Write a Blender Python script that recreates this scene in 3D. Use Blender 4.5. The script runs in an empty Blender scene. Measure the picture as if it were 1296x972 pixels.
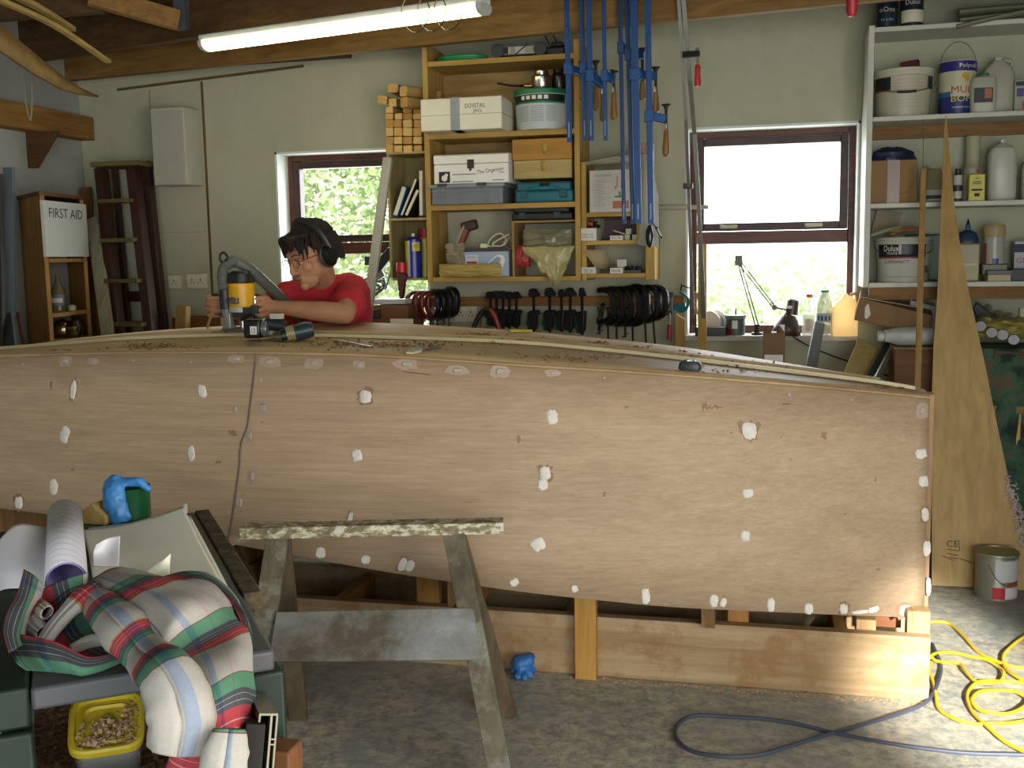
import bpy, bmesh, math, random
from mathutils import Vector, Matrix, Euler, noise
random.seed(7)
sc = bpy.context.scene
COL = sc.collection
PI = math.pi
# ------------------------------------------------------------------ camera
F, CX, CY, H = 1340.0, 648.0, 486.0, 1.5
yaw, pitch, roll = [math.radians(a) for a in (13.5, 7.0, -0.98)]
_r = Vector((math.cos(yaw), math.sin(yaw), 0))
_f = Vector((-math.sin(yaw) * math.cos(pitch), math.cos(yaw) * math.cos(pitch), -math.sin(pitch)))
_u = _r.cross(_f)
_cX = _r * math.cos(roll) + _u * math.sin(roll)
_cY = _r * math.sin(roll) - _u * math.cos(roll)
C0 = Vector((0, 0, H))
cd = bpy.data.cameras.new('camera'); cam = bpy.data.objects.new('camera', cd); COL.objects.link(cam)
cd.sensor_width = 36; cd.lens = F * 36 / 1296; cd.clip_start = .05; cd.clip_end = 200
m = Matrix((_cX, -_cY, -_f)).transposed().to_4x4(); m.translation = C0
cam.matrix_world = m
sc.camera = cam
def ray(x, y): return _f + _cX * ((x - CX) / F) + _cY * ((y - CY) / F)
def on(x, y, ax, v):
    d = ray(x, y); return C0 + d * ((v - C0[ax]) / d[ax])
def W(x, y, Y): return on(x, y, 1, Y)       # measured point on a plane parallel to the back wall
def G(x, y, z=0.0): return on(x, y, 2, z)   # measured point on a level surface
def RC(x0, y0, x1, y1, Y):                  # measured rectangle -> X0,X1,Z0,Z1
    xm, ym = (x0 + x1) / 2, (y0 + y1) / 2
    return W(x0, ym, Y).x, W(x1, ym, Y).x, W(xm, y1, Y).z, W(xm, y0, Y).z
# ------------------------------------------------------------------ materials
def lin(h):
    h = h.lstrip('#'); o = []
    for i in (0, 2, 4):
        c = int(h[i:i + 2], 16) / 255
        o.append(c / 12.92 if c <= .04045 else ((c + .055) / 1.055) ** 2.4)
    return (*o, 1)
MATS = {}
def _new(key):
    mt = bpy.data.materials.new(key); mt.use_nodes = True
    nt = mt.node_tree; return mt, nt, nt.nodes['Principled BSDF']
def _tc(nt, scale=(1, 1, 1), rot=(0, 0, 0), out='Object'):
    t = nt.nodes.new('ShaderNodeTexCoord'); mp = nt.nodes.new('ShaderNodeMapping')
    mp.inputs['Scale'].default_value = scale; mp.inputs['Rotation'].default_value = rot
    nt.links.new(t.outputs[out], mp.inputs['Vector']); return mp.outputs['Vector']
def _noise(nt, vec, sc_, det=4, rough=.6, dist=0):
    n = nt.nodes.new('ShaderNodeTexNoise'); n.inputs['Scale'].default_value = sc_
    n.inputs['Detail'].default_value = det; n.inputs['Roughness'].default_value = rough
    n.inputs['Distortion'].default_value = dist
    nt.links.new(vec, n.inputs['Vector']); return n.outputs['Fac']
def _ramp(nt, fac, stops):
    r = nt.nodes.new('ShaderNodeValToRGB'); e = r.color_ramp.elements
    while len(e) < len(stops): e.new(.5)
    for i, (p, c) in enumerate(stops):
        e[i].position = p; e[i].color = lin(c) if isinstance(c, str) else c
    nt.links.new(fac, r.inputs['Fac']); return r.outputs['Color']
def _bump(nt, b, fac, s, d=.01):
    n = nt.nodes.new('ShaderNodeBump'); n.inputs['Strength'].default_value = s; n.inputs['Distance'].default_value = d
    nt.links.new(fac, n.inputs['Height']); nt.links.new(n.outputs['Normal'], b.inputs['Normal'])
def _mix(nt, fac, a, b, mode='MIX'):
    n = nt.nodes.new('ShaderNodeMix'); n.data_type = 'RGBA'; n.blend_type = mode
    if isinstance(fac, (int, float)): n.inputs[0].default_value = fac
    else: nt.links.new(fac, n.inputs[0])
    for k, v in ((6, a), (7, b)):
        if isinstance(v, (tuple, str)): n.inputs[k].default_value = lin(v) if isinstance(v, str) else v
        else: nt.links.new(v, n.inputs[k])
    return n.outputs[2]
def M(hexc, rough=.6, metal=0.0, var=.12, scale=8, bump=0.0, spec=.5):
    """plain material with a slight procedural mottling"""
    key = f'm_{hexc}_{rough}_{metal}_{var}_{scale}_{bump}'
    if key in MATS: return MATS[key]
    mt, nt, b = _new(key)
    b.inputs['Roughness'].default_value = rough; b.inputs['Metallic'].default_value = metal
    b.inputs['Specular IOR Level'].default_value = spec
    c = lin(hexc)
    f = _noise(nt, _tc(nt), scale, 5)
    lo = tuple(x * (1 - var) for x in c[:3]) + (1,); hi = tuple(min(1, x * (1 + var)) for x in c[:3]) + (1,)
    nt.links.new(_ramp(nt, f, [(.3, lo), (.7, hi)]), b.inputs['Base Color'])
    if bump: _bump(nt, b, f, bump)
    MATS[key] = mt; return mt
def WD(c1, c2, axis='x', scale=6, stretch=14, rough=.65, knots=True, dirt=None):
    """wood with the grain along an axis"""
    key = f'w_{c1}_{c2}_{axis}_{scale}_{stretch}_{dirt}'
    if key in MATS: return MATS[key]
    mt, nt, b = _new(key); b.inputs['Roughness'].default_value = rough
    b.inputs['Specular IOR Level'].default_value = .3
    s = {'x': (1 / stretch, 1, 1), 'y': (1, 1 / stretch, 1), 'z': (1, 1, 1 / stretch)}[axis]
    v = _tc(nt, s)
    f = _noise(nt, v, scale * 4, 6, .65, .6)
    col = _ramp(nt, f, [(.3, c2), (.62, c1)])
    f2 = _noise(nt, _tc(nt), 2.2, 3)
    col = _mix(nt, _ramp(nt, f2, [(.42, (0, 0, 0, 1)), (.75, (.45, .45, .45, 1))]), col, c2)
    if dirt:
        f3 = _noise(nt, _tc(nt), 7, 6, .7)
        col = _mix(nt, _ramp(nt, f3, [(.5, (0, 0, 0, 1)), (.62, (.8, .8, .8, 1))]), col, dirt)
    nt.links.new(col, b.inputs['Base Color']); _bump(nt, b, f, .15, .004)
    MATS[key] = mt; return mt
def SPECK(key, base, stops, scale=20, rough=.8, det=6, bump=.2, stretch=(1, 1, 1)):
    if key in MATS: return MATS[key]
    mt, nt, b = _new(key); b.inputs['Roughness'].default_value = rough
    b.inputs['Specular IOR Level'].default_value = .3
    f = _noise(nt, _tc(nt, stretch), scale, det, .7, .4)
    nt.links.new(_ramp(nt, f, stops), b.inputs['Base Color']); _bump(nt, b, f, bump, .004)
    MATS[key] = mt; return mt
def GLASS(key, hexc, alpha=.25, rough=.1, trans=.0):
    """thin clear plastic or glass, mixed with a transparent share"""
    if key in MATS: return MATS[key]
    mt, nt, b = _new(key); b.inputs['Base Color'].default_value = lin(hexc); b.inputs['Roughness'].default_value = rough
    b.inputs['Alpha'].default_value = alpha; b.inputs['Transmission Weight'].default_value = trans
    MATS[key] = mt; return mt
def EM(key, hexc, s):
    if key in MATS: return MATS[key]
    mt, nt, b = _new(key); b.inputs['Base Color'].default_value = lin(hexc)
    b.inputs['Emission Color'].default_value = lin(hexc); b.inputs['Emission Strength'].default_value = s
    MATS[key] = mt; return mt
# ------------------------------------------------------------------ objects
def thing(name, label, cat, loc=(0, 0, 0), rz=0.0, group=None):
    o = bpy.data.objects.new(name, None); COL.objects.link(o); o.empty_display_size = .05
    o.location = loc; o.rotation_euler = (0, 0, rz)
    o['label'] = label; o['category'] = cat
    if group: o['group'] = group
    return o
def tag(o, label=None, cat=None, group=None, kind=None):
    if label: o['label'] = label
    if cat: o['category'] = cat
    if group: o['group'] = group
    if kind: o['kind'] = kind
    return o
def rootloc(p):
    while p.parent: p = p.parent
    return Vector(p.location)
class B:
    """collects shapes, then links them as one mesh object"""
    def __init__(s, mw=None): s.bm = bmesh.new(); s.m = mw or Matrix()
    def _add(s, vs, fs, m=None):
        mm = s.m @ (m or Matrix())
        v = [s.bm.verts.new(mm @ Vector(p)) for p in vs]
        for f in fs:
            try: s.bm.faces.new([v[i] for i in f])
            except ValueError: pass
        return s
    def box(s, x0, x1, y0, y1, z0, z1, m=None, bev=0):
        if x0 > x1: x0, x1 = x1, x0
        if y0 > y1: y0, y1 = y1, y0
        if z0 > z1: z0, z1 = z1, z0
        vs = [(x, y, z) for x in (x0, x1) for y in (y0, y1) for z in (z0, z1)]
        fs = [(0, 1, 3, 2), (4, 6, 7, 5), (0, 4, 5, 1), (2, 3, 7, 6), (0, 2, 6, 4), (1, 5, 7, 3)]
        return s._add(vs, fs, m)
    def beam(s, a, b, w, t, up=(0, 0, 1)):
        """a board from a to b, w wide across, t thick along up"""
        a, b = Vector(a), Vector(b); d = b - a; L = d.length; d.normalize()
        side = d.cross(Vector(up)).normalized(); u2 = side.cross(d)
        m = Matrix((d, side, u2)).transposed().to_4x4(); m.translation = a
        return s.box(0, L, -w / 2, w / 2, -t / 2, t / 2, m)
    def cyl(s, a, b, r0, r1=None, n=16, cap=True):
        return s.tube([a, b], [r0, r0 if r1 is None else r1], n, cap)
    def tube(s, pts, r, n=8, cap=True, closed=False, smooth=0, flat=1.0, upv=None):
        pts = [Vector(p) for p in pts]
        if smooth: pts = spline(pts, smooth, closed)
        k = len(pts); rs = r if isinstance(r, (list, tuple)) else [r] * k
        if len(rs) != k: rs = [rs[0] + (rs[-1] - rs[0]) * i / (k - 1) for i in range(k)]
        base = len(s.bm.verts); vs, fs = [], []
        prev = None
        for i, p in enumerate(pts):
            if closed: t = pts[(i + 1) % k] - pts[i - 1]
            else: t = pts[min(i + 1, k - 1)] - pts[max(i - 1, 0)]
            if t.length < 1e-9: t = Vector((0, 0, 1))
            t.normalize()
            if prev is None:
                a = Vector(upv) if upv else (Vector((0, 0, 1)) if abs(t.z) < .9 else Vector((0, 1, 0)))
                nrm = (a - t * a.dot(t)).normalized()
            else:
                nrm = prev - t * prev.dot(t)
                nrm = nrm.normalized() if nrm.length > 1e-6 else t.orthogonal().normalized()
            prev = nrm; bi = t.cross(nrm)
            for j in range(n):
                an = 2 * PI * j / n
                vs.append(p + (nrm * math.cos(an) * flat + bi * math.sin(an)) * rs[i])
        for i in range(k if closed else k - 1):
            i2 = (i + 1) % k
            for j in range(n):
                j2 = (j + 1) % n
                fs.append((i * n + j, i * n + j2, i2 * n + j2, i2 * n + j))
        if cap and not closed:
            fs.append(tuple(reversed(range(n)))); fs.append(tuple((k - 1) * n + j for j in range(n)))
        return s._add(vs, fs)
    def lathe(s, prof, loc=(0, 0, 0), n=28, m=None, sq=None):
        """profile of (r, z) about a vertical axis; sq rounds towards a square plan"""
        vs, fs = [], []; loc = Vector(loc)
        for r, z in prof:
            for j in range(n):
                a = 2 * PI * j / n
                q = 1.0
                if sq: q = 1 / ((abs(math.cos(a)) ** sq + abs(math.sin(a)) ** sq) ** (1 / sq))
                vs.append(loc + Vector((r * q * math.cos(a), r * q * math.sin(a), z)))
        for i in range(len(prof) - 1):
            for j in range(n):
                j2 = (j + 1) % n
                fs.append((i * n + j, i * n + j2, (i + 1) * n + j2, (i + 1) * n + j))
        if prof[0][0] > 1e-5: fs.append(tuple(reversed(range(n))))
        if prof[-1][0] > 1e-5: fs.append(tuple((len(prof) - 1) * n + j for j in range(n)))
        return s._add(vs, fs, m)
    def prism(s, pts, y0, y1, m=None):
        """outline of (x, z) extruded along y"""
        k = len(pts)
        vs = [(x, y0, z) for x, z in pts] + [(x, y1, z) for x, z in pts]
        fs = [tuple(range(k)), tuple(reversed(range(k, 2 * k)))] + [(i, (i + 1) % k + 0, (i + 1) % k + k, i + k)[::-1] for i in range(k)]
        return s._add(vs, fs, m)
    def ball(s, c, r, sc3=(1, 1, 1), n=14, m=None):
        c = Vector(c); vs, fs = [], []; h = n // 2
        for i in range(h + 1):
            t = PI * i / h
            for j in range(n):
                a = 2 * PI * j / n
                vs.append(c + Vector((r * sc3[0] * math.sin(t) * math.cos(a), r * sc3[1] * math.sin(t) * math.sin(a), r * sc3[2] * math.cos(t))))
        for i in range(h):
            for j in range(n):
                j2 = (j + 1) % n
                fs.append((i * n + j, (i + 1) * n + j, (i + 1) * n + j2, i * n + j2))
        return s._add(vs, fs, m)
    def grid(s, rows):
        nu, nv = len(rows), len(rows[0]); vs = [p for r in rows for p in r]
        fs = [(i * nv + j, i * nv + j + 1, (i + 1) * nv + j + 1, (i + 1) * nv + j) for i in range(nu - 1) for j in range(nv - 1)]
        return s._add(vs, fs)
    def out(s, name, mt, parent=None, world=True, loc=None, bev=0, smooth=True, ang=35, solid=0, weld=True):
        if weld: bmesh.ops.remove_doubles(s.bm, verts=s.bm.verts, dist=1e-6)
        bmesh.ops.recalc_face_normals(s.bm, faces=s.bm.faces)
        off = Vector((0, 0, 0))
        if parent is not None and world: off = rootloc(parent)
        elif parent is None:
            if loc is None:
                xs = [v.co for v in s.bm.verts]
                lo = Vector([min(p[i] for p in xs) for i in range(3)]); hi = Vector([max(p[i] for p in xs) for i in range(3)])
                loc = Vector(((lo.x + hi.x) / 2, (lo.y + hi.y) / 2, lo.z)); off = loc
            elif world: off = Vector(loc)
        if off.length: bmesh.ops.translate(s.bm, verts=s.bm.verts, vec=-off)
        me = bpy.data.meshes.new(name); s.bm.to_mesh(me); s.bm.free()
        me.materials.append(mt)
        if smooth:
            me.shade_smooth(); me.set_sharp_from_angle(angle=math.radians(ang))
        o = bpy.data.objects.new(name, me); COL.objects.link(o)
        if parent is not None: o.parent = parent
        elif loc is not None: o.location = loc
        if solid:
            md = o.modifiers.new('thick', 'SOLIDIFY'); md.thickness = solid; md.offset = 0
        if bev:
            md = o.modifiers.new('bev', 'BEVEL'); md.width = bev; md.segments = 2; md.limit_method = 'ANGLE'
        return o
def spline(pts, k=6, closed=False):
    pts = [Vector(p) for p in pts]; n = len(pts); out = []
    rng = range(n) if closed else range(n - 1)
    for i in rng:
        if closed: p0, p1, p2, p3 = pts[i - 1], pts[i], pts[(i + 1) % n], pts[(i + 2) % n]
        else: p0, p1, p2, p3 = pts[max(i - 1, 0)], pts[i], pts[i + 1], pts[min(i + 2, n - 1)]
        for j in range(k):
            t = j / k
            out.append(.5 * ((2 * p1) + (p2 - p0) * t + (2 * p0 - 5 * p1 + 4 * p2 - p3) * t * t + (3 * p1 - p0 - 3 * p2 + p3) * t ** 3))
    if not closed: out.append(pts[-1])
    return out
def T(x, y, z, rz=0, rx=0, ry=0):
    return Matrix.Translation((x, y, z)) @ Euler((rx, ry, rz)).to_matrix().to_4x4()
def text_bm(body, w, h):
    """letters as flat mesh fitted in a w x h box, centred; returns (verts, faces)"""
    cu = bpy.data.curves.new('t', 'FONT'); cu.body = body; cu.resolution_u = 2
    ob = bpy.data.objects.new('t', cu); me = bpy.data.meshes.new_from_object(ob)
    vs = [v.co.copy() for v in me.vertices]; fs = [tuple(p.vertices) for p in me.polygons]
    bpy.data.objects.remove(ob); bpy.data.curves.remove(cu); bpy.data.meshes.remove(me)
    if not vs: return [], []
    x0, x1 = min(v.x for v in vs), max(v.x for v in vs); y0, y1 = min(v.y for v in vs), max(v.y for v in vs)
    k = w / (x1 - x0); k2 = h / max(y1 - y0, 1e-6)
    return [Vector(((v.x - (x0 + x1) / 2) * k, 0, (v.y - (y0 + y1) / 2) * k2)) for v in vs], fs
def text(body, c, w, h, mt, parent, m=None, name='lettering'):
    """flat lettering facing -y, centre c, optional extra matrix"""
    vs, fs = text_bm(body, w, h); b = B()
    b._add(vs, fs, (m if m is not None else Matrix.Translation(c)))
    return b.out(name, mt, parent, world=False, smooth=False, weld=False)
def text_cyl(body, c, r, w, h, mt, parent, a0=-PI / 2, name='lettering'):
    vs, fs = text_bm(body, w, h); c = Vector(c)
    vs = [c + Vector((r * math.cos(a0 + v.x / r), r * math.sin(a0 + v.x / r), v.z)) for v in vs]
    b = B(); b._add(vs, fs); return b.out(name, mt, parent, world=False, smooth=False, weld=False)
def patch_cyl(c, r, z0, z1, a0, a1, mt, parent, name='printed_label', r1=None, n=44, shape=None):
    """a curved printed label on a round container (angles from the camera side -y)"""
    b = B(); rows = []
    c = Vector(c)
    for zz, rr in ((z0, r), (z1, r if r1 is None else r1)):
        rows.append([c + Vector((rr * math.sin(a0 + (a1 - a0) * i / n), -rr * math.cos(a0 + (a1 - a0) * i / n), zz)) for i in range(n + 1)])
    b.grid(rows); return b.out(name, mt, parent, world=False)
def PY(x, Y, z):   # picture row at which a level z is met on a plane
    lo, hi = 0.0, 1200.0
    for _ in range(40):
        m_ = (lo + hi) / 2
        if W(x, m_, Y).z > z: lo = m_
        else: hi = m_
    return lo
def cyl_rect(x0, x1, yt, yb, Y):
    a, b2 = W(x0, (yt + yb) / 2, Y), W(x1, (yt + yb) / 2, Y)
    zt, zb = W((x0 + x1) / 2, yt, Y).z, W((x0 + x1) / 2, yb, Y).z
    return (a.x + b2.x) / 2, Y, zb, zt - zb, (b2.x - a.x) / 2
def copy_tree(o, parent=None):
    c = o.copy(); COL.objects.link(c)
    if parent is not None: c.parent = parent
    for ch in list(o.children): copy_tree(ch, c)
    return c
def remesh(o, vox, smooth=4, fac=.5):
    md = o.modifiers.new('re', 'REMESH'); md.mode = 'VOXEL'; md.voxel_size = vox; md.use_smooth_shade = True
    if smooth:
        md = o.modifiers.new('sm', 'SMOOTH'); md.iterations = smooth; md.factor = fac
    return o
def struct(o): o['kind'] = 'structure'; return o
WORLD, REARL, SIDEL, WINL, SPOTL, TUBE, EXPO = 7.0, 22.0, 135.0, 16.0, 10000.0, 9.0, 0.0
# ================================================================== SETTING
WY = 5.6; XL = -3.92; XR = 1.9; YB = -2.6; ZC = 3.0
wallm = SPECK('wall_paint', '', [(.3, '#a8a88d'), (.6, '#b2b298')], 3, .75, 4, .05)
wallm2 = SPECK('wall_paint_dimmed', '', [(.3, '#94958c'), (.6, '#a0a198')], 3, .8, 4, .05)  # weaker light on the left put into this darker tone; right, rear share it
whitep = M('#d9dcd8', .5, 0, .04)
def floor_mat():
    mt, nt, b = _new('concrete_floor'); b.inputs['Roughness'].default_value = .55
    v = _tc(nt)
    f1 = _noise(nt, v, 2.2, 8, .65, .5); f2 = _noise(nt, v, 22, 12, .82, .15); f3 = _noise(nt, _tc(nt, (1, 3, 1), (0, 0, .5)), 5, 6, .7, 1.5)
    base = _ramp(nt, f1, [(.32, '#7b8282'), (.5, '#92978f'), (.68, '#a8a595')])
    worn = _ramp(nt, f2, [(.40, '#6f7474'), (.50, '#a39f8c'), (.58, '#c6bda4')])
    msk = _ramp(nt, f1, [(.36, (.15, .15, .15, 1)), (.55, (.85, .85, .85, 1))])
    col = _mix(nt, msk, base, worn)
    col = _mix(nt, _ramp(nt, f3, [(.6, (0, 0, 0, 1)), (.72, (.6, .6, .6, 1))]), col, '#4f5659')
    nt.links.new(col, b.inputs['Base Color']); _bump(nt, b, f2, .15, .004)
    return mt
b = B(); b.box(XL - .2, XR + .2, YB - .2, WY + .25, -.12, 0); struct(b.out('floor', floor_mat(), smooth=False))
# back wall with two window openings
W1 = (-2.695, -1.80, 1.06, 2.09); W2 = (-.405, .45, 1.06, 2.125)
b = B()
for x0, x1, z0, z1 in ((XL - .2, W1[0], 0, ZC), (W1[1], W2[0], 0, ZC), (W2[1], XR + .2, 0, ZC),
                       (W1[0], W1[1], 0, W1[2]), (W1[0], W1[1], W1[3], ZC), (W2[0], W2[1], 0, W2[2]), (W2[0], W2[1], W2[3], ZC)):
    b.box(x0, x1, WY, WY + .25, z0, z1)
struct(b.out('wall_back', wallm, smooth=False, weld=False))
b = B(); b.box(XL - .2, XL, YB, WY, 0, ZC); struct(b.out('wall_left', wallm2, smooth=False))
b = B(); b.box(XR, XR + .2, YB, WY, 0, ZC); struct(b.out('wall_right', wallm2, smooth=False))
b = B()   # rear wall (behind the photographer) with a wide doorway assumed for the daylight
DX0, DX1, DZ = -.6, 1.8, 2.45
b.box(XL, DX0, YB - .2, YB, 0, ZC); b.box(DX1, XR, YB - .2, YB, 0, ZC); b.box(DX0, DX1, YB - .2, YB, DZ, ZC)
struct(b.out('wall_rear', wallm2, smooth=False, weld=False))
b = B(); b.box(XL - .2, XR + .2, YB - .2, WY + .25, ZC, ZC + .1)
struct(b.out('ceiling', SPECK('ceil', '', [(.3, '#3f3c33'), (.7, '#4d493f')], 3, .9), smooth=False))
# window reveals painted white, windows
brown = WD('#6b4231', '#4a2b21', 'x', 5, 10, .45); brownz = WD('#6b4231', '#4a2b21', 'z', 5, 10, .45)
darkbr = WD('#4a3530', '#33241f', 'x', 5, 10, .45)
glassm = GLASS('pane_glass', '#e9f1f0', .05, .03)
def window(n, w, ysash, labelcolor):
    x0, x1, z0, z1 = w; D = .14
    fr = B(); y0, y1 = WY + D, WY + D + .07
    fw = .043
    zt = z0 + (z1 - z0) * .472
    fr.box(x0, x0 + fw, y0, y1, z0, z1); fr.box(x1 - fw, x1, y0, y1, z0, z1)
    fr.box(x0 + fw, x1 - fw, y0, y1, z1 - fw, z1); fr.box(x0 + fw, x1 - fw, y0, y1, z0, z0 + .045)
    fr.box(x0 + fw, x1 - fw, y0, y1, zt - .03, zt + .035)
    o = struct(fr.out(f'window_{n}', brown, bev=.004, weld=False))
    s = B(); a, c_, e, g = x0 + fw + .003, x1 - fw - .003, zt + .038, z1 - fw - .003; sw = .040; yy0, yy1 = y0 - .012, y1 - .02
    s.box(a, a + sw, yy0, yy1, e, g); s.box(c_ - sw, c_, yy0, yy1, e, g); s.box(a + sw, c_ - sw, yy0, yy1, g - sw, g); s.box(a + sw, c_ - sw, yy0, yy1, e, e + sw)
    s.out('window_sash', darkbr, o, bev=.004, weld=False)
    p = B(); p.box(a + sw - .01, c_ - sw + .01, y0 + .03, y0 + .034, e + sw - .01, g - sw + .01)
    p.out('window_pane', glassm, o, smooth=False)
    p = B(); p.box(x0 + fw - .01, x1 - fw + .01, y0 + .03, y0 + .034, z0 + .04, zt - .025); p.out('window_pane', glassm, o, smooth=False)
    for t in (.22, .78):
        h = B(); xx = a + (c_ - a) * t; h.box(xx - .045, xx + .045, yy0 - .02, yy0, e + .012, e + .03); h.cyl((xx - .03, yy0 - .01, e + .02), (xx - .03, yy0 - .03, e + .02), .01)
        h.out('window_catch', M('#8d8668', .4, .3), o, bev=.002)
    l = B()  # white reveal lining + sill board
    t = .012
    l.box(x0 - .0, x0 + t, WY - .002, y0, z0, z1); l.box(x1 - t, x1, WY - .002, y0, z0, z1); l.box(x0, x1, WY - .002, y0, z1 - t, z1)
    l.out('window_reveal', whitep, o, smooth=False, weld=False)
    l = B(); l.box(x0 - .0, x1 + .0, WY - .05, y0, z0 - .025, z0 + .003)
    l.out('window_sill', M('#b9b6a6', .7), o, bev=.003)
    return o
window(1, W1, 0, 0); window(2, W2, 0, 0)
# panel joints / trims on the back wall
jm = WD('#6d5432', '#4c3a22', 'z')
p = W(263, 250, WY); b = B(); b.box(p.x - .006, p.x + .006, WY - .006, WY, .0, 2.5); struct(b.out('trim_1', jm, smooth=False))
p = W(194, 200, WY); b = B(); b.box(p.x - .003, p.x + .003, WY - .004, WY, .0, 2.47); struct(b.out('trim_2', M('#8a897c'), smooth=False))
b = B(); a, c = W(150, 114, WY), W(385, 84, WY); b.beam((a.x, WY - .012, a.z), (c.x, WY - .012, c.z), .012, .012); struct(b.out('trim_3', jm, smooth=False))
p1, p2 = W(192, 295, WY), W(262, 295, WY); b = B(); b.box(p1.x, p2.x, WY - .003, WY, p1.z - .002, p1.z + .002); struct(b.out('trim_4', M('#9b9a8c'), smooth=False))
# ------------------------------------------------------------------ outside
b = B(); b.box(-14, 12, WY + .3, 20, -.3, -.15)
o = struct(b.out('ground', SPECK('turf', '', [(.3, '#66713c'), (.7, '#98a35e')], 5), smooth=False))
def leaves(name, label, cx, cy, cz, rx, ry, rz_, n, cols, size=.07, seed=1, twig=None):
    rnd = random.Random(seed); b = B()
    for i in range(n):
        t = rnd.uniform(0, 2 * PI); u = rnd.uniform(-1, 1); k = rnd.uniform(.55, 1.05) * (1 + .25 * noise.noise(Vector((math.cos(t) * 3, math.sin(t) * 3, u * 3 + seed))))
        s = math.sqrt(1 - u * u)
        c = Vector((cx + rx * k * s * math.cos(t), cy + ry * k * s * math.sin(t), cz + rz_ * k * u))
        if c.z < -.1: continue
        e = Euler((rnd.uniform(0, PI), rnd.uniform(0, PI), rnd.uniform(0, PI))).to_matrix()
        L = size * rnd.uniform(.6, 1.3)
        pts = [e @ Vector(q) for q in ((0, -L, 0), (L * .45, 0, .02 * L), (0, L, 0), (-L * .45, 0, .02 * L))]
        b._add([c + q for q in pts], [(0, 1, 2, 3)])
    key = 'leaf' + str(seed)
    mt, nt, bs = _new(key); bs.inputs['Roughness'].default_value = .5
    oi = _noise(nt, _tc(nt), 6, 5, .7)
    nt.links.new(_ramp(nt, oi, [(.35, cols[0]), (.5, cols[1]), (.65, cols[2])]), bs.inputs['Base Color'])
    o = b.out(name, mt, None, smooth=False, weld=False)
    return tag(o, label, 'bush', kind='stuff')
leaves('hedge_foliage', 'tall green and russet leafy bush outside the window above the man', -4.3, 9.5, 1.9, 2.0, 1.4, 2.2, 34000, ('#6f8a4c', '#a9bd7c', '#e0d0b8'), .05, 3)
leaves('hedge_foliage', 'pale bright foliage bank outside the window behind the desk lamp', .2, 10.5, .1, 3.6, 1.6, 1.35, 26000, ('#98b070', '#cad8a8', '#f0f0d8'), .06, 5)
w = bpy.data.worlds.new('sky'); sc.world = w; w.use_nodes = True
bg = w.node_tree.nodes['Background']; bg.inputs['Color'].default_value = (.86, .93, 1.0, 1); bg.inputs['Strength'].default_value = WORLD
# ------------------------------------------------------------------ lamps
def area(name, loc, rot, sx, sy, e, col):
    l = bpy.data.lights.new(name, 'AREA'); l.shape = 'RECTANGLE'; l.size = sx; l.size_y = sy; l.energy = e; l.color = col
    o = bpy.data.objects.new(name, l); o.location = loc; o.rotation_euler = rot; COL.objects.link(o); return o
area('assumed_side_daylight', (XR - .02, .3, 1.25), (PI / 2, 0, PI / 2), 2.6, 2.2, SIDEL, (1.0, .94, .90))  # added area lamp for an assumed side opening; the wall itself is solid
area('assumed_rear_daylight', ((DX0 + DX1) / 2, YB - .05, 1.3), (PI / 2, 0, 0), DX1 - DX0, 2.3, REARL, (1.0, .93, .88))  # added area lamp filling the assumed, unseen rear doorway
for nm, wn in (('window_daylight', W1), ('window_daylight', W2)):
    area(nm, ((wn[0] + wn[1]) / 2, WY + .24, (wn[2] + wn[3]) / 2), (-PI / 2, 0, 0), .8, .95, WINL, (.88, .95, 1.0)).data.cycles.cast_shadow = True
l = bpy.data.lights.new('added_sun_patch_spot', 'SPOT'); l.energy = SPOTL; l.color = (1, .96, .91); l.spot_size = math.radians(7.5); l.spot_blend = .6; l.shadow_soft_size = .12  # spot lamp added inside the room, stands in for a patch of sunlight
o = bpy.data.objects.new('added_sun_patch_spot', l); COL.objects.link(o)
src = Vector((1.75, -2.3, 2.4)); tgt = Vector((.72, 3.50, .10)); o.location = src
o.rotation_euler = (tgt - src).to_track_quat('-Z', 'Y').to_euler()
# ------------------------------------------------------------------ timber overhead
pine = WD('#8f6f3c', '#6b4c24', 'x'); piney = WD('#987138', '#735024', 'y'); pinez = WD('#b98b47', '#94662b', 'z')
dpine = WD('#5c4226', '#3c2a17', 'x'); dpiney = WD('#5c4226', '#3c2a17', 'y')
def ext(a, c, e0, e1): d = (c - a).normalized(); return a - d * e0, c + d * e1
zb = 2.53
a, c = G(300, 83, zb), G(1066, 7, zb); a, c = ext(a, c, 1.15, 1.3)
a.y = min(a.y, 5.5)
b = B(); b.beam((a.x, a.y, zb + .09), (c.x, c.y, zb + .09), .05, .18)
o = b.out('roof_tie_beam', pine, bev=.003); tag(o, 'long pine tie beam crossing above the wall shelves', 'beam'); TB = (a, c)
b = B(); px = W(345, 75, 5.33); b.box(px.x, px.x + .05, px.y - .01, px.y + .01, 2.535, 2.62); 
b.out('metal_strap', M('#8f9697', .4, .8), o)
a, c = G(155, 62, 2.57), G(620, -6, 2.57); a, c = ext(a, c, 1.2, 1.6)
b = B(); b.beam((a.x, a.y, 2.57 + .12), (c.x, c.y, 2.57 + .12), .06, .24)
o = b.out('roof_tie_beam', dpine, bev=.003); tag(o, 'dark tie beam carrying the lit tube light', 'beam'); 
b = B(); p = G(235, 40, 2.6); b.box(p.x - .03, p.x + .03, p.y - .05, p.y + .05, 2.6, 2.95); b.out('metal_strap', M('#7b868c', .4, .7), o)
b = B(); b.beam((-3.9, 5.53, 2.62), (-2.2, 5.53, 2.62), .07, .1)
tag(b.out('wall_plate', dpine), 'dark timber wall plate in the corner above the stepladder', 'beam')
def rafter(p, q, w, t, label, mt):
    b = B(); b.beam(p, q, w, t); return tag(b.out('rafter', mt, bev=.003), label, 'beam')
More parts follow.
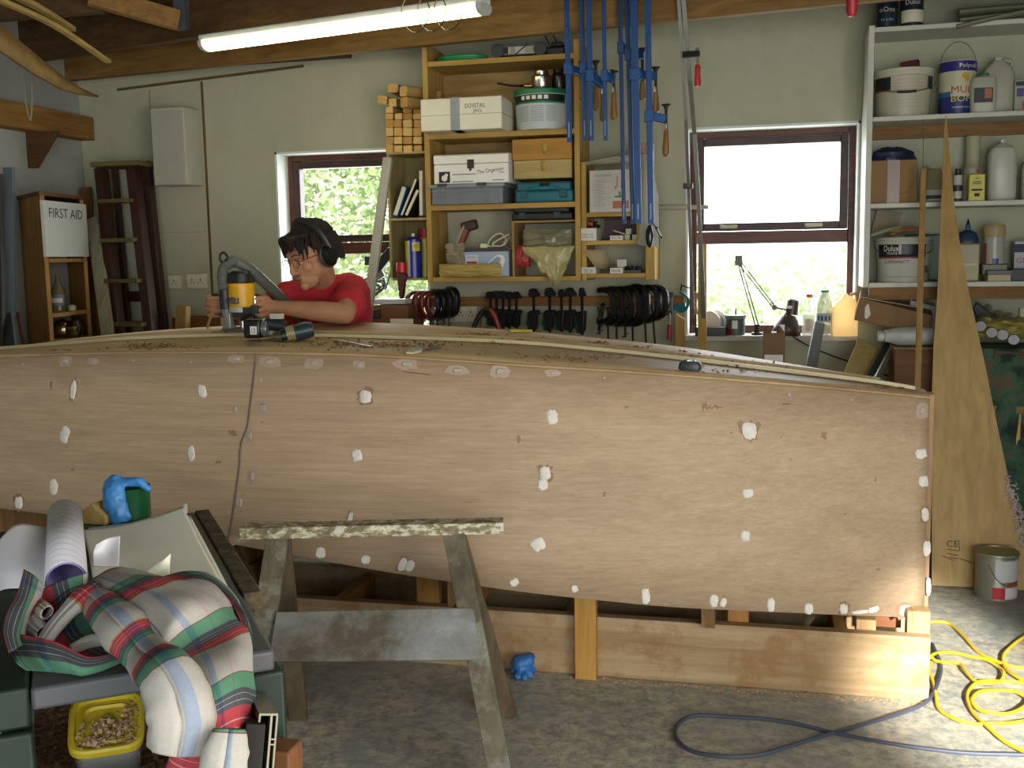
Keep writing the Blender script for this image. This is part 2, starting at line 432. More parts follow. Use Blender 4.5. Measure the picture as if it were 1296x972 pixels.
rafter(W(-60, 14, 4.4), W(128, 0, 4.6), .06, .12, 'rafter slanting across the top corner over the cupboard', dpine)
rafter(W(112, -6, 4.5), W(226, 26, 4.75), .06, .09, 'short lighter rafter meeting the beam near the lit tube', piney)
rafter((-3.9, 3.2, 2.86), (1.8, 3.2, 2.86), .07, .2, 'tie beam above the boat bow, mostly out of view', dpine)
def strip(p, q, w, t, label, mt, name='timber_strip', cat='timber strip', group=None, bend=0, upv=(0, 0, 1)):
    p, q = Vector(p), Vector(q); mid = (p + q) / 2 + Vector((0, 0, bend))
    b = B(); pts = spline([p, mid, q], 6)
    for i in range(len(pts) - 1): b.beam(pts[i], pts[i + 1] + (pts[i + 1] - pts[i]) * .02, w, t, upv)
    return tag(b.out(name, mt, bev=.001), label, cat, group)
stripm = WD('#c0a25c', '#8d7339', 'y')
strip(W(-40, -22, 3.35), W(92, 37, 4.5), .03, .02, 'shorter thin pale strip stored overhead, upper one', stripm, bend=.03)
strip(W(-30, -12, 3.35), W(137, 78, 4.7), .028, .016, 'longer thin pale strip stored overhead, drooping lower', stripm, bend=.03)
pts = [(W(x, y0, Y), W(x, y1, Y)) for x, y0, y1, Y in ((-40, -10, 30, 3.4), (0, 33, 64, 3.9), (40, 66, 92, 4.3), (80, 98, 114, 4.8), (100, 111, 120, 5.0), (122, 121, 123, 5.2))]
b = B(); b.grid([[p[0], p[1]] for p in pts]); tag(b.out('curved_plank', WD('#a6854a', '#7c5f30', 'y'), solid=.02), 'wide tapering curved board slung under the roof in the corner', 'board')
b = B(); p = W(30, 95, 4.7); b.tube([p, p + Vector((0, 0, -.12)), p + Vector((.02, 0, -.22)), p + Vector((.04, 0, -.1)), p + Vector((.045, 0, .04))], .004, 5, smooth=4)
tag(b.out('hanging_string', M('#8a8a70')), 'loop of pale string hanging from the curved board', 'string')
# timber shelf on left wall
a, c = on(0, 145, 0, XL + .1), on(104, 172, 0, XL + .1)
o = thing('wall_bearer', 'yellow pine bearer along the side wall with a triangular bracket', 'shelf', (XL + .06, 5.0, 2.2))
b = B(); b.box(XL, XL + .1, 3.8, 5.58, 2.2, 2.33); b.out('bearer', piney, o, bev=.003)
p = W(52, 190, 5.12); b = B(); b.prism([(0, 0), (.0, -.19), (.05, -.19), (.2, 0)], -.015, .015, T(XL + .0, 5.12, 2.2)); b.out('bracket', dpine, o, bev=.002)
# ------------------------------------------------------------------ tube light
L0, L1 = G(262, 60, 2.475), G(612, 13, 2.475)
d = (L1 - L0); Ln = d.length; an = math.atan2(d.y, d.x)
t = thing('tube_light', 'long lit fluorescent batten light on the dark tie beam', 'light', (L0 + L1) / 2 + Vector((0, 0, 0)), an)
pr = [(-.05, .022), (-.046, .0), (-.03, -.014), (.0, -.02), (.03, -.014), (.046, .0), (.05, .022)]
b = B(); b.m = T(0, 0, 0, PI / 2); b.prism([(x, z) for x, z in pr], -Ln / 2, Ln / 2); b.out('diffuser', EM('tube', '#fff5c4', TUBE), t, world=False)
b = B(); b.box(-Ln / 2 - .01, Ln / 2 + .01, -.045, .045, .022, .05); b.out('housing', M('#cfd0c8', .4), t, world=False, bev=.004)
for s in (-1, 1):
    b = B(); b.m = T(s * (Ln / 2 + .0), 0, 0, PI / 2); b.prism([(x * 1.06, z * 1.06) for x, z in pr], -.012, .012)
    b.box(-.02, .02, -.01, .01, -.01, .03); b.out('end_cap', M('#b9bcae', .3), t, world=False, bev=.002)
g = Vector((L0 + (L1 - L0) * .86)); t = thing('wire_coil', 'loops of thin wire hanging over the end of the tube light', 'wire', (g.x, g.y - .08, g.z + .1))
for k in range(3):
    b = B(); c = Vector((g.x - .08 + .07 * k, g.y - .075, g.z - .0)); r_ = .075
    b.tube([c + Vector((r_ * math.cos(a_) * .8, .01 * math.sin(a_ * 2), r_ * math.sin(a_))) for a_ in [i * PI / 8 for i in range(16)]], .0025, 5, closed=True); b.out('wire_loop', M('#5a5844', .4, .6), t)
# ================================================================== BOAT
def interp(tab, x):
    if x <= tab[0][0]: a, c = tab[0], tab[1]
    elif x >= tab[-1][0]: a, c = tab[-2], tab[-1]
    else:
        for a, c in zip(tab, tab[1:]):
            if a[0] <= x <= c[0]: break
    t = (x - a[0]) / (c[0] - a[0]); return [a[i] + (c[i] - a[i]) * t for i in range(1, len(a))]
def smoothtab(tab):
    out = spline([Vector(t) for t in tab], 6); return [tuple(v) for v in sorted(out, key=lambda v: v[0])]
near_px = [(0, 451.5, 643, 3.38, 3.30), (160, 447.5, 664, 3.34, 3.26), (320, 447.5, 693, 3.33, 3.24), (480, 451.5, 722, 3.33, 3.24), (640, 462, 746, 3.36, 3.27),
           (760, 469.5, 759.5, 3.40, 3.32), (860, 476.5, 768.5, 3.45, 3.38), (1000, 487.5, 775, 3.56, 3.50), (1100, 496.5, 779.5, 3.66, 3.62), (1176, 504, 781, 3.745, 3.735)]
ch = smoothtab([tuple(W(x, yc, Yc)) for x, yc, yg, Yc, Yg in near_px]); gu = smoothtab([tuple(W(x, yg, Yg)) for x, yc, yg, Yc, Yg in near_px])
far_px = [(0, 443.5), (100, 430), (200, 420.5), (285, 415), (400, 411.5), (480, 411), (640, 420), (760, 431), (860, 441.5), (1000, 463), (1100, 481), (1176, 497)]
def nearY(px): return interp([(a[0], a[3]) for a in near_px], px)[0]
fa = smoothtab([tuple(W(x, y, 7.60 - nearY(x))) for x, y in far_px])
ke_px = [(60, 439.5), (100, 436.5), (160, 432), (285, 427.5), (400, 428), (480, 430), (640, 436), (760, 446), (860, 457), (1000, 474), (1100, 486), (1172, 497.5)]
ke = smoothtab([tuple(W(x, y, 3.80)) for x, y in ke_px])
XS, XE = -3.28, ch[-1][0]
xs = [XS + (XE - XS) * i / 90 for i in range(91)]
hullm = None
def ply_mat():
    mt, nt, b = _new('pink_plywood'); b.inputs['Roughness'].default_value = .6; b.inputs['Specular IOR Level'].default_value = .25
    f = _noise(nt, _tc(nt, (.035, 1, 1.6)), 60, 8, .8, .5); f2 = _noise(nt, _tc(nt, (.35, 1, 1.6)), 4.5, 4, .6, 1.2)
    c1 = _ramp(nt, f, [(.36, '#8f7a5e'), (.62, '#b8a282')]); c2 = _ramp(nt, f2, [(.3, '#a38c70'), (.55, '#b69e80'), (.75, '#c0a88e')])
    col = _mix(nt, .5, c1, c2)
    fg = _noise(nt, _tc(nt, (1, 1, 5)), 3.2, 6, .75, 2.5)
    col = _mix(nt, _ramp(nt, fg, [(.62, (0, 0, 0, 1)), (.7, (.25, .25, .25, 1)), (.74, (0, 0, 0, 1))]), col, '#86604a')
    nt.links.new(col, b.inputs['Base Color']); _bump(nt, b, f, .08, .003)
    return mt
hullm = ply_mat()
paleply = WD('#c9b083', '#b2966a', 'x', 3, 10, .6)
boat = thing('plywood_boat', 'upside-down plywood boat hull under construction with white filler patches', 'boat', (-1.4, 3.8, .24))
rows = []
for x in xs:
    gy, gz = interp(gu, x); cy, cz = interp(ch, x)
    rows.append([Vector((x, gy + (cy - gy) * t, gz + (cz - gz) * t)) for t in (0, .25, .5, .75, 1)])
b = B(); b.grid(rows); side = b.out('side_panel', hullm, boat, solid=.009)
rows2 = [[Vector((p.x, 7.60 - p.y, p.z)) for p in r] for r in rows]
b = B()
for i, x in enumerate(xs):
    fy, fz = interp(fa, x); k = rows2[i]; d_ = fz - k[-1].z
    rows2[i] = [Vector((p.x, p.y, p.z + d_ * j / 4)) for j, p in enumerate(k)]
b.grid(rows2); b.out('side_panel', hullm, boat, solid=.009)
def surf(X, Y):
    cy, cz = interp(ch, X); fy, fz = interp(fa, X); ky, kz = 3.80, interp(ke, X)[1]
    if cy > 3.79: return cz
    if Y <= ky:
        t = (Y - cy) / (ky - cy); return cz + (kz - cz) * t
    t = (Y - ky) / max(fy - ky, .01); return kz + (fz - kz) * t
for part, y_a, y_b, mt in (('bottom_panel', 0, 1, paleply), ('bottom_panel', 1, 2, WD('#cbb08c', '#b89a74', 'x', 3, 10, .6))):
    rr = []
    for x in xs:
        cy, cz = interp(ch, x); fy, fz = interp(fa, x); kz = interp(ke, x)[1]
        P0, P1, P2 = Vector((x, cy - .006, cz + .004)), Vector((x, 3.80, kz)), Vector((x, max(fy, 3.81), fz + .004))
        a_, c_ = (P0, P1) if y_a == 0 else (P1, P2)
        if a_.y >= c_.y: a_ = Vector((x, c_.y - .004, a_.z))
        rr.append([a_.lerp(c_, t) for t in (0, .33, .66, 1)])
    b = B(); b.grid(rr); b.out(part, mt, boat, solid=.009)
def along(name, y, wd, ht, mt, x0, x1, dz=0.0, n=60, taper=True):
    rows_t = []
    b = B(); vs, fs = [], []
    for i in range(n + 1):
        x = x0 + (x1 - x0) * i / n
        yy = y
        z = surf(x, yy) + .006 + dz
        w_ = wd / 2
        for (dy, dz_) in ((-w_, 0), (-w_, ht), (w_, ht), (w_, 0)): vs.append(Vector((x, yy + dy, z + dz_)))
    for i in range(n):
        for j in range(4): fs.append((i * 4 + j, i * 4 + (j + 1) % 4, (i + 1) * 4 + (j + 1) % 4, (i + 1) * 4 + j))
    fs += [(0, 1, 2, 3), (n * 4 + 3, n * 4 + 2, n * 4 + 1, n * 4)]
    b._add(vs, fs); return b.out(name, mt, boat)
along('keel_batten', 3.80, .022, .012, WD('#d9cfa6', '#c4b88a', 'x', 3, 10), XS, .50)
along('keel_batten', 3.845, .02, .007, WD('#a98c5c', '#7d6238', 'x', 3, 10), XS, .46)
along('keel_batten', 3.92, .016, .010, WD('#c2aa78', '#a0865a', 'x', 3, 10), -2.2, .40)
# edge veneer line along the chine and transom at the far end
b = B(); pts = [Vector((x, interp(ch, x)[0] - .009, interp(ch, x)[1] + .004)) for x in xs]; b.tube(pts, .006, 6); b.out('chine_edge', WD('#b59a72', '#8f7350', 'x', 3, 10), boat)
b = B(); r0, r1 = rows[0], rows2[0]; b.grid([r0, r1]); b.out('transom', hullm, boat, solid=.012)
# stem
b = B(); p0, p1 = Vector((XE + .004, 3.79, gu[-1][2])), Vector((XE + .004, 3.79, ch[-1][2] + .012)); b.beam(p0, p1, .075, .03, (1, 0, 0)); b.out('stem', WD('#b08e6c', '#8e6c4c', 'z'), boat, bev=.003)
def hull_pt(px, py):
    Y = 3.35
    for _ in range(8):
        p = W(px, py, Y); gy, gz = interp(gu, p.x); cy, cz = interp(ch, p.x); t = (p.z - gz) / (cz - gz); Y = gy + (cy - gy) * t
    return W(px, py, Y)
def blob(px, py, w_, h_, seed, tilt=0, off=.0052, n=20, jag=.13, name='filler_patch', mt=None, th=.0035):
    rnd = random.Random(seed); c = hull_pt(px, py); sx = .0027; b = B()
    ex = (hull_pt(px + 4, py) - hull_pt(px - 4, py)).normalized(); ez = (hull_pt(px, py - 4) - hull_pt(px, py + 4)).normalized(); nn = ex.cross(ez).normalized()
    if nn.y > 0: nn = -nn
    k = (hull_pt(px + 4, py) - c).length / 4; out = []; inn = []
    for i in range(n):
        a_ = 2 * PI * i / n; q = (1 / (abs(math.cos(a_)) ** 3 + abs(math.sin(a_)) ** 3) ** (1 / 3)) * (1 + rnd.uniform(-jag, jag * .6))
        u, v = w_ / 2 * q * math.cos(a_), h_ / 2 * q * math.sin(a_); u, v = u * math.cos(tilt) - v * math.sin(tilt), u * math.sin(tilt) + v * math.cos(tilt)
        p = c + ex * u * k + ez * v * k; out.append(p + nn * off); inn.append(c + (p - c) * .75 + nn * (off + th))
    vs = out + inn + [c + nn * (off + th)]
    fs = [(i, (i + 1) % n, n + (i + 1) % n, n + i) for i in range(n)] + [(n + i, n + (i + 1) % n, 2 * n) for i in range(n)]
    b._add(vs, fs); return b.out(name, mt or fillm, side)
fillm = M('#d6d2c4', .7, 0, .08, 60); fillg = M('#a69c8c', .6, 0, .1, 60); stain = M('#8f6d52', .6, 0, .15, 60); stainl = M('#a5907a', .5, 0, .06, 40)
PW = [(94, 493, 7, 20, -.15), (83, 550, 12, 18, -.3), (69, 616, 11, 16, 0), (25, 636, 10, 13, 0), (257, 495, 11, 15, .2), (243, 574, 9, 18, .1), (463, 502, 15, 16, 0), (452, 576, 14, 15, .3),
      (699, 528, 14, 20, .1), (690, 599, 14, 18, 0), (687, 613, 13, 15, 0), (681, 689, 18, 16, .5), (948, 545, 18, 22, .1), (946, 624, 14, 12, 0), (943, 678, 12, 14, 0), (444, 655, 6, 14, -.3), (406, 699, 13, 13, 0), (463, 708, 12, 11, 0),
      (510, 714, 10, 17, -.4), (519, 716, 11, 15, -.4), (651, 737, 12, 10, .6), (727, 745, 9, 10, .3), (817, 754, 11, 20, .05), (903, 760, 11, 16, 0), (915, 762, 8, 12, -.3), (975, 765, 10, 17, 0), (1023, 770, 11, 13, 0),
      (1067, 770, 10, 12, 0), (1088, 774, 22, 5, .1), (1105, 771, 14, 7, .3), (1146, 773, 16, 14, 0), (1165, 574, 15, 12, .1), (1168, 609, 12, 13, 0), (1170, 651, 9, 15, .1), (1172, 694, 10, 17, 0), (1174, 742, 6, 20, 0), (349, 689, 14, 10, .4), (235, 644, 7, 12, 0)]
for i, (x, y, w_, h_, t_) in enumerate(PW):
    blob(x, y, w_ * 1.5, h_ * 1.35, i + 200, t_, .0049, mt=stain, jag=.35, name='resin_stain', th=.0002) if i % 3 == 0 else None
    blob(x, y, w_, h_, i, t_)
PG = [(31, 461, 5, 5), (84, 457, 12, 8), (119, 457, 9, 6), (170, 456, 4, 4), (243, 458, 5, 4), (300, 454, 14, 7), (342, 458, 20, 9), (398, 460, 18, 9), (455, 462, 11, 7), (515, 461, 22, 10), (579, 469, 20, 9), (633, 470, 18, 12), (700, 472, 14, 6), (765, 478, 8, 4), (843, 485, 5, 4), (914, 491, 5, 4), (998, 499, 8, 6), (1076, 506, 7, 5), (1138, 515, 4, 4), (1166, 520, 10, 14),
      (331, 481, 6, 9), (299, 518, 8, 11), (334, 516, 12, 14), (317, 552, 9, 13), (304, 567, 7, 9), (282, 605, 5, 4), (320, 603, 9, 16), (303, 636, 15, 16), (290, 648, 6, 7), (270, 681, 14, 10), (300, 684, 16, 8), (311, 484, 4, 4)]
for i, (x, y, w_, h_) in enumerate(PG):
    if w_ > 8: blob(x, y, w_ * 1.5, h_ * 1.4, i + 300, 0, .0048, mt=stainl, jag=.25, name='resin_stain', th=.0002)
    blob(x, y, w_ * .6, h_ * .7, i + 50, 0, mt=fillg)
for i, (x, y, w_, h_) in enumerate([(66, 488, 4, 13), (295, 548, 12, 10), (277, 585, 12, 4), (333, 534, 4, 4), (93, 594, 5, 4), (657, 556, 7, 14), (793, 515, 8, 5), (765, 625, 6, 9), (890, 514, 10, 8), (1042, 551, 10, 12), (988, 553, 3, 3), (925, 548, 6, 3), (1107, 607, 3, 7), (1068, 650, 5, 3), (1000, 581, 5, 3), (1110, 720, 7, 4)]):
    blob(x, y, w_ * .8, h_ * .8, i + 80, 0, .0049, mt=stain, jag=.5, name='resin_stain', th=.0002)
seam_px = [(325, 450), (322, 480), (318, 510), (314, 540), (306, 562), (304, 590), (300, 620), (295, 655), (289, 688)]
b = B(); b.tube([hull_pt(x, y) + Vector((0, -.006, 0)) for x, y in seam_px], .0035, 6, smooth=4); b.out('panel_seam', M('#6a5d4e', .7), side)
blob(1043, 790, 1, 1, 1) if False else None
# cardboard tags of pencil writing on the hull
def scribble(pts_list, mt, parent, r=.0012, name='pencil_mark'):
    b = B()
    for pts in pts_list: b.tube([hull_pt(x, y) + Vector((0, -.0055, 0)) for x, y in pts], r, 4, smooth=2)
    return b.out(name, mt, parent)
scribble([[(889, 521), (894, 508), (895, 519), (899, 512), (900, 518), (906, 512), (908, 518)], [(905, 514), (914, 515)]], stain, side)
scribble([[(510, 470), (545, 474)], [(990, 511), (1000, 511)]], M('#7c6852'), side, .002)
# ---------------------------------------------------------- building frame under the boat
fr = thing('building_frame', 'long timber strongback of boards and posts on the floor under the boat', 'timber frame', (-1.3, 3.8, 0))
bm1 = WD('#b39c78', '#8a6f4a', 'x', 4, 16, .7, dirt='#8f6b42'); bmz = WD('#b18245', '#8e6130', 'z')
X1 = W(1176, 850, 3.6).x
b = B(); b.box(-3.3, X1, 3.59, 3.635, 0, .218); b.out('side_board', bm1, fr, bev=.003)
b = B(); b.box(-3.3, X1, 4.0, 4.045, 0, .218); b.out('side_board', bm1, fr, bev=.003)
for x in (-3.2, -2.4, -1.6, -.7, X1 - .3):
    b = B(); b.box(x, x + .045, 3.637, 3.998, .02, .2); b.out('cross_piece', bmz, fr, bev=.002)
def post(x0, x1, ya, yb, Y, dz, mt=bmz, th=.045, up=None):
    X0, X1_, z0, z1 = RC(x0, ya, x1, yb, Y); b = B(); b.box(X0, X1_, Y, Y + th, max(dz, 0), up or z1); return b.out('post', mt, fr, bev=.003)
b = B(); X0, X1_, _, _ = RC(727, 755, 754, 853, 3.545); b.box(X0, X1_, 3.545, 3.589, 0, .42); b.out('post', WD('#c09650', '#a0742f', 'z'), fr, bev=.003)
for x0, x1 in ((527, 555), (337, 352), (921, 948)):
    X0, X1_, _, _ = RC(x0, 700, x1, 800, 3.637); b = B(); b.box(X0, X1_, 3.637, 3.68, .0, .45 if x0 < 900 else .36); b.out('post', bmz, fr, bev=.003)
for x0, x1, h in ((1083, 1108, .27), (1110, 1145, .30), (1147, 1153, .31), (1153, 1176, .31)):
    X0, X1_, _, _ = RC(x0, 780, x1, 803, 3.66); b = B(); b.box(X0, X1_, 3.64 if x0 != 1110 else 3.75, 3.70 if x0 != 1110 else 3.78, .19, h - .02); b.out('packing_block', WD('#b99a6c', '#93714a', 'z') if x0 != 1110 else WD('#8a5a38', '#6e4226', 'x'), fr, bev=.002)
b = B(); b.beam(W(284, 680, 3.50), W(350, 795, 3.50), .05, .03, (0, 1, 0)); b.out('strut', WD('#5e4a30', '#403120', 'z'), fr, bev=.002)
for x in (-2.9, -2.0, -1.05, -.2):
    b = B(); b.box(x, x + .045, 3.55, 4.05, .218, .30); b.box(x, x + .02, interp(ch, x)[0] + .03, 7.57 - interp(ch, x)[0], .30, interp(ch, x)[1] - .06); b.out('mould', WD('#8f7048', '#6b5030', 'z'), fr, smooth=False, weld=False)
# ---------------------------------------------------------- chips and small tools on the hull bottom
def hp(px, py, dz=0):   # a point on the boat's bottom seen at a pixel
    z = 1.15
    for _ in range(12):
        p = G(px, py, z); z = .5 * z + .5 * (surf(max(min(p.x, XE), XS), max(min(p.y, 4.28), 3.35)) + .009)
    p = G(px, py, z); p.z = z + dz; return p
rnd = random.Random(5); b = B()
cl = [(200, 440, 60, 4, 90), (190, 436, 40, 3, 30), (100, 446, 50, 3, 20), (490, 437, 55, 5, 110), (600, 424, 22, 3, 60), (620, 424, 30, 3, 20), (665, 430, 30, 3, 30), (760, 434, 12, 2, 30), (795, 440, 25, 2, 40), (850, 446, 25, 3, 30), (880, 450, 20, 2, 20), (560, 436, 60, 4, 40), (385, 434, 60, 6, 40), (700, 452, 90, 8, 50), (900, 470, 80, 4, 30), (440, 437, 40, 6, 50), (1120, 491, 40, 2, 20), (950, 460, 60, 4, 30)]
for cx_, cy_, sx, sy, n_ in cl:
    for i in range(n_):
        px, py = rnd.gauss(cx_, sx * .5), rnd.gauss(cy_, sy * .5)
        if px < 5 or px > 1165: continue
        try: p = hp(px, py)
        except Exception: continue
        cy0 = interp(ch, p.x)[0]; fy0 = interp(fa, p.x)[0]
        if p.y < cy0 + .02 or p.y > fy0 - .03: continue
        s_ = rnd.uniform(.0015, .0042); e = Euler((rnd.uniform(-.6, .6), rnd.uniform(-.6, .6), rnd.uniform(0, 6))).to_matrix().to_4x4()
        b.box(-s_ * 1.6, s_ * 1.6, -s_, s_, 0, s_ * .5, Matrix.Translation(p + Vector((0, 0, .001))) @ e)
tag(b.out('wood_shavings', M('#8a6234', .8, 0, .3, 50), smooth=False, weld=False), 'brown wood shavings scattered over the boat bottom', 'wood shavings', kind='stuff')
# ---------------------------------------------------------- sawhorse
paintw = SPECK('painty_wood', '', [(.38, '#6f6650'), (.47, '#857b5e'), (.52, '#a9a27c'), (.58, '#d2d3c0'), (.68, '#8f8a6c')], 26, .7, 6, .3, (1, 1, 2))
greyw = WD('#736c58', '#4a4436', 'z', 5, 14, .75, dirt='#878b7d'); greyx = SPECK('grey_board', '', [(.36, '#4f4938'), (.45, '#6c6c64'), (.58, '#858884'), (.70, '#a3a6a2')], 3.2, .6, 8, .1, (.7, 1, 1))
sh = thing('sawhorse', 'old paint-spattered wooden sawhorse standing in front of the boat', 'sawhorse', (-1.1, 2.85, 0))
TA, TC = Vector((-1.53, 2.845, .682)), Vector((-.765, 3.045, .682))
b = B(); b.beam(TA, TC, .07, .036); b.out('top_beam', paintw, sh, bev=.003)
dirx = (TC - TA).normalized(); pr_ = Vector((dirx.y, -dirx.x, 0))   # towards the camera
tl, tr = TA + dirx * .11, TC - dirx * .15
legs = {'fl': (tl, tl - dirx * .05 + pr_ * .30), 'fr': (tr, tr + dirx * .12 + pr_ * .33), 'bl': (tl, tl + dirx * .02 - pr_ * .12), 'br': (tr, tr + dirx * .12 - pr_ * .12)}
FL_, FR_, BL_, BR_ = Vector((-1.40, 2.50, 0)), Vector((-.675, 2.66, 0)), Vector((-1.47, 3.05, 0)), Vector((-.80, 3.20, 0))
for nm, top, ft in (('fl', tl, FL_), ('fr', tr, FR_), ('bl', tl, BL_), ('br', tr, BR_)):
    tp = Vector((top.x, top.y, .664)) + (pr_ * .022 if nm[0] == 'f' else -pr_ * .022)
    b = B(); b.beam(ft + Vector((0, 0, .0)), tp, .065 if nm[0] == 'f' else .06, .024, pr_); b.out('leg', greyw if nm[0] == 'f' else WD('#6a5e48', '#453b2b', 'z', 5, 14), sh, bev=.002)
def onleg(nm_top, ft, z):
    t_ = z / .664; return ft + (Vector((nm_top.x, nm_top.y, .664)) + pr_ * .022 - ft) * t_
zs = .40
a_, c_ = onleg(tl, FL_, zs), onleg(tr, FR_, zs)
def px_on_leg(xx, yy):
    # point on the leaning plane that holds both front legs
    n_ = (Vector((tr.x, tr.y, .664)) - FR_).cross(dirx).normalized(); p0 = FR_ + pr_ * .014
    d_ = ray(xx, yy); t_ = (p0 - C0).dot(n_) / d_.dot(n_); return C0 + d_ * t_
q = [px_on_leg(*p) for p in ((351, 776), (600, 771), (608, 836), (341, 839))]
b = B(); nrm = (q[1] - q[0]).cross(q[3] - q[0]).normalized()
if nrm.y > 0: nrm = -nrm
b._add(q + [p + nrm * .018 for p in q], [(0, 1, 2, 3), (4, 7, 6, 5), (0, 4, 5, 1), (1, 5, 6, 2), (2, 6, 7, 3), (3, 7, 4, 0)]); b.out('side_board', greyx, sh, bev=.002)
q2 = [Vector((p.x, p.y, p.z)) for p in (BL_.lerp(tl, .42) , BR_.lerp(tr, .42))]
b = B(); b.beam(q2[0] + Vector((0, 0, .0)) - pr_ * .03, q2[1] - pr_ * .03, .02, .1); b.out('side_board', WD('#6a5e48', '#453b2b', 'x', 5, 14), sh, bev=.002)
# ================================================================== CENTRAL WALL SHELVES
pine2 = WD('#bd9c56', '#937234', 'x', 5, 12); pine2z = WD('#bd9c56', '#937234', 'z', 5, 12); backply = WD('#a98b54', '#80653a', 'x', 3, 6)
FYs = 5.3
def Zs(y, x=640, Y=FYs): return W(x, y, Y).z
U0, U1 = -1.715, -.905
SZ = {'a': 2.478, 'b': 2.115, 'c': 1.755, 'd': 1.385}
u = thing('wall_shelf_unit', 'tall open pine shelf unit on the wall between the two windows', 'shelf unit', (-1.31, 5.45, 1.36))
b = B(); b.box(U0, U0 + .028, FYs, 5.598, 1.36, 2.568); b.out('side_panel', pine2z, u, bev=.002)
b = B(); b.box(U1 - .028, U1, FYs, 5.598, 1.36, 2.545); b.out('side_panel', pine2z, u, bev=.002)
for k, z in SZ.items():
    b = B(); b.box(U0 + .028, U1 - .028, FYs, 5.585, z - .026, z); b.out('shelf', pine2, u, bev=.002)
b = B(); b.box(U0 + .028, U1 - .028, 5.586, 5.598, 1.77, 2.45); b.out('back_panel', backply, u)
b = B(); xm = W(648, 290, FYs).x; b.box(xm - .006, xm + .006, FYs + .02, 5.58, 1.385, W(640, 280, FYs + .02).z); b.box(xm, U1 - .028, FYs + .02, 5.58, W(640, 280, FYs + .02).z - .01, W(640, 280, FYs + .02).z); b.out('inner_box', backply, u, weld=False)
ZD = W(640, 280, FYs + .02).z
# right lower box unit
V1 = -.537; VZ0, VZ1 = 1.36, 1.975
v = thing('small_shelf_unit', 'small low pine shelf unit joined to the right of the tall one', 'shelf unit', (-.72, 5.45, 1.36))
for x in (U1 + .001, V1 - .045):
    b = B(); b.box(x, x + (.025 if x < -.8 else .045), FYs + .02, 5.598, 1.36, 1.95 if x < -.8 else 1.60); b.out('side_panel', pine2z, v, bev=.002)
VS = [Zs(346, 780), Zs(304, 780), Zs(268, 780)]
for i, z in enumerate(VS):
    b = B(); b.box(U1 + .027, V1 - (.046 if i < 1 else .0), FYs + .02, 5.58, z - .022, z); b.out('shelf', pine2, v, bev=.002)
b = B(); xx = V1 - .09; b.box(xx, xx + .018, FYs + .02, 5.58, VS[1], VS[2] - .022); b.out('divider', pine2z, v)
# left small unit (thin ply)
S0 = W(491, 250, FYs + .05).x; S1 = U0 - .002
plyz = WD('#a99a66', '#837545', 'z', 3, 8)
s = thing('ply_shelf_box', 'narrow plywood box shelf hung beside the window behind the man', 'shelf unit', ((S0 + S1) / 2, 5.45, 1.4))
sz0, sz1, szt = W(510, 352, 5.35).z, W(510, 276, 5.35).z, W(510, 192, 5.35).z
b = B(); b.box(S0, S0 + .012, FYs + .05, 5.598, sz0, szt); b.out('side_panel', plyz, s)
for z in (sz0, sz1, szt):
    b = B(); b.box(S0 + .012, S1, FYs + .05, 5.598, z - .012, z); b.out('shelf', plyz, s)
b = B(); b.box(S0 + .012, S1, 5.586, 5.598, sz0, szt - .012); b.out('back_panel', WD('#8f8152', '#6c6038', 'z', 3, 8), s)
# stack of square timber offcuts on top of the ply shelf
endg = M('#c79a52', .7, 0, .2, 90); offm = WD('#bfa06a', '#9a7b45', 'y', 5, 10)
rnq = random.Random(3); endgs = [M('#c79a52', .7, 0, .2, 90), M('#b5863f', .7, 0, .2, 90), M('#d2ac68', .7, 0, .2, 90)]
def offcut(px0, py0, px1, py1, L, Yf, label, rot=0, octo=False, yawv=0):
    x0, x1, z0, z1 = RC(px0, py0, px1, py1, Yf); w_, h_ = x1 - x0, z1 - z0; cx_, cz_ = (x0 + x1) / 2, (z0 + z1) / 2
    ch_ = .28 if octo else .17
    pr = []
    for sx, sz in ((1, 1), (-1, 1), (-1, -1), (1, -1)):
        a_ = (sx * w_ / 2, sz * h_ / 2 * (1 - ch_)); c_ = (sx * w_ / 2 * (1 - ch_), sz * h_ / 2)
        pr += [a_, c_] if sx * sz > 0 else [c_, a_]
    t = thing('timber_offcut', label, 'timber offcut', (cx_, Yf, z0), yawv, 'square timber offcuts stacked on the narrow shelf')
    b = B(); b.m = Matrix.Translation((0, 0, h_ / 2)) @ Matrix.Rotation(rot, 4, 'Y'); b.prism(pr, 0, L); b.out('block', offm, t, world=False)
    b = B(); b.m = Matrix.Translation((0, 0, h_ / 2)) @ Matrix.Rotation(rot, 4, 'Y'); b.prism([(x * .97, z * .97) for x, z in pr], -.001, 0); b.out('end_grain', endgs[rnq.randrange(3)], t, world=False)
rowsY = [(184, 193.5, 'bottom row'), (173, 182.2, 'second row up'), (161.5, 172, 'third row up'), (151.5, 161, 'fourth row up'), (143.5, 151, 'fifth row up'), (135, 143, 'sixth row up')]
cols_ = [(488.5, 498), (499, 509), (510.5, 522), (523.5, 534)]; cn = ['at the window end', 'second from the window', 'third from the window', 'next to the pine shelf']
rn = random.Random(4)
for ry0, ry1, rl in rowsY:
    for (c0_, c1_), cl_ in zip(cols_, cn):
        if rl.startswith('sixth') and cl_.startswith('second'): continue
        offcut(c0_ + rn.uniform(-.6, .6), ry0, c1_ + rn.uniform(-.8, .3), ry1, rn.uniform(.17, .22), 5.36 + rn.uniform(-.015, .015), f'square timber offcut, {rl}, {cl_}', rn.uniform(-.06, .06))
offcut(492, 124.5, 502, 135, .2, 5.36, 'blocky offcut above the stack below the two long posts, left')
offcut(478, 121, 490, 131, .10, 5.38, 'single offcut sticking out furthest over the window', .1)
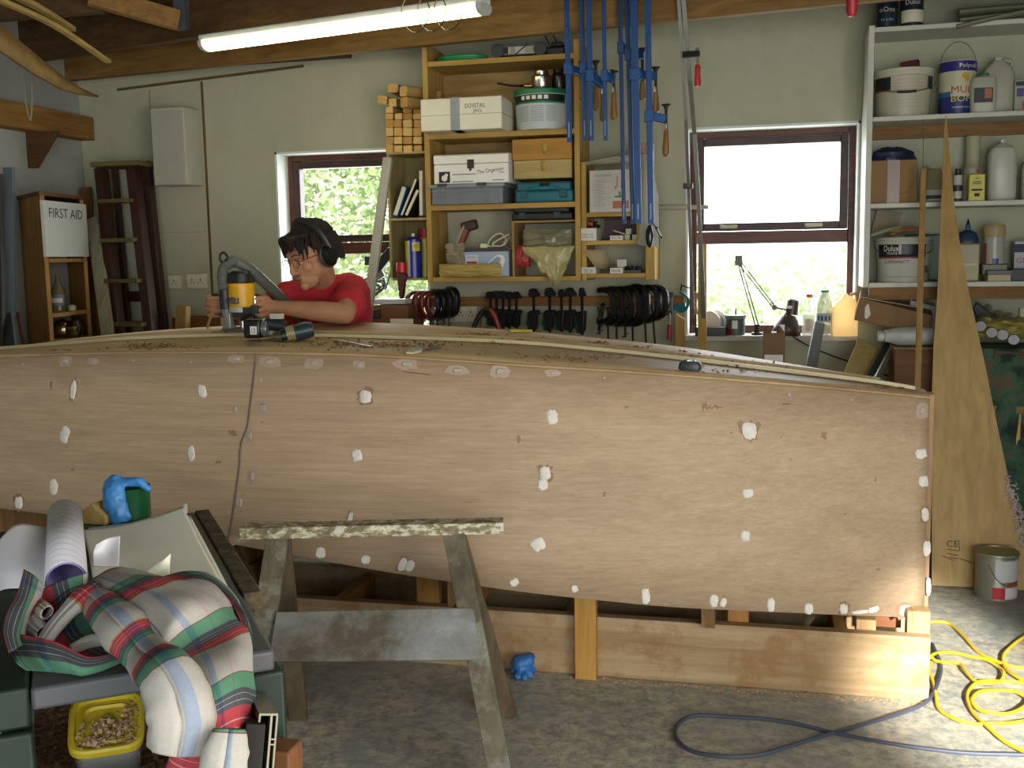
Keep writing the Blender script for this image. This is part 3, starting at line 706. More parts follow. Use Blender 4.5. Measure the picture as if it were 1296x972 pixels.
offcut(491, 106, 504, 117, .2, 5.34, 'rounded offcut on top of the stack, at the left', 0, True)
offcut(504, 109, 517, 122, .24, 5.28, 'long octagonal post end on top of the stack, upper', 0, True, -.5)
offcut(505, 123, 518, 136, .24, 5.28, 'long octagonal post end on top of the stack, lower', 0, True, -.5)
# ------------------------------------------------------------------ things on the shelves
def boxthing(name, label, cat, px, Y, D, mt, bev=.003, rz=0, z0=None, group=None):
    x0, x1, a_, c_ = RC(*px, Y)
    if z0 is not None: c_ = z0 + (c_ - a_); a_ = z0
    t = thing(name, label, cat, ((x0 + x1) / 2, Y + D / 2, a_), rz, group)
    b = B(); b.box(-(x1 - x0) / 2, (x1 - x0) / 2, -D / 2, D / 2, 0, c_ - a_)
    o = b.out('body', mt, t, world=False, bev=bev); return t, x1 - x0, D, c_ - a_, o
def ltext(t, body, dx, z, w, h, D, mt, name='lettering'):   # lettering on the front face of a boxthing
    return text(body, (dx, -D / 2 - .0012, z), w, h, mt, t, name=name)
black = M('#1c1c1c', .5); ink = M('#2a2a2c', .7); white = M('#e4e2da', .55, 0, .05); cream = M('#d8d2b4', .55, 0, .06)
chrome = M('#c9c7bd', .22, 1.0, .05); brass = M('#c7a45a', .3, 1.0, .1); red = M('#b3222a', .45); dred = M('#8c1c22', .45)
# shelf a: green hose coil, label strip, power strip heater
t = thing('hose_coil', 'coil of green garden hose lying on the top pine shelf', 'hose', (W(584, 72, 5.4).x, 5.42, SZ['a']))
b = B(); cxx = W(584, 72, 5.40).x
pts = []
for i in range(60):
    a_ = 2 * PI * i / 20; pts.append(Vector((.125 * math.cos(a_) + .005 * math.sin(i), .07 * math.sin(a_) * 1.1, .01 + .009 * (i // 20))))
b.tube(pts, .009, 8); b.out('hose', M('#1f8a55', .35), t, world=False)
b = B(); b.box(-.128, .14, -.09, .10, 0, .004); b.out('wrapper', M('#9c8a5a'), t, world=False)
t = thing('electric_heater', 'silver and black small tube heater on the top pine shelf', 'heater', (W(657, 58, 5.36).x, 5.38, SZ['a']), .05)
b = B(); b.box(-.10, .10, -.03, .03, .018, .062); b.out('body', M('#b9b7ac', .35, .5), t, world=False, bev=.006)
for s_ in (-1, 1):
    b = B(); b.cyl((s_ * .108, -.045, .038), (s_ * .108, .03, .038), .033, n=20); b.out('end_disc', M('#34383a', .5), t, world=False, bev=.003)
b = B(); b.beam((-.02, -.034, .016), (.045, -.034, .066), .006, .003, (0, 1, 0)); b.out('strap', black, t, world=False)
for k in range(5):
    for s_ in (-.03, .065):
        pass
b = B()
for k in range(5):
    b.box(.03, .075, -.0315, -.0305, .026 + k * .007, .0285 + k * .007); b.box(-.065 + .02, -.02, -.0315, -.0305, .026 + k * .007, .0285 + k * .007)
b.out('slots', black, t, world=False, smooth=False, weld=False)
b = B(); b.box(-.085, -.055, -.0315, -.0305, .024, .056); b.out('label_plate', ink, t, world=False)
t = thing('black_tool', 'black corded tool at the right end of the top pine shelf', 'power tool', (W(704, 62, 5.42).x, 5.42, SZ['a']))
b = B(); b.box(-.045, .05, -.05, .05, 0, .05); b.box(-.02, .04, -.04, .03, .05, .075); b.out('body', M('#202023', .45), t, world=False, bev=.01, weld=False)
b = B(); b.tube([(-.03, 0, .06), (-.05, .0, .1), (-.07, .05, .13)], .003, 5, smooth=5); b.tube([(.02, 0, .06), (-.01, .02, .1), (-.03, .07, .14)], .003, 5, smooth=5); b.out('cord', black, t, world=False, weld=False)
# shelf b: white long box DOVETAIL JIG, saucepan, green tub
t, w_, D, h_, o = boxthing('jig_box', 'long white polystyrene box taped in the middle, lettered DOVETAIL JIG', 'box', (532, 121.5, 635, 163, ), 5.17, .26, M('#dcd8c2', .6, 0, .04), .006, .0, SZ['b'])
ltext(t, 'DOVETAIL', .075, h_ * .73, .105, .022, D, ink); ltext(t, 'JIG', .085, h_ * .56, .045, .02, D, ink)
b = B(); b.box(-.008 - .045, .02 - .045 + .02, -D / 2 - .0012, D / 2 + .001, -.0, h_ + .001); b.out('duct_tape', M('#8e959c', .4, .2), t, world=False)
b = B(); b.box(-w_ / 2 - .0008, w_ / 2 + .0008, -D / 2 - .0008, D / 2 + .0008, h_ * .47, h_ * .485); b.out('lid_seam', M('#8f8b74'), t, world=False)
X, Y_, z_, h_, r_ = cyl_rect(650, 720, 106, 158, 5.38)
t = thing('plastic_tub', 'large white tub with green lid and printed label on the pine shelf', 'tub', (X, 5.40, SZ['b'])); c_ = (0, 0, 0)
h_ = .205
b = B(); b.lathe([(r_ * .86, 0), (r_ * .9, .004), (r_ * .96, h_ * .86), (r_ * .9, h_ * .86)], n=36); b.out('body', M('#c3c9c6', .45, 0, .03), t, world=False)
b = B(); b.lathe([(r_ * 1.0, h_ * .85), (r_ * 1.02, h_ * .86), (r_ * 1.02, h_ * .95), (r_ * .98, h_ * .97), (r_ * .9, h_ * .97), (0, h_ * .95)], n=36); b.out('lid', M('#1f7d4c', .4), t, world=False)
patch_cyl(c_, r_ * .955, h_ * .66, h_ * .83, -1.5, 1.2, M('#15221d', .5), t, r1=r_ * .972)
patch_cyl(c_, r_ * .953, h_ * .62, h_ * .66, -1.5, 1.2, M('#1f7d4c', .5), t, r1=r_ * .956)
for k in range(5): patch_cyl(c_, r_ * .985, h_ * .71, h_ * .80, -.6 + .22 * k, -.45 + .22 * k, white, t, 'pictogram', r1=r_ * .988)
b = B()
for k in range(9):
    for a0_, a1_ in ((-.75, -.3), (-.22, .25), (.35, .75)):
        rows_ = [[Vector((r_ * .955 * math.sin(a0_ + (a1_ - a0_) * i / 6), -r_ * .955 * math.cos(a0_ + (a1_ - a0_) * i / 6), z)) for i in range(7)] for z in (h_ * (.2 + .042 * k), h_ * (.212 + .042 * k))]
        b.grid(rows_)
b.out('small_print', M('#858d90', .6), t, world=False, smooth=False, weld=False)
t = thing('saucepan', 'shiny steel saucepan with black handle on top of the green-lidded tub', 'pan', (X - .0, 5.40, SZ['b'] + .2))
rp = .052
b = B(); b.lathe([(rp * .9, 0), (rp, .008), (rp, .07), (rp * 1.06, .074), (rp * .97, .074), (rp * .93, .012), (0, .01)], n=28); b.out('pan', chrome, t, world=False)
b = B(); b.tube([(-rp - .03, -.02, .03), (-rp - .1, -.04, .032), (-rp - .165, -.055, .045)], [.009, .012, .009], 8, smooth=3, flat=.6); b.out('handle', M('#26241f', .5), t, world=False)
b = B(); b.cyl((-rp + .003, -.01, .03), (-rp - .035, -.022, .03), .009); b.out('ferrule', brass, t, world=False)
b = B(); b.lathe([(rp * .6, .075), (rp * .65, .08), (rp * .65, .1), (rp * .55, .105), (0, .105)], n=20); b.tube([(-.02, -.02, .07), (-.035, -.03, .11)], .004, 6); b.out('lid_knob', chrome, t, world=False, weld=False)
t = thing('dark_jar', 'dark glass jar behind the saucepan on the pine shelf', 'jar', (X + .075, 5.48, SZ['b'] + .2))
b = B(); b.lathe([(.04, 0), (.045, .01), (.045, .08), (.03, .1), (.03, .12), (0, .12)]); b.out('jar', M('#2a2118', .2), t, world=False)
# shelf c: white toolbox on grey case, wooden boxes, teal case
zc = SZ['c']
t = thing('grey_storage_box', 'grey ribbed plastic storage box under the white toolbox', 'storage box', (W(592, 237, 5.3).x, 5.42, zc))
x0, x1, a_, c_ = RC(541, 224, 630, 250, 5.27); wg, hg = x1 - x0 + .03, c_ - a_
b = B(); b.box(-wg / 2 + .012, wg / 2 - .012, -.14, .13, 0, hg - .012); b.out('body', M('#72787b', .5), t, world=False, bev=.006)
b = B(); b.box(-wg / 2, wg / 2, -.152, .142, hg - .018, hg); b.out('rim', M('#858b8e', .45), t, world=False, bev=.004)
for k in (-.36, -.30, .23, .29, .40):
    b = B(); b.box(wg * k, wg * k + .004, -.148, -.14, .004, hg - .018); b.out('rib', M('#7c8386', .5), t, world=False)
b = B(); b.box(-wg / 2 + .004, wg / 2 - .004, -.149, -.14, hg - .034, hg - .03); b.out('rib', M('#7c8386', .5), t, world=False)
for k in (-.38, .14):
    b = B(); b.box(wg * k, wg * k + .05, -.158, -.14, hg - .012, hg + .004); b.out('clip', M('#3a3d3f', .5), t, world=False, bev=.002)
t = thing('white_toolbox', 'white metal toolbox with dark clasp and blue stripes on the grey box', 'toolbox', (W(597, 205, 5.3).x, 5.42, zc + hg + .002))
x0, x1, a_, c_ = RC(546, 187, 641, 223, 5.28); wt, ht = x1 - x0, .15
b = B(); b.box(-wt / 2, wt / 2, -.14, .12, 0, ht * .66); b.out('body', white, t, world=False, bev=.006)
b = B(); b.m = T(0, 0, 0, PI / 2); b.prism([(-.14, ht * .67), (-.14, ht * .95), (-.12, ht), (.10, ht), (.12, ht * .95), (.12, ht * .67)], -wt / 2, wt / 2); b.out('lid', white, t, world=False, bev=.003)
b = B(); b.box(-.018, .018, -.146, -.14, ht * .5, ht * .8); b.box(-.006, .006, -.152, -.146, ht * .42, ht * .74); b.out('clasp', M('#5a5140', .35, .8), t, world=False, bev=.002, weld=False)
b = B(); b.box(-wt * .43, -wt * .28, -.1415, -.14, ht * .05, ht * .42); b.out('badge', ink, t, world=False)
b = B(); b.ball((-wt * .355, -.1415, ht * .2), .016, (1, .1, 1)); b.ball((-wt * .33, -.1415, ht * .3), .009, (1, .1, 1)); b.out('badge_mark', white, t, world=False, weld=False)
b = B(); b.box(-wt * .25, wt * .07, -.1412, -.14, ht * .30, ht * .325); b.box(-wt * .25, wt * .03, -.1412, -.14, ht * .06, ht * .085); b.box(wt * .29, wt * .44, -.1412, -.14, ht * .08, ht * .105); b.box(wt * .37, wt * .44, -.1412, -.14, ht * .33, ht * .35); b.out('blue_stripe', M('#33507c'), t, world=False, smooth=False, weld=False)
text('The Organiser', (wt * .27, -.1412, ht * .42), wt * .36, ht * .17, ink, t, m=T(wt * .26, -.1412, ht * .40) @ Matrix.Rotation(-.12, 4, 'Y')); 
b = B(); b.tube([(-.045, 0, ht), (-.045, 0, ht + .016), (.045, 0, ht + .016), (.045, 0, ht)], .005, 6); b.out('handle', M('#9b978c', .4, .6), t, world=False)
def latch(t, dx, z, D, s_=1):
    b = B(); b.box(dx - .013 * s_, dx + .013 * s_, -D / 2 - .004, -D / 2, z, z + .03 * s_); b.box(dx - .006 * s_, dx + .006 * s_, -D / 2 - .01, -D / 2 - .004, z - .02 * s_, z + .022 * s_); b.ball((dx, -D / 2 - .01, z - .012), .006)
    b.out('latch', brass, t, world=False, weld=False, bev=.001)
t, w_, D, h_, o = boxthing('wooden_box', 'golden varnished wooden box with brass latch, upper of two on the shelf', 'box', (648, 175, 724, 202), 5.34, .24, WD('#b98a3c', '#94692a', 'x', 4, 10, .45), .003)
latch(t, .012, h_ * .45, D)
tz = t.location.z
t, w_, D, h_, o = boxthing('wooden_box', 'paler wooden box with brass latch underneath the golden box', 'box', (650, 202.5, 724, 226), 5.345, .23, WD('#b9a468', '#9a8550', 'x', 4, 10, .5), .003)
latch(t, .004, h_ * .6, D); t.location.z = tz - h_ - .001
lowz = t.location.z
t = thing('teal_tool_case', 'teal plastic power tool case on the shelf below the wooden boxes', 'tool case', (W(688, 236, 5.3).x, 5.42, zc))
x0, x1, a_, c_ = RC(651, 222, 725, 248, 5.29); wt, ht = (x1 - x0) * .99, min(c_ - a_, lowz - zc - .002)
tm = M('#1d6670', .45)
b = B(); b.m = T(0, 0, 0, PI / 2)
b.box(-.12, .12, -wt / 2, wt / 2, 0, ht * .62); b.out('case', tm, t, world=False, bev=.012)
b = B(); b.box(-wt / 2 + .01, -wt / 2 + .13, -.125, .11, ht * .55, ht); b.box(wt / 2 - .12, wt / 2 - .01, -.125, .11, ht * .55, ht); b.box(-wt / 2 + .1, wt / 2 - .1, -.05, .11, ht * .5, ht * .94); b.out('case_lid', M('#1a5c66', .45), t, world=False, bev=.01, weld=False)
b = B(); b.tube([(-wt * .26, -.125, ht * .64), (-wt * .2, -.142, ht * .7), (wt * .2, -.142, ht * .7), (wt * .26, -.125, ht * .64)], .009, 8); b.out('handle', M('#216f7a', .4), t, world=False)
for s_ in (-1, 1):
    b = B(); b.box(s_ * wt * .34 - .018, s_ * wt * .34 + .018, -.134, -.12, ht * .22, ht * .62); b.out('clip', M('#15505a', .4), t, world=False, bev=.003)
# shelf d: drill bits case, belt sander, iron box, cable, plastic bags, folder stuff
zd = SZ['d']
t = thing('black_tool_case', 'flat black moulded tool case lying on the inner ply box', 'tool case', (W(686, 270, 5.34).x, 5.44, ZD + .001))
x0, x1, a_, c_ = RC(646, 262, 726, 280, 5.31); wt, ht = x1 - x0 - .01, (c_ - a_) * .95
b = B(); b.box(-wt / 2, wt / 2, -.11, .11, 0, ht * .55); b.out('case', M('#1d2122', .4), t, world=False, bev=.008)
b = B(); b.box(-wt / 2 + .006, wt / 2 - .02, -.10, .10, ht * .55, ht); b.out('case_lid', M('#2a2c28', .4), t, world=False, bev=.01)
for s_ in (-.32, .25):
    b = B(); b.box(wt * s_ - .018, wt * s_ + .018, -.118, -.108, ht * .12, ht * .6); b.out('clip', M('#313536', .4), t, world=False, bev=.002)
t, w_, D, h_, o = boxthing('iron_box', 'pale blue carton printed with a white steam iron', 'carton', (586, 300, 644, 336), 5.36, .12, M('#9fb3c6', .5, 0, .05), .002, .0, zd)
o['label'] = 'pale blue printed carton'
b = B(); b.box(-w_ / 2, w_ / 2, -D / 2 - .001, -D / 2, h_ * .88, h_); b.out('printed_label', M('#4b3a3c'), t, world=False)
b = B(); b.box(-w_ * .45, -w_ * .17, -D / 2 - .001, -D / 2, h_ * .25, h_ * .78); b.out('printed_label', M('#c9d0d4'), t, world=False)
b = B(); b.box(-w_ * .42, -w_ * .2, -D / 2 - .0015, -D / 2 - .001, h_ * .47, h_ * .55); b.out('printed_label', M('#b34a4a'), t, world=False)
ltext(t, 'Steam Iron', -.0 - w_ * .3, h_ * .7, w_ * .2, h_ * .06, D + .001, ink)
ip = [(-.035, .03), (-.01, .045), (.03, .085), (.06, .105), (.085, .10), (.095, .08), (.085, .05), (.06, .03), (.02, .022)]
k_ = h_ / .135
b = B(); b.prism([((x) * k_, z * k_) for x, z in ip], -D / 2 - .0018, -D / 2 - .001); b.out('iron_picture', white, t, world=False)
b = B(); b.prism([((x * .55 + .022) * k_, (z * .5 + .042) * k_) for x, z in ip], -D / 2 - .0022, -D / 2 - .0018); b.out('iron_picture', M('#8fa3b3'), t, world=False)
t = thing('white_flex', 'coiled white mains flex with plug on top of the iron carton', 'cable', (W(628, 292, 5.42).x, 5.42, zd + h_ + .001))
b = B(); b.tube([(-.05, 0, .006), (-.03, .0, .05), (.02, 0, .075), (.05, .0, .045), (.02, .0, .008), (-.02, -.01, .02), (.03, -.01, .05), (.07, 0, .07)], .0045, 6, smooth=6); b.tube([(-.07, 0, .012), (-.01, .01, .01), (.04, 0, .015), (.06, .0, .04), (.08, -.0, .06)], .0045, 6, smooth=5); b.out('flex', M('#c9c3a8', .4), t, world=False, weld=False)
b = B(); b.box(-.085, -.05, -.015, .015, .0, .024); b.out('plug', cream, t, world=False, bev=.004)
t = thing('belt_tool', 'long reddish tool leaning against the side of the pine shelf', 'power tool', (W(570, 335, 5.38).x, 5.38, zd))
p0, p1 = W(566, 336, 5.36) , W(592, 286, 5.4); p0.z = zd + .012; L0_ = Vector(t.location)
b = B(); b.beam(p0, p1, .035, .05, (0, 1, 0)); b.out('body', M('#7c4438', .5), t, bev=.006)
b = B(); b.beam(p0 + Vector((-.012, -.03, 0)), p1 + Vector((-.012, -.03, 0)), .008, .004, (0, 1, 0)); b.out('trim_band', M('#a9a08c', .4, .3), t)
b = B(); b.beam(p1 - Vector((.03, .0, .01)), p1 + Vector((.05, 0, .01)), .05, .055, (0, 1, 0)); b.out('head', M('#3a2a26', .5), t, bev=.008)
def crumple(name, label, cat, px0, py0, px1, py1, Y, th, mt, seed, nx=26, nz=18, amp=.02, zmin=None, outline=None):
    rnd_ = random.Random(seed); x0, x1, z0, z1 = RC(px0, py0, px1, py1, Y); rows_f, rows_b = [], []
    for i in range(nx + 1):
        rf, rb = [], []
        for j in range(nz + 1):
            u, v_ = i / nx, j / nz; prof = (1 - (2 * u - 1) ** 4) * (1 - (2 * v_ - 1) ** 4)
            nzv = noise.noise(Vector((u * 5 + seed, v_ * 5, seed))) + .6 * noise.noise(Vector((u * 13 + seed, v_ * 9, seed * 2)))
            x, z = x0 + (x1 - x0) * u, z0 + (z1 - z0) * v_
            if outline: x, z = outline(u, v_, x0, x1, z0, z1)
            e_ = noise.noise(Vector((u * 4, v_ * 4, seed + 9))) * amp * .8
            rf.append(Vector((x + e_, Y - th * prof * .5 - nzv * amp, z + e_ * .5))); rb.append(Vector((x + e_, Y + th * prof * .5, z + e_ * .5)))
        rows_f.append(rf); rows_b.append(rb)
    b = B(); b.grid(rows_f); b.grid(rows_b)
    o = b.out(name, mt, None, weld=True); tag(o, label, cat); return o
bagm = GLASS('clear_bag', '#b9b48c', .55, .25)
crumple('clear_plastic_bag', 'crumpled clear plastic bag against the iron carton', 'plastic bag', 565, 308, 588, 337, 5.335, .05, GLASS('bag2', '#a9a084', .7, .3), 3)
crumple('paper_bags', 'folded yellow paper bags lying over the edge of the lowest pine shelf', 'paper bag', 556, 334, 634, 351, 5.27, .04, M('#ab9550', .6), 11, amp=.008)
crumple('clear_plastic_bag', 'bundle of greyish clear plastic bags in the inner ply box', 'plastic bag', 662, 290, 724, 318, 5.36, .07, GLASS('bag3', '#8f8d70', .75, .2), 5, amp=.016)
crumple('red_packet', 'red packet under the plastic bags in the inner ply box', 'packet', 649, 310, 672, 338, 5.36, .04, M('#a8332e', .4), 8, amp=.006)
def tri(u, v_, x0, x1, z0, z1):
    vv = v_; w_ = .12 + .88 * vv; cx_ = x0 + (x1 - x0) * (.62 - .12 * vv); return cx_ + (u - .5) * (x1 - x0) * w_, z0 + (z1 - z0) * vv
crumple('clear_plastic_bag', 'yellowish plastic bag spilling down over the pine shelf edge', 'plastic bag', 661, 312, 728, 362, 5.265, .05, GLASS('bag4', '#b9b07a', .82, .25), 21, amp=.014, outline=tri)
# left ply box contents
zs1 = sz1
def leaner(name, label, cat, pxb, pxt, y0, y1, Y, D, th, mt, parts=None):
    p0, p1 = W(pxb, y1, Y), W(pxt, y0, Y); t = thing(name, label, cat, (p0.x, Y + D / 2, p0.z)); b = B()
    dd = (p1 - p0); L = dd.length; b.beam(p0 + Vector((0, D / 2, 0)), p1 + Vector((0, D / 2, 0)), D, th, dd.cross(Vector((0, 1, 0)))); b.out('cover', mt, t, bev=.002)
    b = B(); n_ = dd.cross(Vector((0, 1, 0))).normalized()
    b.beam(p0 + Vector((0, D / 2 - .003, 0)) + dd * .02, p1 + Vector((0, D / 2 - .003, 0)) - dd * .02, D, th * .7, dd.cross(Vector((0, 1, 0)))); b.out('pages', cream, t)
    return t
leaner('blue_folder', 'blue folder leaning on the narrow ply shelf', 'folder', 500, 512, 236, 273, 5.36, .17, .03, M('#1e4a86', .4))
leaner('black_folder', 'grey-black folder leaning beside the blue folder', 'folder', 508, 527, 226, 273, 5.37, .17, .014, M('#3a3f3b', .4))
leaner('black_folder', 'black book leaning next to the red manual', 'book', 514, 529, 240, 273, 5.365, .16, .02, M('#1d1f1e', .4))
leaner('manual', 'white manual with red lettering upright at the side of the ply shelf', 'manual', 533, 532.5, 216, 273, 5.355, .2, .02, M('#c9bcae', .5))
b = B(); 
t = thing('spray_can', 'tall blue and yellow lubricant spray can in the ply shelf', 'spray can', (0, 5.4, sz0)); X, Y_, z_, h_, r_ = cyl_rect(513.5, 533.5, 290, 351, 5.4); t.location.x = X; h_ = .235
b = B(); b.lathe([(r_, 0), (r_, h_ * .86), (r_ * .55, h_ * .92), (r_ * .3, h_ * .93)]); b.out('can', M('#1e2c86', .3), t, world=False)
b = B(); b.lathe([(r_ * .22, h_ * .93), (r_ * .22, h_), (0, h_)]); b.out('nozzle', cream, t, world=False)
patch_cyl((0, 0, 0), r_ * 1.01, h_ * .03, h_ * .83, -1.5, -.45, M('#c5b72c', .4), t); patch_cyl((0, 0, 0), r_ * 1.012, h_ * .03, h_ * .83, -.45, -.12, M('#b9bcc9', .4), t)
patch_cyl((0, 0, 0), r_ * 1.012, h_ * .60, h_ * .8, .15, 1.2, M('#c5b72c', .4), t); text_cyl('WD', (0, 0, h_ * .71), r_ * 1.02, .022, .016, M('#1e2c86'), t, -PI / 2 + .55)
t = thing('spray_can', 'second spray can with red cap half hidden beside the blue one', 'spray can', (X + .035, 5.49, sz0)); b = B(); b.lathe([(r_, 0), (r_, .2), (r_ * .8, .21)]); b.out('can', M('#b9ab33', .35), t, world=False); b = B(); b.lathe([(r_ * .8, .21), (r_ * .8, .26), (0, .26)]); b.out('cap', red, t, world=False)
t = thing('glue_bottle', 'dark rust bottle with red cap hanging under the ply shelf corner', 'bottle', (W(508, 350, 5.30).x, 5.31, W(508, 378, 5.30).z))
x0, x1, a_, c_ = RC(503, 332, 518, 378, 5.31)
hh = c_ - a_
b = B(); b.prism([(-.012, 0), (.004, 0), (.02, hh * .5), (.03, hh * .62), (.02, hh * .72), (-.02, hh * .72), (-.025, hh * .66)], -.018, .018); b.out('body', M('#55271d', .5), t, world=False, bev=.004)
b = B(); b.cyl((.0, 0, hh * .72), (0, 0, hh), .028); b.out('cap', M('#c01f22', .35), t, world=False, bev=.002)
# right small unit contents
VS0, VS1, VS2 = VS
t, w_, D, h_, o = boxthing('white_carton', 'open white parts carton with bits on top, middle shelf of the small unit', 'carton', (733, 293, 755, 309), 5.31, .16, M('#cfccc0', .6), .002, 0, VS1)
ltext(t, 'M6 x 40', 0, h_ * .5, w_ * .6, .008, D, ink); ltext(t, 'bolts zinc', 0, h_ * .3, w_ * .7, .007, D, ink)
b = B(); rn = random.Random(2)
for k in range(14): b.beam((rn.uniform(-.04, .04), rn.uniform(-.07, .05), h_ + .01), (rn.uniform(-.04, .05), rn.uniform(-.07, .05), h_ + rn.uniform(.02, .035)), .01, .01)
o2 = b.out('bolts', M('#1e2a2c', .4), t, world=False, weld=False); o2['kind'] = 'stuff'
b = B(); b.box(-.005, .02, -.05, -.02, h_ + .012, h_ + .03); b.out('red_piece', red, t, world=False)
t, w_, D, h_, o = boxthing('white_carton', 'small low white carton in the middle of the small unit', 'carton', (772, 301, 788, 307), 5.31, .12, M('#cfccc0', .6), .001, 0, VS1); ltext(t, '8 x 50', 0, h_ * .5, w_ * .7, h_ * .5, D, ink)
b = B(); b.beam((-.02, -.04, h_ + .025), (.035, .0, h_ + .006), .016, .006); b.out('flap', M('#b3a984'), t, world=False)
t, w_, D, h_, o = boxthing('dark_box', 'dark maroon box at the back of the middle small shelf', 'box', (765, 272, 808, 299), 5.46, .08, M('#3d1e26', .5), .002, 0, VS1)
for px_, lb in (((791, 297, 797, 304), 'little white block standing on the small unit, left one'), ((800, 297, 806, 304), 'little white block standing on the small unit, right one'), ((792, 289, 799, 296), 'little white block on top of the others')):
    t, w_, D, h_, o = boxthing('small_block', lb, 'block', px_, 5.36, .05, M('#bcb89e', .6), .001, 0, VS1 if px_[1] == 297 else VS1 + .03)
t, w_, D, h_, o = boxthing('white_carton', 'opened white carton with raised cardboard lid on the lowest small shelf', 'carton', (735, 341, 754, 349), 5.31, .16, M('#cfccc0', .6), .001, 0, VS0); ltext(t, 'M8 x 60', 0, h_ * .6, w_ * .6, .007, D, ink); ltext(t, '100 off', 0, h_ * .3, w_ * .6, .006, D, ink)
b = B(); b._add([Vector(q) for q in ((-.03, -.07, h_ + .09), (.09, -.06, h_ + .085), (.1, .03, h_ - .02), (.035, -.08, h_ + .0))], [(0, 1, 2, 3)]); b.out('lid_flap', M('#a3946e', .7), t, world=False, solid=.002)
t, w_, D, h_, o = boxthing('white_carton', 'flat white labelled carton on the lowest small shelf, centre', 'carton', (772, 339, 788, 346), 5.31, .12, M('#cfccc0', .6), .001, 0, VS0); ltext(t, '10 x 80', 0, h_ * .5, w_ * .7, h_ * .5, D, ink)
t, w_, D, h_, o = boxthing('white_carton', 'pale carton standing at the back of the lowest small shelf', 'carton', (781, 327, 793, 336), 5.40, .05, M('#c4c2b4', .6), .001, 0, VS0); t.location.z = VS0; o.scale.z = 1.9
t = thing('drill_bit_set', 'dark set of drill parts on the lowest small shelf', 'drill bits', (W(800, 340, 5.4).x, 5.4, VS0))
b = B(); rn = random.Random(9)
for k in range(9): x_ = -.04 + .01 * k; b.cyl((x_, rn.uniform(-.03, .02), 0), (x_, rn.uniform(-.03, .02), rn.uniform(.02, .04)), .006)
b.box(-.05, .05, -.05, .05, 0, .014); b.out('bits', M('#232a2a', .4), t, world=False, weld=False)
t = thing('printed_carton', 'white carton printed with pale pink pictures on top shelf of the small unit', 'carton', (0, 5.42, VS2))
x0, x1, a_, c_ = RC(746, 215, 800, 268, 5.31); w_, h_ = x1 - x0, c_ - VS2; t.location = ((x0 + x1) / 2, 5.39, VS2); D = .16
b = B(); b.box(-w_ / 2, w_ / 2, -D / 2, D / 2, 0, h_); b.out('body', M('#c2c0b4', .6), t, world=False, bev=.002)
b = B(); b.box(.01, w_ * .42, -D / 2 - .001, -D / 2, h_ * .08, h_ * .26); b.out('picture', M('#b06a4c'), t, world=False)
b = B(); b.box(.02, w_ * .32, -D / 2 - .001, -D / 2, h_ * .34, h_ * .38); b.box(.04, .05, -D / 2 - .001, -D / 2, h_ * .38, h_ * .48); b.out('picture', M('#4d7a55'), t, world=False, weld=False)
b = B(); b.box(.03, .036, -D / 2 - .001, -D / 2, h_ * .6, h_ * .85); b.box(.05, .056, -D / 2 - .001, -D / 2, h_ * .55, h_ * .8); b.box(.02, .03, -D / 2 - .001, -D / 2, h_ * .55, h_ * .62); b.out('picture', M('#b07a6c'), t, world=False, weld=False)
b = B()
for k in range(14): b.box(-w_ * .42, -w_ * (.1 + .05 * (k % 3)), -D / 2 - .001, -D / 2, h_ * (.15 + .047 * k), h_ * (.16 + .047 * k))
b.out('small_print', M('#8c8c88'), t, world=False, smooth=False, weld=False)
ltext(t, 'CAUTION', -w_ * .2, h_ * .87, w_ * .4, .012, D, M('#a8504a'))
def wedge(u, v_, x0, x1, z0, z1): zz = z0 + (z1 - z0) * (.15 + .85 * (u ** .6) * v_) - (1 - u) * 0 + (.3 * (z1 - z0) if u > .75 else 0) * (u - .75); return x0 + (x1 - x0) * u, zz
o = crumple('folded_dust_sheet', 'folded grey-green sheet lying on the printed carton', 'sheet', 731, 196, 812, 215, 5.36, .12, M('#a3a58a', .6), 31, amp=.01, outline=wedge); o.location.z += .012
crumple('crumpled_paper', 'crumpled pinkish paper behind the blue clamp bars', 'paper', 811, 180, 828, 212, 5.33, .04, M('#b59a90', .6), 32, amp=.012)
# bag of papers hanging over the clamps, and spectacles
b = B(); q = [W(812, 196, 5.22), W(823, 194, 5.22), W(833, 250, 5.2), W(834, 313, 5.2), W(808, 310, 5.2), W(812, 250, 5.21)]
b._add(q, [(0, 1, 2, 5), (5, 2, 3, 4)]); o = b.out('paper_sheet', M('#bdbdb4', .6), solid=.002); tag(o, 'long white leaflet hanging behind the blue clamp ends', 'paper')
t = thing('goggles', 'black goggles hanging below the blue clamp bar ends', 'goggles', W(822, 312, 5.12))
b = B(); b.ball(W(822, 299, 5.13), .052, (.36, .25, 1.05)); b.out('lens', M('#181b19', .2), t)
b = B(); b.tube([W(822, 286, 5.13), W(826, 283, 5.13), W(832, 289, 5.12)], .003, 5); b.out('strap', black, t)
b = B(); b.beam(W(830, 287, 5.12), W(838, 301, 5.12), .012, .018, (0, 1, 0)); b.out('side_arm', black, t, bev=.004)
b = B(); b.beam(W(832, 289.5, 5.108), W(837, 299, 5.108), .004, .009, (0, 1, 0)); b.out('arm_inlay', white, t)
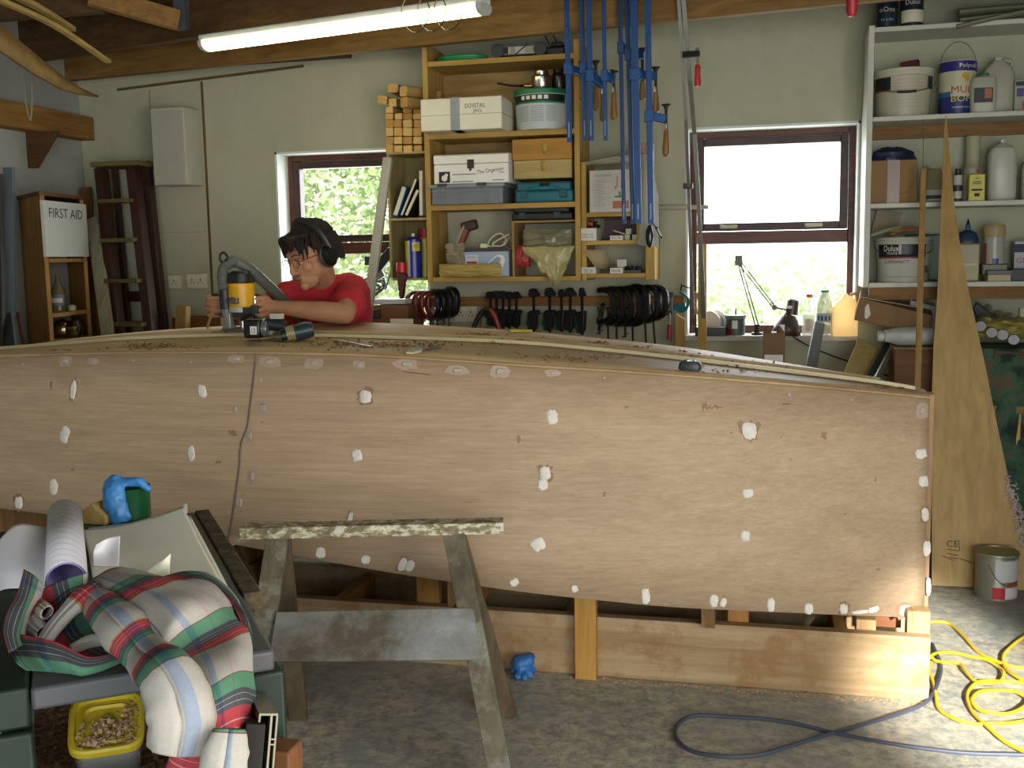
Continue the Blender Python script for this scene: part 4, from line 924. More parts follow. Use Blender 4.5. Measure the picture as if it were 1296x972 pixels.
# ================================================================== CLAMPS
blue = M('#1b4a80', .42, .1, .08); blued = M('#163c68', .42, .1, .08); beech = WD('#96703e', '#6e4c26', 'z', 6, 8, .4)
def sash_clamp(label, xt, xb, yb, width, hy, ex, ey, hb, ht_, pad, Y, dy, padtilt=0, mt=blue):
    """a hanging bar clamp: bar from the beam to yb; arm from (bar, hy) to (ex, ey); wooden handle hb..ht"""
    Y -= .09
    pb = W(xb, yb, Y); ptp = W(xt, 0, Y); dd = (ptp - pb); top = pb + dd * ((2.86 - pb.z) / dd.z)
    wd = width / 1340 * (pb - C0).length * 1.0
    t = thing('sash_clamp', label, 'clamp', pb, 0, 'blue sash clamps hanging from the beam')
    b = B(); b.beam(pb, top, wd, .008, (0, 1, 0)); b.beam(pb + Vector((0, -.008, 0)), top + Vector((0, -.008, 0)), wd * .35, .012, (0, 1, 0)); b.out('bar', mt, t, weld=False)
    b = B(); b.box(-wd * .12, wd * .12, -.0155, -.0142, .02, .09, Matrix.Translation(pb)); b.out('maker_mark', M('#7d98c0', .5), t)
    hx = xb + (xt - xb) * (yb - hy) / max(yb, 1); hc = W(hx, hy, Y)
    b = B(); b.box(-wd * .8, wd * .8, -.016, .012, -.03, .022, Matrix.Translation(hc)); b.out('slide_head', mt, t, bev=.003)
    e_ = W(ex, ey, Y + dy); e2 = e_ + Vector((0, 0, 0))
    b = B(); b.beam(hc + Vector((wd * .5, 0, -.005)), e2, .022, .038, (0, 0, 1)); b.out('arm', mt, t, bev=.004)
    zt = W(ex, pad, Y + dy).z; z1 = W(ex, ht_, Y + dy).z; z0 = W(ex, hb, Y + dy).z
    b = B(); b.cyl((e_.x, e_.y, z1), (e_.x, e_.y, zt), .0065, n=8); b.out('screw', M('#2e2b27', .45, .6), t)
    b = B(); b.cyl((e_.x, e_.y, z1 - .005), (e_.x, e_.y, z1 + .022), .009, .008); b.out('ferrule', chrome, t)
    L = z1 - z0
    b = B(); b.lathe([(.009, L), (.012, L * .85), (.0125, L * .6), (.017, L * .3), (.016, L * .08), (.008, 0)], (e_.x, e_.y, z0), 14); b.out('handle', beech, t)
    b = B(); b.m = T(e_.x, e_.y, zt, 0, 0, padtilt); b.cyl((0, 0, 0), (0, 0, .008), .02, n=16); b.cyl((0, 0, -.014), (0, 0, 0), .008, .012); b.out('pad', M('#26262a', .35, .5), t, bev=.002, weld=False)
    return t
sash_clamp('leftmost blue sash clamp, nearest the pine shelf upright', 717, 721, 180, 6.2, 86, 737, 93, 128, 100, 80, 5.02, .12)
sash_clamp('second blue sash clamp, with arm just right of the upright', 736, 740.5, 178, 5.5, 85, 754, 95, 140, 106, 79, 5.06, .12)
sash_clamp('third blue sash clamp, its arm slanting down to a hidden handle', 745, 748.5, 178, 6, 95, 763, 108, 154, 119, 104, 5.01, .06)
sash_clamp('fourth blue sash clamp with brown handle below a black pad', 764, 766.5, 178, 5, 95, 777, 101, 152, 117, 91, 5.02, .04, .2)
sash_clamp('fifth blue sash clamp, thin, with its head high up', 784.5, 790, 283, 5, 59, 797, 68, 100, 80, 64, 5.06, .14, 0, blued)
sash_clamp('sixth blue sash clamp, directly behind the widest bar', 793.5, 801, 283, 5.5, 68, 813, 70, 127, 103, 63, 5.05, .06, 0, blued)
sash_clamp('seventh and widest blue sash clamp with arm crossing the last bar', 802, 808, 283, 8.5, 93, 830, 96, 143, 116, 87, 5.0, .05)
sash_clamp('rightmost blue sash clamp with the lowest arm and handle', 819.5, 824, 283, 7.5, 146, 843, 151, 198, 163, 134, 4.97, .0)
# two long grey bar clamps
gb = M('#66655a', .4, .5, .08)
def longbar(label, pts, wpx, Y0, Y1, head=True):
    P = [W(x, y, Y0 + (Y1 - Y0) * i / (len(pts) - 1)) for i, (x, y) in enumerate(pts)]
    d0 = (P[0] - P[1]).normalized(); P[0] = P[0] + d0 * .15
    t = thing('bar_clamp', label, 'clamp', P[-1]); b = B()
    for a_, c_ in zip(P, P[1:]): b.beam(a_, c_ + (c_ - a_).normalized() * .004, wpx * .0039, .006, (0, 1, 0))
    b.out('bar', gb, t, weld=False)
    return t, P
t, P = longbar('long thin grey bar clamp beside the window, without handle', [(859, 0), (868, 150), (872, 250), (877, 402)], 4, 4.93, 5.3)
b = B(); c_ = W(871, 235, 5.17); b.box(-.024, .022, -.014, .012, -.014, .012, Matrix.Translation(c_)); b.out('stop', black, t, bev=.003)
t, P = longbar('long grey bar clamp with a red handle high beside the window', [(865, 0), (873, 100), (879, 170), (886, 290), (891, 402)], 5, 4.91, 5.28)
hc = W(870, 69, 4.95); e_ = W(883, 68, 4.93)
b = B(); b.beam(hc - Vector((.02, 0, 0)), e_ + Vector((.008, 0, 0)), .02, .026); b.out('arm', M('#2b2a2a', .4, .4), t, bev=.003)
b = B(); b.cyl((e_.x, e_.y, W(883, 84, 4.93).z), (e_.x, e_.y, W(883, 62, 4.93).z), .005, n=8); b.ball((e_.x, e_.y, W(883, 62, 4.93).z), .01, (1, 1, .6)); b.out('screw', M('#8a8677', .35, .8), t, weld=False)
z1, z0 = W(884, 82, 4.93).z, W(884, 109, 4.93).z
b = B(); b.lathe([(.009, z1 - z0), (.013, (z1 - z0) * .85), (.011, (z1 - z0) * .6), (.015, (z1 - z0) * .2), (.013, 0)], (e_.x, e_.y, z0), 14); b.out('handle', red, t)
X, Y_, z_, h_, r_ = cyl_rect(1071, 1086, -30, 22, 4.2); t = thing('hanging_red_handle', 'red handle hanging down from the roof beam above the shelves', 'clamp', (X, 4.2, z_))
b = B(); b.lathe([(.0, 0), (r_ * .6, .004), (r_, .02), (r_, h_), (r_ * .6, h_ + .02)], n=18); b.out('handle', M('#a8222c', .45), t, world=False)
b = B(); b.cyl((0, 0, h_), (0, 0, h_ + .3), .006); b.out('screw', M('#8a8677', .35, .8), t, world=False)
# grey batten / pipe across
b = B(); a_, c_ = W(832, 263, 5.57), W(897, 262, 5.57); b.beam((a_.x, 5.56, a_.z), (c_.x, 5.56, c_.z), .03, .022); o = b.out('conduit', M('#9a9985', .5), bev=.004); tag(o, 'short pale pipe fixed across the wall beside the window', 'pipe')
# clamp rail
x0, x1, a_, c_ = RC(577, 375, 866, 387, 5.57)
b = B(); b.box(W(513, 381, 5.57).x, x1, 5.56, 5.599, a_, c_); o = b.out('clamp_rail', WD('#9a713c', '#77542a', 'x'), bev=.003); tag(o, 'long wooden rail on the wall that the clamps hang from', 'rail')
RZ = c_
def gclamp_bm(h, dpt, r, bow=.02, flat=.55):
    """C frame in the y-z plane, opening towards the wall (+y)"""
    pts = [(0, dpt, h * .985), (0, dpt * .6, h * 1.0), (0, .01, h * .96), (0, -bow, h * .78), (0, -bow, h * .4), (0, .0, h * .16), (0, dpt * .5, h * .03), (0, dpt, 0)]
    return pts
def gclamp(label, px, yt, yb, ysc, col, yawa, Yc, group, r=.016, name='g_clamp', lean=0, tbar=True, fl=.6):
    zt, zb_ = W(px, yt, Yc).z, W(px, yb, Yc).z; h = zt - zb_; base = W(px, yb, Yc)
    t = thing(name, label, 'clamp', (base.x, Yc, zb_), yawa, group); dpt = .085
    b = B(); b.tube(gclamp_bm(h, dpt, r), r, 8, smooth=5, flat=fl); b.out('frame', col, t, world=False)
    zs_ = -(zb_ - W(px, ysc, Yc).z)
    b = B(); b.cyl((lean, dpt, zs_), (0, dpt, h * .45), .0055, n=8); b.cyl((0, dpt, h * .42), (0, dpt, h * .47), .012); b.out('screw', M('#3a3833', .35, .8), t, world=False, weld=False)
    b = B(); b.cyl((0, dpt, -.012), (0, dpt, .022), .014); b.out('boss', col, t, world=False, bev=.002)
    if tbar:
        b = B(); zz = zs_ + .012; b.cyl((-.022 + lean, dpt, zz - .01), (.022 + lean, dpt, zz + .01), .0035, n=6); b.out('t_bar', M('#6a675e', .35, .8), t, world=False)
    return t
redc = M('#6e1517', .45); blk = M('#191a1b', .35, .2)
g_ = 'red G clamps on the rail'
for i, (px_, lb) in enumerate(((520, 'nearest the window'), (529, 'second from the window'), (537, 'third from the window'), (545, 'next to the black clamps'))):
    gclamp(f'dark red G clamp on the rail, {lb}', px_, 370, 404, 412, redc, -.55, 5.46, g_, .017)
for i, (px_, lb) in enumerate(((553, 'first after the red ones'), (561, 'second after the red ones'), (569, 'third after the red ones'), (577, 'last of that cluster, head highest'))):
    gclamp(f'black G clamp on the rail, {lb}', px_, 368 - (3 if i == 3 else 0), 404 - i, 415, blk, .75, 5.45, 'black G clamps beside the red ones', .018)
for i, (px_, yt, yb_, ys, ln) in enumerate(((773, 367, 408, 424, 0), (784, 366, 410, 430, 0), (795, 366, 411, 430, 0), (806, 365, 411, 428, .0), (815, 363, 411, 433, .005), (829, 364, 407, 436, .012), (839, 364, 404, 438, .02))):
    nm = ['first', 'second', 'third', 'fourth', 'fifth', 'sixth', 'seventh and last'][i]
    t = gclamp(f'big black G clamp on the right of the rail, {nm} along', px_, yt, yb_, ys, blk, .9 if i < 5 else .8, 5.40, 'big black G clamps', .019, lean=ln, tbar=(i in (0, 3)), fl=.8)
# bar clamps with T heads (small cluster)
def quick(label, px, yt, yb, Y, headw, mt1, mt2, grip, group):
    p = W(px, yb, Y); zt = W(px, yt, Y).z; h = zt - p.z
    t = thing('quick_clamp', label, 'clamp', (p.x, Y, p.z), -.3, group)
    b = B(); b.box(-.007, .007, -.003, .003, .0, h * .9); b.out('bar', M('#2c2c2c', .4, .6), t, world=False)
    b = B(); b.prism([(-headw * .75, h * .86), (-headw * .6, h * .97), (-headw * .25, h), (headw * .3, h), (headw * .6, h * .93), (headw, h * .87), (headw * .95, h * .82), (headw * .3, h * .82), (-headw * .5, h * .8)], -.014, .014); b.out('fixed_jaw', mt1, t, world=False, bev=.003)
    b = B(); b.prism([(-.02, h * .5), (.025, h * .52), (headw, h * .47), (headw, h * .42), (.02, h * .38), (.016, h * .1), (.0, h * .03), (-.02, h * .05), (-.022, h * .2), (-.034, h * .36), (-.034, h * .44)], -.016, .016); b.out('grip_body', mt1, t, world=False, bev=.005)
    if grip:
        b = B(); b.prism([(-.026, h * .34), (-.036, h * .36), (-.045, h * .2), (-.03, h * .04), (-.02, h * .06)], -.01, .01); b.out('trigger', mt2, t, world=False, bev=.003)
    return t
for i, (px_, yt, yb_) in enumerate(((621, 369, 413), (629, 368, 415), (637, 368, 416), (645, 369, 416), (654, 369, 416))):
    quick(['small black bar clamp, first from the socket', 'small black bar clamp, second from the socket', 'small black bar clamp, middle of five', 'small black bar clamp, fourth of five', 'small black bar clamp, last before the pistol clamps'][i], px_, yt, yb_, 5.5, .03, blk, blk, False, 'small black bar clamps')
grn = M('#14463f', .4)
for i, (px_, yt, yb_, big) in enumerate(((676, 365, 421, 1), (696, 364, 421, 1), (711, 366, 420, 0), (722, 364, 421, 1), (737, 364, 424, 0))):
    quick(['pistol clamp with dark green grip, first after the small clamps', 'pistol clamp with the brightest green trigger', 'narrow pistol clamp in the middle of five', 'pistol clamp with wide jaw, fourth of five', 'pistol clamp hanging nearest the big black clamps'][i], px_, yt, yb_, 5.46, .035 if big else .02, M('#161b1a', .4), grn, True, 'pistol grip clamps')
# pliers / red black clamp behind boat, small screw clamp, red-handled clamp, teal mitre clamp
t = thing('spring_clamp', 'black and red arched spring clamp in front of the socket', 'clamp', W(612, 414, 5.35))
b = B(); b.tube([W(598, 420, 5.35), W(604, 404, 5.35), W(612, 393, 5.35), (W(622, 392, 5.35)), W(628, 400, 5.35)], [.012, .014, .015], 8, smooth=5); b.out('arm', black, t)
b = B(); b.tube([W(620, 392, 5.33), W(626, 400, 5.33), W(633, 420, 5.33)], .013, 8, smooth=4); b.out('arm', dred, t)
b = B(); b.cyl(W(612, 402, 5.37), W(612, 416, 5.37), .018); b.out('jaw_pad', M('#6b6a44'), t)
t = thing('screw_clamp', 'small upright threaded clamp hanging left of the big black clamps', 'clamp', W(761, 414, 5.5))
b = B(); b.cyl(W(758, 418, 5.5), W(763, 386, 5.5), .009); b.ball(W(763, 386, 5.5), .012); b.cyl(W(759, 410, 5.49), W(764, 405, 5.49), .014); b.out('screw', blk, t, weld=False)
t = thing('f_clamp', 'slim F clamp with red handle beside the teal clamp', 'clamp', W(849, 430, 5.5)); px_ = 850
b = B(); b.beam(W(849, 432, 5.5), W(851, 372, 5.5), .009, .005, (0, 1, 0)); b.out('bar', gb, t)
b = B(); b.box(-.018, .014, -.012, .012, -.012, .012, Matrix.Translation(W(849, 373, 5.49))); b.out('fixed_jaw', black, t, bev=.003)
b = B(); b.box(-.018, .014, -.012, .012, -.012, .012, Matrix.Translation(W(848, 396, 5.49))); b.out('sliding_jaw', black, t, bev=.003)
b = B(); b.cyl(W(847, 430, 5.48), W(847.5, 411, 5.48), .012); b.out('handle', M('#8e1f26', .4), t, bev=.003)
b = B(); b.cyl(W(847.5, 411, 5.48), W(848, 396, 5.48), .005, n=8); b.out('screw', chrome, t)
teal = M('#1f7480', .45)
t = thing('corner_clamp', 'teal corner clamp gripping the right end of the rail', 'clamp', W(864, 386, 5.47))
b = B(); b.tube([W(855, 391, 5.46), W(862, 394, 5.45), W(869, 390, 5.44), W(871, 380, 5.44), W(866, 372, 5.45), W(861, 370, 5.46)], .013, 6, smooth=4, flat=.6); b.out('frame', teal, t)
b = B(); b.beam(W(853, 389, 5.46), W(868, 387, 5.45), .02, .03); b.out('jaw', M('#1a6470', .45), t, bev=.003)
b = B(); b.cyl(W(861, 371, 5.46), W(863, 360, 5.46), .004, n=6); b.cyl(W(862, 361, 5.46), W(877, 366, 5.42), .003, n=6); b.out('screw', blk, t, weld=False)
# sockets
def socket(px0, py0, px1, py1, label, gangs):
    x0, x1, a_, c_ = RC(px0, py0, px1, py1, 5.58); t = thing('wall_socket', label, 'socket', ((x0 + x1) / 2, 5.59, a_))
    w_, h_ = x1 - x0, c_ - a_
    b = B(); b.box(-w_ / 2, w_ / 2, -.012, .009, 0, h_); b.out('plate', cream, t, world=False, bev=.003)
    for g in range(gangs):
        gx = (g - (gangs - 1) / 2) * w_ * .42
        b = B(); s_ = .0045
        b.box(gx - s_ * .6, gx + s_ * .6, -.0132, -.0118, h_ * .52, h_ * .66); b.box(gx - .014, gx - .008, -.0132, -.0118, h_ * .36, h_ * .42); b.box(gx + .008, gx + .014, -.0132, -.0118, h_ * .36, h_ * .42)
        b.out('pin_holes', ink, t, world=False, smooth=False, weld=False)
        b = B(); b.box(gx + w_ * .13 - .004, gx + w_ * .13 + .004, -.0165, -.0118, h_ * .7, h_ * .86); b.out('switch', white, t, world=False, bev=.001)
socket(213, 348.5, 228, 365, 'single white wall socket near the stepladder', 1)
socket(236, 346.5, 261, 365, 'double white wall socket by the board joint', 2)
socket(575, 386, 604, 408, 'double white socket below the clamp rail', 2)
# ================================================================== RIGHT-HAND SHELVES
shw = M('#c3c2b2', .55, 0, .05)
RY = 5.32; RX0 = W(1096, 200, RY).x; RX1 = 1.88
RS = [W(1150, 32, RY).z, W(1150, 146, RY).z, W(1150, 256.5, RY).z, W(1150, 357.5, RY).z]
r = thing('white_shelf_unit', 'white painted open shelves filled with paint and bottles', 'shelf unit', ((RX0 + RX1) / 2, 5.46, RS[3] - .02))
b = B(); b.box(RX0, RX0 + .026, RY, 5.599, RS[3] - .022, RS[0] + .01); b.out('side_panel', shw, r, bev=.002)
for i, z in enumerate(RS):
    b = B(); b.box(RX0 + .026, RX1, RY, 5.599, z - .022, z); b.out('shelf', shw, r, bev=.002)
for i in (1, 3):
    b = B(); b.box(RX0 + .03, RX1, RY + .03 if i == 3 else 5.57, RY + .05 if i == 3 else 5.599, RS[i] - .022 - .06, RS[i] - .0225); b.out('bearer', WD('#8c6838', '#694a24', 'x'), r)
def put(px0, px1, yt, yb, Y, z=None, hk=1.0):
    X, Y_, zb_, h_, r_ = cyl_rect(px0, px1, yt, yb, Y)
    return X, Y_, (zb_ if z is None else z), h_ * hk, r_
# top shelf: two tins
for px, lb, body, nm in (((1108, 1136), 'dark paint tin with pale lettering, first on the top white shelf', 'oOne', 0), ((1139, 1169), 'dark paint tin with cream label, second on the top white shelf', 'Dulux', 1)):
    X, Y_, z, h_, r_ = put(px[0], px[1], 0, 32, 5.40, RS[0]); h_ = .17
    t = thing('paint_tin', lb, 'paint tin', (X, Y_, z)); b = B(); b.lathe([(r_, 0), (r_, h_), (r_ * .94, h_), (r_ * .9, h_ - .006), (0, h_ - .006)]); b.out('tin', M('#1c2733', .35), t, world=False)
    if nm: patch_cyl((0, 0, 0), r_ * 1.01, .02, .075, -1.2, 1.4, cream, t); text_cyl('Dulux', (0, 0, .11), r_ * 1.02, .07, .022, white, t)
    else: text_cyl('oOne', (0, 0, .085), r_ * 1.02, .075, .022, cream, t); text_cyl('trade', (0, 0, .04), r_ * 1.02, .06, .014, M('#7fa6b8'), t)
b = B(); a_, c_ = W(1208, 33, 5.3), W(1300, 8, 5.3)
for k, (p, q, w_) in enumerate((((1210, 36), (1250, 19), .006), ((1250, 19), (1330, 3), .006))): pass
t = thing('folded_sheeting', 'grey-green rolled sheeting lying on the top white shelf', 'sheeting', W(1250, 32, 5.4)); mtl = M('#75785c', .5)
for y0, y1, x0, x1, rr, yy in ((16, 8, 1213, 1330, .03, 5.42), (26, 14, 1214, 1330, .022, 5.36), (34, 10, 1211, 1320, .018, 5.3)):
    b = B(); b.tube([W(x0, y0, yy), W((x0 + x1) / 2, (y0 + y1) / 2 - 1, yy), W(x1, y1, yy)], rr, 10, smooth=4, flat=.6); b.out('sheet_fold', mtl, t)
# second shelf: big bucket, roll, Polycell tin, small can, big jug, coloured pack
X, Y_, z, h_, r_ = put(1105, 1182, 90, 147, 5.46, RS[1]); h_ = .225; r_ *= .98
t = thing('paint_bucket', 'big white round bucket with wire handle on the second white shelf', 'bucket', (X, 5.47, z))
def bucket(t, r_, h_, mt, lidmt):
    b = B(); b.lathe([(r_ * .86, 0), (r_ * .89, .005), (r_ * .97, h_ * .84), (r_ * .97, h_ * .84)], n=40); b.out('body', mt, t, world=False)
    b = B(); b.lathe([(r_ * .97, h_ * .83), (r_ * 1.01, h_ * .84), (r_ * 1.0, h_ * .92), (r_ * 1.03, h_ * .925), (r_ * 1.03, h_ * .98), (r_ * .97, h_), (r_ * .93, h_ * .97), (0, h_ * .965)], n=40); b.out('lid', lidmt, t, world=False)
def bail(t, r_, zz, drop, mt, grip=True):
    pts = [(r_ * 1.03 * math.sin(a_), -r_ * (.15 + .93 * math.cos(a_)), zz - drop * math.cos(a_)) for a_ in [(-PI / 2) + PI * i / 12 for i in range(13)]]
    b = B(); b.tube(pts, .002, 5); b.out('wire_handle', mt, t, world=False)
    if grip: b = B(); b.tube([(r_ * 1.06 * math.sin(a_), -r_ * (.15 + .95 * math.cos(a_)), zz - drop * math.cos(a_)) for a_ in (-.3, -.1, .1, .3)], .006, 8); b.out('hand_grip', ink, t, world=False)
bucket(t, r_, h_, M('#b8b59a', .45, 0, .05), M('#c4c2aa', .45, 0, .05)); bail(t, r_, h_ * .72, h_ * .24, M('#4b493f', .4, .6))
patch_cyl((0, 0, 0), r_ * .975, h_ * .56, h_ * .82, -1.35, -.55, M('#1c2420', .5), t, r1=r_ * .98); patch_cyl((0, 0, 0), r_ * .977, h_ * .56, h_ * .82, .85, 1.25, M('#2c3540', .5), t, r1=r_ * .983)
patch_cyl((0, 0, 0), r_ * .973, h_ * .53, h_ * .56, -1.35, -.55, M('#a8504a', .5), t)
for k in range(9):
    patch_cyl((0, 0, 0), r_ * (.93 + .005 * k) , h_ * (.2 + .068 * k), h_ * (.205 + .068 * k), -.5, .75 - .1 * (k % 3), M('#8c8a78', .6), t, 'small_print', n=8)
t = thing('cardboard_tube', 'short maroon tube lying on the lid of the big bucket', 'tube', (X + .02, 5.40, z + h_ + .002))
b = B(); 
for r0_, r1_ in ((.016, .016),): b.tube([(-.035, .03, .016), (.03, -.03, .016)], .016, 14, cap=False); b.tube([(-.035, .03, .016), (.03, -.03, .016)], .013, 14, cap=False)
b.out('tube', M('#6b2f3e', .5), t, world=False, weld=False)
X, Y_, z, h_, r_ = put(1187, 1236, 83, 143, 5.44, RS[1]); h_ = .245; r_ *= .97
t = thing('filler_tin', 'blue and cream Polycell tin with raised wire handle', 'tin', (X, 5.44, z)); t['label'] = 'blue and cream tin with raised wire handle and red lettering'
b = B(); b.lathe([(r_, 0), (r_, h_), (r_ * .95, h_), (r_ * .93, h_ - .008), (0, h_ - .008)], n=40); b.out('tin', M('#c2bf9c', .4, 0, .04), t, world=False)
patch_cyl((0, 0, 0), r_ * 1.005, h_ * .80, h_ * .985, -1.5, 1.5, M('#26226e', .4), t, 'blue_band'); patch_cyl((0, 0, 0), r_ * 1.004, .004, h_ * .33, -1.5, 1.5, M('#1c2a6a', .4), t, 'blue_band')
patch_cyl((0, 0, 0), r_ * 1.003, h_ * .33, h_ * .43, -1.5, -.5, M('#2e6a84', .4), t, 'blue_band')
text_cyl('Polycell', (0, 0, h_ * .885), r_ * 1.02, r_ * 1.05, h_ * .1, white, t, -PI / 2 + .45)
text_cyl('MULTI', (0, 0, h_ * .455), r_ * 1.02, r_ * 1.65, h_ * .13, red, t, -PI / 2 + .35); text_cyl('BOND', (0, 0, h_ * .29), r_ * 1.025, r_ * 1.65, h_ * .11, M('#d8c93a', .4), t, -PI / 2 + .35)
text_cyl('INTERIOR FILLER', (0, 0, h_ * .13), r_ * 1.02, r_ * 1.0, h_ * .035, cream, t, -PI / 2 + .1)
b = B(); tk = [(-.035, .012), (-.02, .03), (-.008, .018), (.035, .055), (-.005, -.02)]
b._add([Vector((r_ * 1.02 * math.cos(-PI / 2 + .45 + x / r_), r_ * 1.02 * math.sin(-PI / 2 + .45 + x / r_), h_ * .66 + zz)) for x, zz in tk], [(0, 1, 2, 4), (2, 3, 4)]); b.out('tick_mark', M('#c9a32c', .4), t, world=False, smooth=False, weld=False)
pts = [(r_ * 1.03 * math.sin(a_), -.0, h_ * .8 + r_ * 1.75 * math.cos(a_)) for a_ in [(-PI / 2) + PI * i / 14 for i in range(15)]]
b = B(); b.tube(pts, .002, 5); b.out('wire_handle', M('#5a5848', .4, .6), t, world=False)
def jug(name, label, px0, px1, yt, yb, Y, z, mt, dp=.6, cap=None, capm=None, squ=3.5, hk=1.0, shoulder=.72, handle=True, neckr=.28, ox=0):
    X, Y_, zb_, h_, r_ = put(px0, px1, yt, yb, Y, z); h_ *= hk
    t = thing(name, label, 'bottle', (X, Y, zb_)); b = B()
    m = Matrix.Diagonal((1, dp, 1, 1))
    sqf = 1 / (2 ** (-1 / squ) * 2 ** .5) if False else 1
    b.lathe([(r_ * .85, 0), (r_ * .95, .01), (r_ * .95, h_ * shoulder), (r_ * .8, h_ * (shoulder + .1)), (r_ * neckr * 1.3, h_ * .93), (r_ * neckr, h_ * .94), (r_ * neckr, h_ * .985), (0, h_ * .985)], n=32, m=m, sq=squ if squ else None); b.out('body', mt, t, world=False)
    if handle:
        b = B(); b.tube([(r_ * .3, 0, h_ * .93), (r_ * .75, 0, h_ * .9), (r_ * .8, 0, h_ * .8)], r_ * .13, 8, smooth=3); b.out('handle', mt, t, world=False)
    if capm: b = B(); b.cyl((0, 0, h_ * .95), (0, 0, h_), r_ * neckr * 1.25); b.out('cap', capm, t, world=False, bev=.001)
    return t, h_, r_
milk = M('#a9a78c', .4, 0, .05); milkw = M('#bdbcaa', .35, 0, .05)
t, h_, r_ = jug('small_jerrycan', 'small white can with green cap in front of the blue tin', 1227, 1262, 94, 144, 5.36, RS[1], M('#aeae98', .45), .55, 1, M('#1f7a48', .4), shoulder=.8)
b = B(); b.box(-r_ * .75, r_ * .6, -r_ * .56, -r_ * .5, h_ * .25, h_ * .62); b.out('printed_label', M('#2a2c28', .5), t, world=False); b = B(); b.box(-r_ * .0, r_ * .5, -r_ * .575, -r_ * .55, h_ * .35, h_ * .6); b.out('printed_label', M('#a3633c', .5), t, world=False)
jug('plastic_jug', 'large white plastic jug with moulded handle behind the small can', 1242, 1284, 68, 142, 5.47, RS[1], M('#b0ad96', .45), .6, shoulder=.7, neckr=.25)
t, w_, D, hh, o = boxthing('coloured_pack', 'colourful pack at the end of the second white shelf', 'carton', (1284, 100, 1310, 142), 5.42, .06, M('#a9a894'), .003, 0, RS[1])
for k, (cc, a0_, a1_, b0_, b1_) in enumerate((('#5b4a86', -.4, -.05, .5, .75), ('#2f7a4c', 0, .3, .4, .6), ('#b0603a', -.1, .2, .1, .35), ('#33406e', .1, .4, .12, .3), ('#2c3a34', -.45, .4, .82, .95))):
    b = B(); b.box(w_ * a0_, w_ * a1_, -D / 2 - .001 - k * .0002, -D / 2, hh * b0_, hh * b1_); b.out('printed_label', M(cc), t, world=False)
# third shelf: cardboard box with blue bag, clear jar, small bottles, yellow tin, white jug
cardb = M('#8c6a3e', .75, 0, .08, 5)
t, w_, D, hh, o = boxthing('cardboard_box', 'brown cardboard box with brown tape holding a navy bag', 'box', (1101, 201, 1161, 256), 5.36, .19, cardb, .003, 0, RS[2])
b = B(); b.box(-w_ * .13, w_ * .13, -D / 2 - .001, -D / 2, 0, hh); b.out('tape', M('#7b5f3c', .3), t, world=False)
b = B(); b.box(-w_ * .07, w_ * .02, -D / 2 - .0016, -D / 2 - .001, hh * .04, hh * .26); b.out('printed_label', M('#a8a088', .5), t, world=False)
b = B(); b.tube([(w_ * .12, -D / 2 - .001, hh * .22), (w_ * .25, -D / 2 - .001, hh * .24), (w_ * .34, -D / 2 - .001, hh * .34), (w_ * .4, -D / 2 - .001, hh * .48)], .0025, 5, smooth=4, flat=.3); b.out('smile_mark', M('#3e2f22'), t, world=False)
def pile(name, label, cat, c, sx, sy, sz, mt, seed, amp=.25, n=30):
    b = B(); b.ball((0, 0, 0), 1, (1, 1, 1), n)
    for v in b.bm.verts:
        d_ = v.co.normalized(); k = 1 + amp * noise.noise(d_ * 2.2 + Vector((seed, 0, 0))) + amp * .5 * noise.noise(d_ * 5 + Vector((0, seed, 0)))
        v.co = Vector((c[0] + d_.x * sx * k, c[1] + d_.y * sy * k, c[2] + max(d_.z, -.35) * sz * k))
    o = b.out(name, mt); return tag(o, label, cat)
p = t.location
pile('navy_bag', 'navy blue bag bulging out of the taped cardboard box', 'bag', (p.x, p.y, RS[2] + hh + .005), w_ * .50, D * .45, .062, M('#16243f', .5), 4)
X, Y_, z, h_, r_ = put(1169, 1194, 206, 256, 5.42, RS[2])
t = thing('glass_jar', 'clear jar with label between the cardboard box and the plywood', 'jar', (X, 5.42, z)); h_ = .17
b = B(); b.lathe([(r_, 0), (r_, h_ * .75), (r_ * .7, h_ * .9), (r_ * .7, h_ * .95)]); b.out('jar', GLASS('jarg', '#8f8f62', .55, .15), t, world=False)
patch_cyl((0, 0, 0), r_ * 1.01, h_ * .05, h_ * .35, -1.2, 1.2, M('#a9a998'), t); patch_cyl((0, 0, 0), r_ * 1.02, h_ * .1, h_ * .2, -.9, .9, M('#303436'), t)
b = B(); b.lathe([(r_ * .75, h_ * .93), (r_ * .75, h_), (0, h_)]); b.out('lid', milk, t, world=False)
for i, (px, yt, lb, cc) in enumerate((((1206, 1218), 213, 'small black and white bottle right of the plywood tip', '#2a2826'), ((1219, 1240), 212, 'red and white tin behind the yellow tin', '#a9a48c'))):
    X, Y_, z, h_, r_ = put(px[0], px[1], yt, 255, 5.44 if i else 5.38, RS[2]); t = thing('small_tin', lb, 'tin', (X, Y_, z))
    b = B(); b.lathe([(r_, 0), (r_, h_ * .8), (r_ * .6 if not i else r_, h_ * .84), (r_ * .6 if not i else r_, h_), (0, h_)]); b.out('tin', M(cc, .45), t, world=False)
    patch_cyl((0, 0, 0), r_ * 1.02, h_ * .5, h_ * .8, -1.2, 1.2, M('#b4b2a2'), t); patch_cyl((0, 0, 0), r_ * 1.02, h_ * .1, h_ * .32, -1.1, 1.1, M('#b4b2a2'), t)
    if i: b = B(); b.ball((r_ * .55, -r_ * .9, h_ * .9), .008, (1, .4, 1)); b.out('red_dot', red, t, world=False)
t, w_, D, hh, o = boxthing('yellow_tin', 'flat yellow tin with black band on the third white shelf', 'tin', (1226, 219.5, 1247, 254), 5.345, .05, M('#c0b22a', .4), .004, 0, RS[2])
